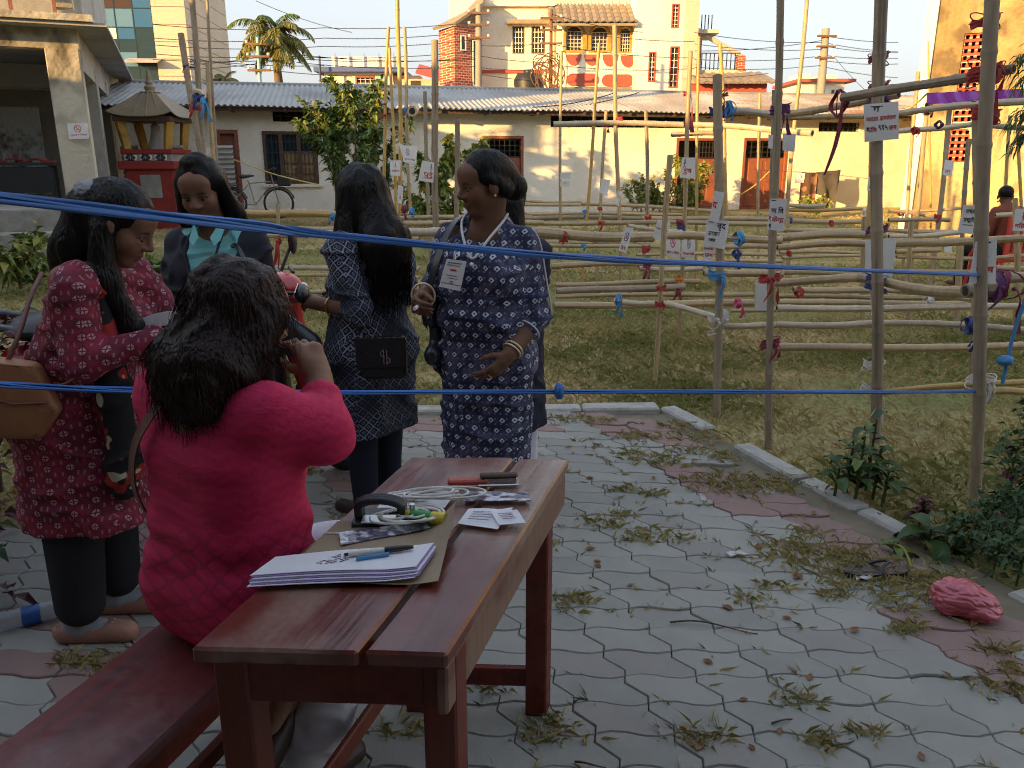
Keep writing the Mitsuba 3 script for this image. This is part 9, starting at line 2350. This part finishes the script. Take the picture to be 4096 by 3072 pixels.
part(b2, 'body', xf(sdf_mesh([cap((-0.10, 0, 0.06), (0.085, 0, -0.10), 0.045, 0.055, 0.02, (0, 1, 0), 1.3), cap((-0.09, 0, -0.06), (0.08, 0, -0.115), 0.045, 0.05, 0.02, (0, 1, 0), 1.3)], 0.008), basis((1, 0, 0), (0, 1, 0), (0, 0, 1), C)), 'bag_smooth', smooth=True)
part(b2, 'handle', tube(spline([np.array(C) + [-0.11, 0, 0.07], np.array(C) + [-0.13, 0.02, 0.2], np.array(C) + [-0.19, 0.1, 0.27], np.array(C) + [-0.24, 0.16, 0.22]], 16), 0.009, 8), 'bag_smooth', smooth=True)
part(b2, 'ring', xf(bev(-0.012, 0.012, -0.004, 0.004, -0.022, 0.022, 0.003), basis((0.9, 0, 0.4), (0, 1, 0), (-0.4, 0, 0.9), np.array((-0.879,2.88,1.046)))), 'steel')

# ---------------------------------------------------------------- bending woman in maroon
M1 = frame((-1.355, 2.33, 0.0), -90)          # local y points to the right of the picture, local x towards the viewer
k1 = thing('person', 'bending woman in maroon print tunic with black trousers at the left edge', 'person')
hc, hR = np.array([0.0, 0.215, 1.345]), rot(6, 30)
hp, hm = head_prims(hc, hR, 1.0)
SR, ER, WR = np.array([0.15, 0.135, 1.185]), np.array([0.175, 0.15, 0.985]), np.array([0.12, 0.34, 1.03])
SL, EL, WL = np.array([-0.15, 0.16, 1.185]), np.array([-0.19, 0.24, 1.0]), np.array([-0.08, 0.40, 1.03])
HP = np.array([0, -0.01, 0.8])
body = hp + [cap(hc + hR @ [0, -0.02, -0.06], (0, 0.10, 1.21), 0.05, 0.056, 0.02), cap((-0.11, 0.10, 1.195), (0.11, 0.10, 1.195), 0.05, 0.05, 0.03), cap((0, 0.09, 1.1), HP, 0.115, 0.12, 0.04, (0, 1, 0.2), 1.2), cap(HP + [0.08, 0, 0], (0.085, 0.0, 0.45), 0.09, 0.055, 0.03), cap(HP + [-0.08, 0, 0], (-0.085, 0.03, 0.45), 0.09, 0.055, 0.03), cap((0.085, 0, 0.45), (0.085, -0.04, 0.09), 0.052, 0.036, 0.02), cap((-0.085, 0.03, 0.45), (-0.085, 0.0, 0.09), 0.052, 0.036, 0.02),
             cap((0.085, -0.06, 0.06), (0.085, 0.09, 0.05), 0.036, 0.028, 0.02), cap((-0.085, -0.02, 0.06), (-0.085, 0.13, 0.05), 0.036, 0.028, 0.02), cap(SR, ER, 0.046, 0.04, 0.02), cap(ER, WR, 0.04, 0.027, 0.015), cap(SL, EL, 0.046, 0.04, 0.02), cap(EL, WL, 0.04, 0.027, 0.015)]
body += hand_prims(WR, (-0.15, 1, 0.05), (-0.7, 0, -0.7), True, (30, 34, 38, 42), 0.1, (0.5, 0.3), 0.95) + hand_prims(WL, (0.2, 1, 0.0), (0.5, 0, -0.8), False, (30, 34, 38, 42), 0.1, (0.5, 0.3), 0.95)
m, col = skin_mesh(body, hm, M1, MEDIUM, (hc, hR, 1.0))
part(k1, 'body', m, 'skin', smooth=True, color=col)
face_parts(k1, hc, hR, M1)
bsdf('print_buti', fabric(M1, print_buti), 0.85, sheen=0.3)
kurti = [cap((-0.115, 0.125, 1.19), (0.115, 0.125, 1.19), 0.06, 0.06, 0.04), cap((-0.065, 0.105, 1.08), (0.065, 0.105, 1.08), 0.115, 0.115, 0.05, (0, 1, 0), 1.05), ell((0.06, 0.165, 1.05), (0.075, 0.07, 0.08), k=0.05), ell((-0.06, 0.165, 1.05), (0.075, 0.07, 0.08), k=0.05), cap((-0.06, 0.045, 0.93), (0.06, 0.045, 0.93), 0.125, 0.125, 0.06), cap((-0.07, -0.015, 0.8), (0.07, -0.015, 0.8), 0.128, 0.128, 0.06),
         cap((-0.07, -0.035, 0.78), (-0.08, -0.075, 0.36), 0.112, 0.112, 0.05), cap((0.07, -0.035, 0.78), (0.08, -0.075, 0.36), 0.112, 0.112, 0.05), cap((-0.07, 0.03, 0.78), (-0.08, 0.11, 0.36), 0.11, 0.115, 0.05), cap((0.07, 0.03, 0.78), (0.08, 0.11, 0.36), 0.11, 0.115, 0.05),
         cap(SR, ER, 0.062, 0.058, 0.03), cap(ER, ER + (WR - ER) * 0.92, 0.055, 0.044, 0.025), cap(SL, EL, 0.068, 0.06, 0.03), cap(EL, EL + (WL - EL) * 0.9, 0.058, 0.045, 0.025)]
m = sdf_mesh(kurti, 0.0075, minus=[cap((0, 0.13, 1.33), (0, 0.18, 1.24), 0.06, 0.045, 0.01), cap((0.235, -0.10, 0.80), (0.235, -0.115, 0.30), 0.03, 0.075, 0.01)], cut=lambda p: 0.435 - p[:, 2] + 0.09 * np.clip(p[:, 1] - 0.1, 0, 1), disp=cloth_disp(0.026, 0.4, 0.9))
part(k1, 'tunic', xf(m, M1), 'print_buti', smooth=True, label='maroon tunic printed with rows of pale diamonds, slit at the side')
part(k1, 'trousers', xf(sdf_mesh([cap((0.085, 0.0, 0.7), (0.085, -0.03, 0.16), 0.10, 0.075, 0.02), cap((-0.085, 0.02, 0.7), (-0.085, 0.01, 0.16), 0.10, 0.07, 0.02)], 0.01), M1), 'black_cloth', smooth=True)
for sx, y in ((1, -0.04), (-1, 0.0)):
    so_ = part(k1, 'sock', xf(sdf_mesh([cap((0.085 * sx, y - 0.01, 0.16), (0.085 * sx, y, 0.085), 0.044, 0.044, 0.02), cap((0.085 * sx, y - 0.02, 0.07), (0.085 * sx, y + 0.06, 0.06), 0.04, 0.038, 0.02)], 0.008), M1), 'sock_grey', smooth=True)
    sh_ = part(k1, 'shoe', xf(sdf_mesh([cap((0.085 * sx, y - 0.045, 0.062), (0.085 * sx, y + 0.145, 0.056), 0.046, 0.036, 0.02)], 0.007, minus=[cap((0.085 * sx, y - 0.06, 0.105), (0.085 * sx, y + 0.055, 0.10), 0.038, 0.035, 0.006)], cut=lambda p: 0.03 - p[:, 2]), M1), 'shoe_tan', smooth=True)
    part(sh_, 'stud', xf(cat([tm(np.asarray(trimesh.creation.icosphere(1, 0.005).vertices) + [0.085 * sx + o, y + 0.105, 0.094], trimesh.creation.icosphere(1, 0.005).faces) for o in (-0.008, 0.008)]), M1), 'steel', kind='stuff')
h1 = [ell(hc + hR @ [0, -0.02, 0.045], (0.083, 0.098, 0.084), hR, 0.02), cap(hc + hR @ [0, -0.09, 0.0], (0.02, 0.09, 1.29), 0.065, 0.06, 0.04), cap((0.02, 0.09, 1.28), (0.0, 0.05, 1.25), 0.06, 0.045, 0.04), cap((0, 0.05, 1.25), (-0.03, 0.0, 1.06), 0.045, 0.035, 0.04, (0, 1, 0.3), 1.4), cap(hc + hR @ [0.07, -0.02, -0.02], (0.085, 0.19, 1.2), 0.03, 0.04, 0.03), cap((0.085, 0.19, 1.2), (0.08, 0.25, 1.06), 0.04, 0.03, 0.03), cap((0.08, 0.25, 1.06), (0.08, 0.27, 0.98), 0.03, 0.02, 0.03)]
m = sdf_mesh(h1, 0.0065, minus=[ell(hc + hR @ [0, 0.112, -0.04], (0.088, 0.087, 0.105), hR, 0.012)], disp=hair_disp(0.005, 50))
part(k1, 'hair', xf(m, M1), 'hair', smooth=True, label='black hair held by a grey scrunchie')
sg_ = trimesh.creation.icosphere(3, 1.0)
v = np.asarray(sg_.vertices)
part(k1, 'scrunchie', xf(tm(v * [0.04, 0.035, 0.03] * (0.8 + 0.5 * meshkit.fbm(v * 3.5, 3))[:, None] + hc + hR @ [0.02, -0.105, 0.05], sg_.faces), M1), 'sock_grey', smooth=True)
part(k1, 'earring', xf(tm(np.asarray(trimesh.creation.icosphere(2, 0.005).vertices) + hc + hR @ [0.082, -0.002, -0.042], trimesh.creation.icosphere(2, 0.005).faces), M1), 'gold', smooth=True)
b = trimesh.creation.icosphere(3, 1.0)
v = np.asarray(b.vertices)
bsdf('scarf_print', lambda p, n, uv: mix(mix((0.008, 0.008, 0.010), (0.30, 0.02, 0.02), smoothstep(0.62, 0.66, fbm(p.x * 16, p.y * 16, p.z * 16 + 2, octaves=2))), (0.40, 0.36, 0.26), smoothstep(0.66, 0.69, fbm(p.x * 22 + 9, p.y * 22, p.z * 22, octaves=2))), 0.9)
sc1 = sdf_mesh([cap((0.10, 0.17, 1.22), (0.125, 0.20, 1.0), 0.03, 0.04, 0.02), cap((0.125, 0.20, 1.0), (0.14, 0.20, 0.68), 0.045, 0.05, 0.02), cap((0.14, 0.20, 0.68), (0.14, 0.19, 0.58), 0.05, 0.045, 0.02)], 0.008, disp=cloth_disp(0.03, 0.5, 1.1))
part(k1, 'scarf', xf(sc1, M1), 'scarf_print', smooth=True, label='black scarf with red and cream flowers')
b1 = thing('tan_handbag', 'tan leather handbag hanging behind the bending woman', 'handbag')
C = np.array((-1.377,2.12,0.896))
tp = Polygon([(-0.15, 0.07), (0.03, 0.075), (0.085, -0.03), (0.05, -0.10), (-0.07, -0.12), (-0.16, -0.06)]).buffer(0.02, 6)
part(b1, 'body', xf(relax(upright(tp, 0.06, np.eye(4)).subdivide().subdivide(), 14), basis((0.97, 0.1, -0.2), (-0.1, 1, 0), (0.2, 0, 0.97), C - [0, 0.03, 0])), 'bag_tan', smooth=True)
part(b1, 'flap_seam', xf(tube([(-0.17, -0.004, 0.0), (0.0, -0.006, -0.02), (0.09, -0.004, 0.0)], 0.003, 5), basis((0.97, 0.1, -0.2), (-0.1, 1, 0), (0.2, 0, 0.97), C - [0, 0.03, 0])), 'strap_brown', smooth=True)
part(b1, 'strap', tube(spline([C + [-0.03, 0, 0.08], np.array((-1.378,2.16,1.06)), np.array((-1.415,2.3,1.141)), np.array((-1.443,2.42,1.193))], 16), 0.007, 6), 'strap_brown', smooth=True)
part(b1, 'long_strap', tube(spline([C + [0.06, 0, 0.02], np.array((-1.224,2.1,0.936)), np.array((-1.174,2.12,1.003))], 10), 0.004, 6), 'strap_brown', smooth=True)
pp = ((-1.096,2.28,1.076),(-0.987,2.28,1.101),(-0.973,2.28,1.062),(-1.084,2.28,1.04))
single('form_papers', flat_sheet([np.array(q) for q in pp], lambda u, v: 0.006 * np.sin(3 * u), 0.003), 'white_sheet', 'papers in the hands of the bending woman', 'papers')

# ---------------------------------------------------------------- seated woman in the pink sweater
M5 = frame((-0.635, 1.62, 0.0), -33)
k5 = thing('person', 'seated woman in bright pink knitted sweater seen from behind, hand raised to her face', 'person')
hc, hR = np.array([0.02, 0.075, 1.20]), rot(-14, 16)
hp, hm = head_prims(hc, hR, 0.98)
SR, ER, WR = np.array([0.165, 0.0, 1.02]), np.array([0.21, 0.10, 0.965]), np.array([0.125, 0.18, 1.055])
SL, EL, WL = np.array([-0.165, 0.0, 1.02]), np.array([-0.20, 0.1, 0.82]), np.array([-0.09, 0.20, 0.68])
body = hp + [cap(hc + hR @ [0, -0.02, -0.06], (0, 0, 1.03), 0.05, 0.056, 0.02), cap((-0.12, 0, 1.02), (0.12, 0, 1.02), 0.05, 0.05, 0.03), cap((0, 0, 0.95), (0, 0, 0.56), 0.12, 0.13, 0.04, (0, 1, 0), 1.2),
             cap(SR, ER, 0.048, 0.042, 0.02), cap(ER, WR, 0.042, 0.028, 0.015), cap(SL, EL, 0.048, 0.042, 0.02), cap(EL, WL, 0.042, 0.028, 0.015),
             cap((0.09, 0.0, 0.545), (0.16, 0.30, 0.53), 0.085, 0.065, 0.03), cap((0.16, 0.30, 0.53), (0.12, 0.06, 0.12), 0.06, 0.038, 0.02), cap((-0.09, 0, 0.545), (0.03, 0.29, 0.56), 0.085, 0.065, 0.03), cap((0.03, 0.29, 0.56), (0.06, 0.06, 0.26), 0.06, 0.036, 0.02), cap((0.06, 0.06, 0.26), (0.10, -0.06, 0.19), 0.034, 0.026, 0.02), cap((0.12, 0.04, 0.065), (0.14, 0.18, 0.055), 0.034, 0.026, 0.02)]
body += hand_prims(WR, (-0.55, 0.1, 0.85), (-0.75, 0.3, -0.45), True, (48, 55, 60, 66), 0.1, (0.6, 0.3), 0.95) + hand_prims(WL, (0.5, 0.4, -0.75), (0.2, -0.9, -0.4), False, (25, 30, 35, 40))
m, col = skin_mesh(body, hm, M5, (0.25, 0.135, 0.085), (hc, hR, 0.98))
part(k5, 'body', m, 'skin', smooth=True, color=col)
face_parts(k5, hc, hR, M5, 0.98)
sw = [cap((-0.135, -0.005, 1.02), (0.135, -0.005, 1.02), 0.062, 0.062, 0.05), cap((-0.075, 0, 0.91), (0.075, 0, 0.91), 0.125, 0.125, 0.06, (0, 1, 0), 1.05), cap((-0.07, 0.005, 0.76), (0.07, 0.005, 0.76), 0.132, 0.132, 0.06, (0, 1, 0), 1.0), cap((-0.085, -0.005, 0.60), (0.085, -0.005, 0.60), 0.148, 0.148, 0.06, (0, 1, 0), 1.0), cap((-0.09, 0.03, 0.545), (0.09, 0.03, 0.545), 0.14, 0.14, 0.04),
      cap(SR, ER, 0.068, 0.064, 0.04), cap(ER, ER + (WR - ER) * 0.55, 0.062, 0.048, 0.03), cap(SL, EL, 0.075, 0.068, 0.04), cap(EL, EL + (WL - EL) * 0.75, 0.065, 0.05, 0.03), ell((-0.06, 0.11, 0.9), (0.07, 0.06, 0.07), k=0.05), ell((0.06, 0.11, 0.9), (0.07, 0.06, 0.07), k=0.05)]


def sweater_disp(p):
    t = np.exp(-((p[:, 2] - 0.72) / 0.10) ** 2) + 0.5 * np.exp(-((p[:, 2] - 0.92) / 0.08) ** 2)
    w = np.sin(p[:, 2] * 85 + 5 * meshkit.noise(p * [7, 7, 3]) * 2 + p[:, 0] * 11)
    return 0.004 * t * w + 0.010 * (meshkit.fbm(p * [8, 8, 12], 2) - 0.5)


m = sdf_mesh(sw, 0.0065, minus=[cap((0, 0.05, 1.14), (0, 0.06, 1.08), 0.06, 0.055, 0.01)], cut=lambda p: 0.457 - p[:, 2], disp=sweater_disp)
part(k5, 'sweater', xf(m, M5), 'pink_knit', smooth=True, label='bright pink knitted sweater with an openwork lower half')
lgp = [cap((0.09, 0.05, 0.535), (0.16, 0.30, 0.53), 0.098, 0.08, 0.04), cap((0.16, 0.30, 0.53), (0.12, 0.07, 0.13), 0.075, 0.072, 0.03), cap((-0.09, 0.05, 0.535), (0.03, 0.29, 0.55), 0.098, 0.08, 0.04), cap((0.03, 0.29, 0.55), (0.05, 0.14, 0.36), 0.075, 0.065, 0.03)]
part(k5, 'trousers', xf(sdf_mesh(lgp, 0.009, disp=cloth_disp(0.012, 0.1, 0.5)), M5), 'white_cotton', smooth=True, label='white cotton trousers under the desk')
part(k5, 'shoe', xf(sdf_mesh([cap((0.055, 0.09, 0.25), (0.12, -0.09, 0.165), 0.042, 0.036, 0.02)], 0.007, minus=[cap((0.05, 0.06, 0.31), (0.09, -0.01, 0.27), 0.05, 0.035, 0.006)]), M5), 'shoe_brown', smooth=True)
part(k5, 'shoe', xf(sdf_mesh([cap((0.12, 0.02, 0.07), (0.145, 0.19, 0.058), 0.042, 0.034, 0.02)], 0.009), M5), 'shoe_brown', smooth=True)
h5 = [ell(hc + hR @ [0, -0.02, 0.042], (0.09, 0.102, 0.085), hR, 0.03), cap(hc + [0, -0.05, 0.0], (0.02, -0.062, 1.10), 0.09, 0.085, 0.05, (0, 1, 0), 1.3), cap((-0.04, -0.06, 1.12), (-0.045, -0.075, 1.065), 0.06, 0.04, 0.04, (0, 1, 0), 1.3), cap((0.07, -0.055, 1.12), (0.08, -0.075, 1.06), 0.06, 0.04, 0.04, (0, 1, 0), 1.3), cap((0.02, -0.07, 1.11), (0.03, -0.085, 1.03), 0.06, 0.03, 0.03, (0, 1, 0), 1.3),
      cap(hc + [0.08, 0.0, 0.0], (0.11, -0.01, 1.10), 0.035, 0.04, 0.04), cap(hc + [-0.08, 0, 0], (-0.09, -0.02, 1.10), 0.035, 0.04, 0.04)]
m = sdf_mesh(h5, 0.0065, minus=[ell(hc + hR @ [0, 0.13, -0.05], (0.07, 0.085, 0.11), hR, 0.012)], disp=hair_disp(0.0075, 46, 0.8))
hk = part(k5, 'hair', xf(m, M5), 'hair_brown', smooth=True, label='wavy dark brown hair falling over the shoulders')
v = np.asarray(m.vertices)
low = v[(v[:, 2] < 1.16)]
sel = low[srg.integers(0, len(low), 1600)]
part(hk, 'loose_curls', xf(strands(sel, np.c_[srg.normal(0, 0.3, (1600, 2)), -np.ones(1600)], 0.055, 0.12, srg, 0.0007, 8, 0.3), M5), 'hair_brown', kind='stuff')
top = v[v[:, 2] > 1.15]
sel = top[srg.integers(0, len(top), 500)]
part(hk, 'flyaway_strands', xf(strands(sel, (sel - hc) * [0.7, 0.7, 0.2] + [0, 0, -0.06], 0.08, 0.45, srg, 0.0008, 6, 0.2), M5), 'hair_brown', kind='stuff')
single('shoulder_strap', xf(strap([(-0.03, -0.055, 1.075), (-0.06, -0.10, 1.03), (-0.10, -0.135, 0.95), (-0.145, -0.125, 0.84), (-0.185, -0.07, 0.72), (-0.215, 0.0, 0.62)], 0.022, 0.004, (0, -1, 0.2)), M5), 'strap_brown', 'thin brown bag strap across the back of the pink sweater', 'strap', smooth=True)

# ---------------------------------------------------------------- woman half hidden behind the navy dress
M6 = frame((-0.02, 3.62, 0.0), 30)
k6 = thing('person', 'woman in black dress almost hidden behind the woman in navy', 'person')
hc, hR = np.array([0.0, 0.03, 1.335]), rot(20, 8)
hp, hm = head_prims(hc, hR, 0.95)
body = hp + [cap(hc - [0, 0, 0.06], (0, 0, 1.14), 0.05, 0.055, 0.02), cap((-0.12, 0, 1.13), (0.12, 0, 1.13), 0.05, 0.05, 0.03), cap((0, 0, 1.05), (0, 0, 0.75), 0.12, 0.12, 0.04), cap((0.08, 0, 0.75), (0.08, 0, 0.08), 0.085, 0.036, 0.03), cap((-0.08, 0, 0.75), (-0.08, 0, 0.08), 0.085, 0.036, 0.03), cap((-0.165, 0, 1.13), (-0.17, 0.02, 0.9), 0.045, 0.04, 0.02), cap((-0.17, 0.02, 0.9), (-0.1, 0.2, 0.88), 0.04, 0.027, 0.015), cap((0.165, 0, 1.13), (0.17, 0.02, 0.9), 0.045, 0.04, 0.02), cap((0.17, 0.02, 0.9), (0.1, 0.2, 0.88), 0.04, 0.027, 0.015), cap((0.08, -0.02, 0.05), (0.09, 0.14, 0.045), 0.034, 0.025, 0.02), cap((-0.08, -0.02, 0.05), (-0.09, 0.14, 0.045), 0.034, 0.025, 0.02)]
body += hand_prims((-0.1, 0.2, 0.88), (0.5, 0.8, 0), (0.3, 0, -0.9), False) + hand_prims((0.1, 0.2, 0.88), (-0.5, 0.8, 0), (-0.3, 0, -0.9), True)
m, col = skin_mesh(body, hm, M6, BROWN, (hc, hR, 0.95), 0.007)
part(k6, 'body', m, 'skin', smooth=True, color=col)
face_parts(k6, hc, hR, M6, 0.95)
part(k6, 'dress', xf(sdf_mesh([cap((-0.125, 0, 1.13), (0.125, 0, 1.13), 0.06, 0.06, 0.04), cap((0, 0, 1.05), (0, 0, 0.8), 0.145, 0.14, 0.05), cap((0, 0, 0.8), (0, 0, 0.25), 0.16, 0.185, 0.05), cap((-0.165, 0, 1.13), (-0.17, 0.02, 0.9), 0.06, 0.055, 0.03), cap((0.165, 0, 1.13), (0.17, 0.02, 0.9), 0.06, 0.055, 0.03)], 0.01, cut=lambda p: 0.3 - p[:, 2], disp=cloth_disp(0.03, 0.25, 0.9)), M6), 'leggings', smooth=True)
part(k6, 'trousers', xf(sdf_mesh([cap((-0.08, 0, 0.6), (-0.08, 0, 0.1), 0.085, 0.075, 0.02), cap((0.08, 0, 0.6), (0.08, 0, 0.1), 0.085, 0.075, 0.02)], 0.012), M6), 'white_cotton', smooth=True)
part(k6, 'hair', xf(sdf_mesh([ell(hc + hR @ [0, -0.02, 0.043], (0.08, 0.095, 0.082), hR, 0.02), cap(hc + [0, -0.08, 0], hc + [0, -0.1, -0.1], 0.05, 0.045, 0.03)], 0.008, minus=[ell(hc + hR @ [0, 0.11, -0.035], (0.085, 0.085, 0.098), hR, 0.012)], disp=hair_disp(0.003, 50)), M6), 'hair', smooth=True)

# ---------------------------------------------------------------- man seated far right
bsdf('shirt_rust', mottled((0.20, 0.05, 0.03), (0.15, 0.04, 0.025), 8), 0.8)
bsdf('chair_red', (0.50, 0.04, 0.03), 0.4)
mo = (5.91,9.6,0.61)
M7 = frame((mo[0], 9.6, 0.0), 20)
k7 = thing('person', 'man in rust brown shirt seated beyond the barriers at the right edge', 'person')
hc, hR = np.array([0.0, 0.06, 1.13]), rot(-60, 10)
hp, hm = head_prims(hc, hR, 1.02)
body = hp + [cap(hc - [0, 0.02, 0.06], (0, 0, 0.98), 0.052, 0.06, 0.02), cap((-0.15, 0, 0.95), (0.15, 0, 0.95), 0.055, 0.055, 0.03), cap((0, 0, 0.9), (0, 0, 0.5), 0.13, 0.13, 0.04), cap((-0.19, 0, 0.95), (-0.24, 0.03, 0.68), 0.05, 0.042, 0.02), cap((-0.24, 0.03, 0.68), (-0.12, 0.25, 0.66), 0.042, 0.03, 0.02), cap((0.19, 0, 0.95), (0.26, 0.12, 0.75), 0.05, 0.042, 0.02), cap((0.26, 0.12, 0.75), (0.12, 0.15, 1.0), 0.042, 0.03, 0.02),
             cap((-0.1, 0, 0.5), (-0.12, 0.42, 0.5), 0.09, 0.065, 0.03), cap((-0.12, 0.42, 0.5), (-0.12, 0.42, 0.08), 0.058, 0.04, 0.02), cap((0.1, 0, 0.5), (0.12, 0.42, 0.5), 0.09, 0.065, 0.03), cap((0.12, 0.42, 0.5), (0.12, 0.42, 0.08), 0.058, 0.04, 0.02), cap((0.12, 0.40, 0.05), (0.13, 0.56, 0.045), 0.036, 0.03, 0.02), cap((-0.12, 0.40, 0.05), (-0.13, 0.56, 0.045), 0.036, 0.03, 0.02)]
body += hand_prims((0.12, 0.15, 1.0), (-0.5, 0, 0.8), (-0.8, 0, -0.5), True, (40, 45, 50, 55)) + hand_prims((-0.12, 0.25, 0.66), (0.4, 0.9, 0), (0, 0, -1), False)
m, col = skin_mesh(body, hm, M7, (0.13, 0.065, 0.04), (hc, hR, 1.02), 0.009)
part(k7, 'body', m, 'skin', smooth=True, color=col)
part(k7, 'shirt', xf(sdf_mesh([cap((-0.16, 0, 0.95), (0.16, 0, 0.95), 0.065, 0.065, 0.04), cap((0, 0, 0.9), (0, 0, 0.52), 0.155, 0.15, 0.05), cap((-0.19, 0, 0.95), (-0.235, 0.03, 0.72), 0.065, 0.06, 0.03), cap((0.19, 0, 0.95), (0.25, 0.1, 0.78), 0.065, 0.06, 0.03)], 0.012), M7), 'shirt_rust', smooth=True)
part(k7, 'trousers', xf(sdf_mesh([cap((-0.1, 0, 0.5), (-0.12, 0.42, 0.5), 0.105, 0.085, 0.03), cap((-0.12, 0.42, 0.5), (-0.12, 0.42, 0.1), 0.08, 0.065, 0.02), cap((0.1, 0, 0.5), (0.12, 0.42, 0.5), 0.105, 0.085, 0.03), cap((0.12, 0.42, 0.5), (0.12, 0.42, 0.1), 0.08, 0.065, 0.02)], 0.014), M7), 'black_cloth', smooth=True)
part(k7, 'hair', xf(sdf_mesh([ell(hc + hR @ [0, -0.02, 0.045], (0.082, 0.096, 0.082), hR, 0.02)], 0.01, minus=[ell(hc + hR @ [0, 0.11, -0.04], (0.09, 0.085, 0.1), hR, 0.012)]), M7), 'hair', smooth=True)
kc = thing('plastic_chair', 'red plastic chair under the man at the right edge', 'chair')
part(kc, 'seat', xf(bev(-0.24, 0.24, -0.2, 0.24, 0.38, 0.41, 0.01), M7), 'chair_red')
bk_ = part(kc, 'backrest', xf(upright(sbox(-0.24, 0.42, 0.24, 0.98).difference(unary_union([sbox(-0.17 + 0.09 * i, 0.5, -0.12 + 0.09 * i, 0.9) for i in range(4)])), 0.025, basis((1, 0, 0), (0, 1, 0), (0, 0, 1), (0, -0.24, 0))), M7), 'chair_red')
for sx in (-1, 1):
    part(kc, 'leg', xf(tube([(0.21 * sx, 0.2, 0.38), (0.25 * sx, 0.24, 0)], 0.022, 8), M7), 'chair_red', smooth=True)
    part(kc, 'leg', xf(tube([(0.21 * sx, -0.2, 0.38), (0.25 * sx, -0.28, 0)], 0.022, 8), M7), 'chair_red', smooth=True)
    part(kc, 'armrest', xf(tube(spline([(0.24 * sx, -0.22, 0.62), (0.27 * sx, 0.05, 0.64), (0.25 * sx, 0.22, 0.4)], 12), 0.02, 8), M7), 'chair_red', smooth=True)
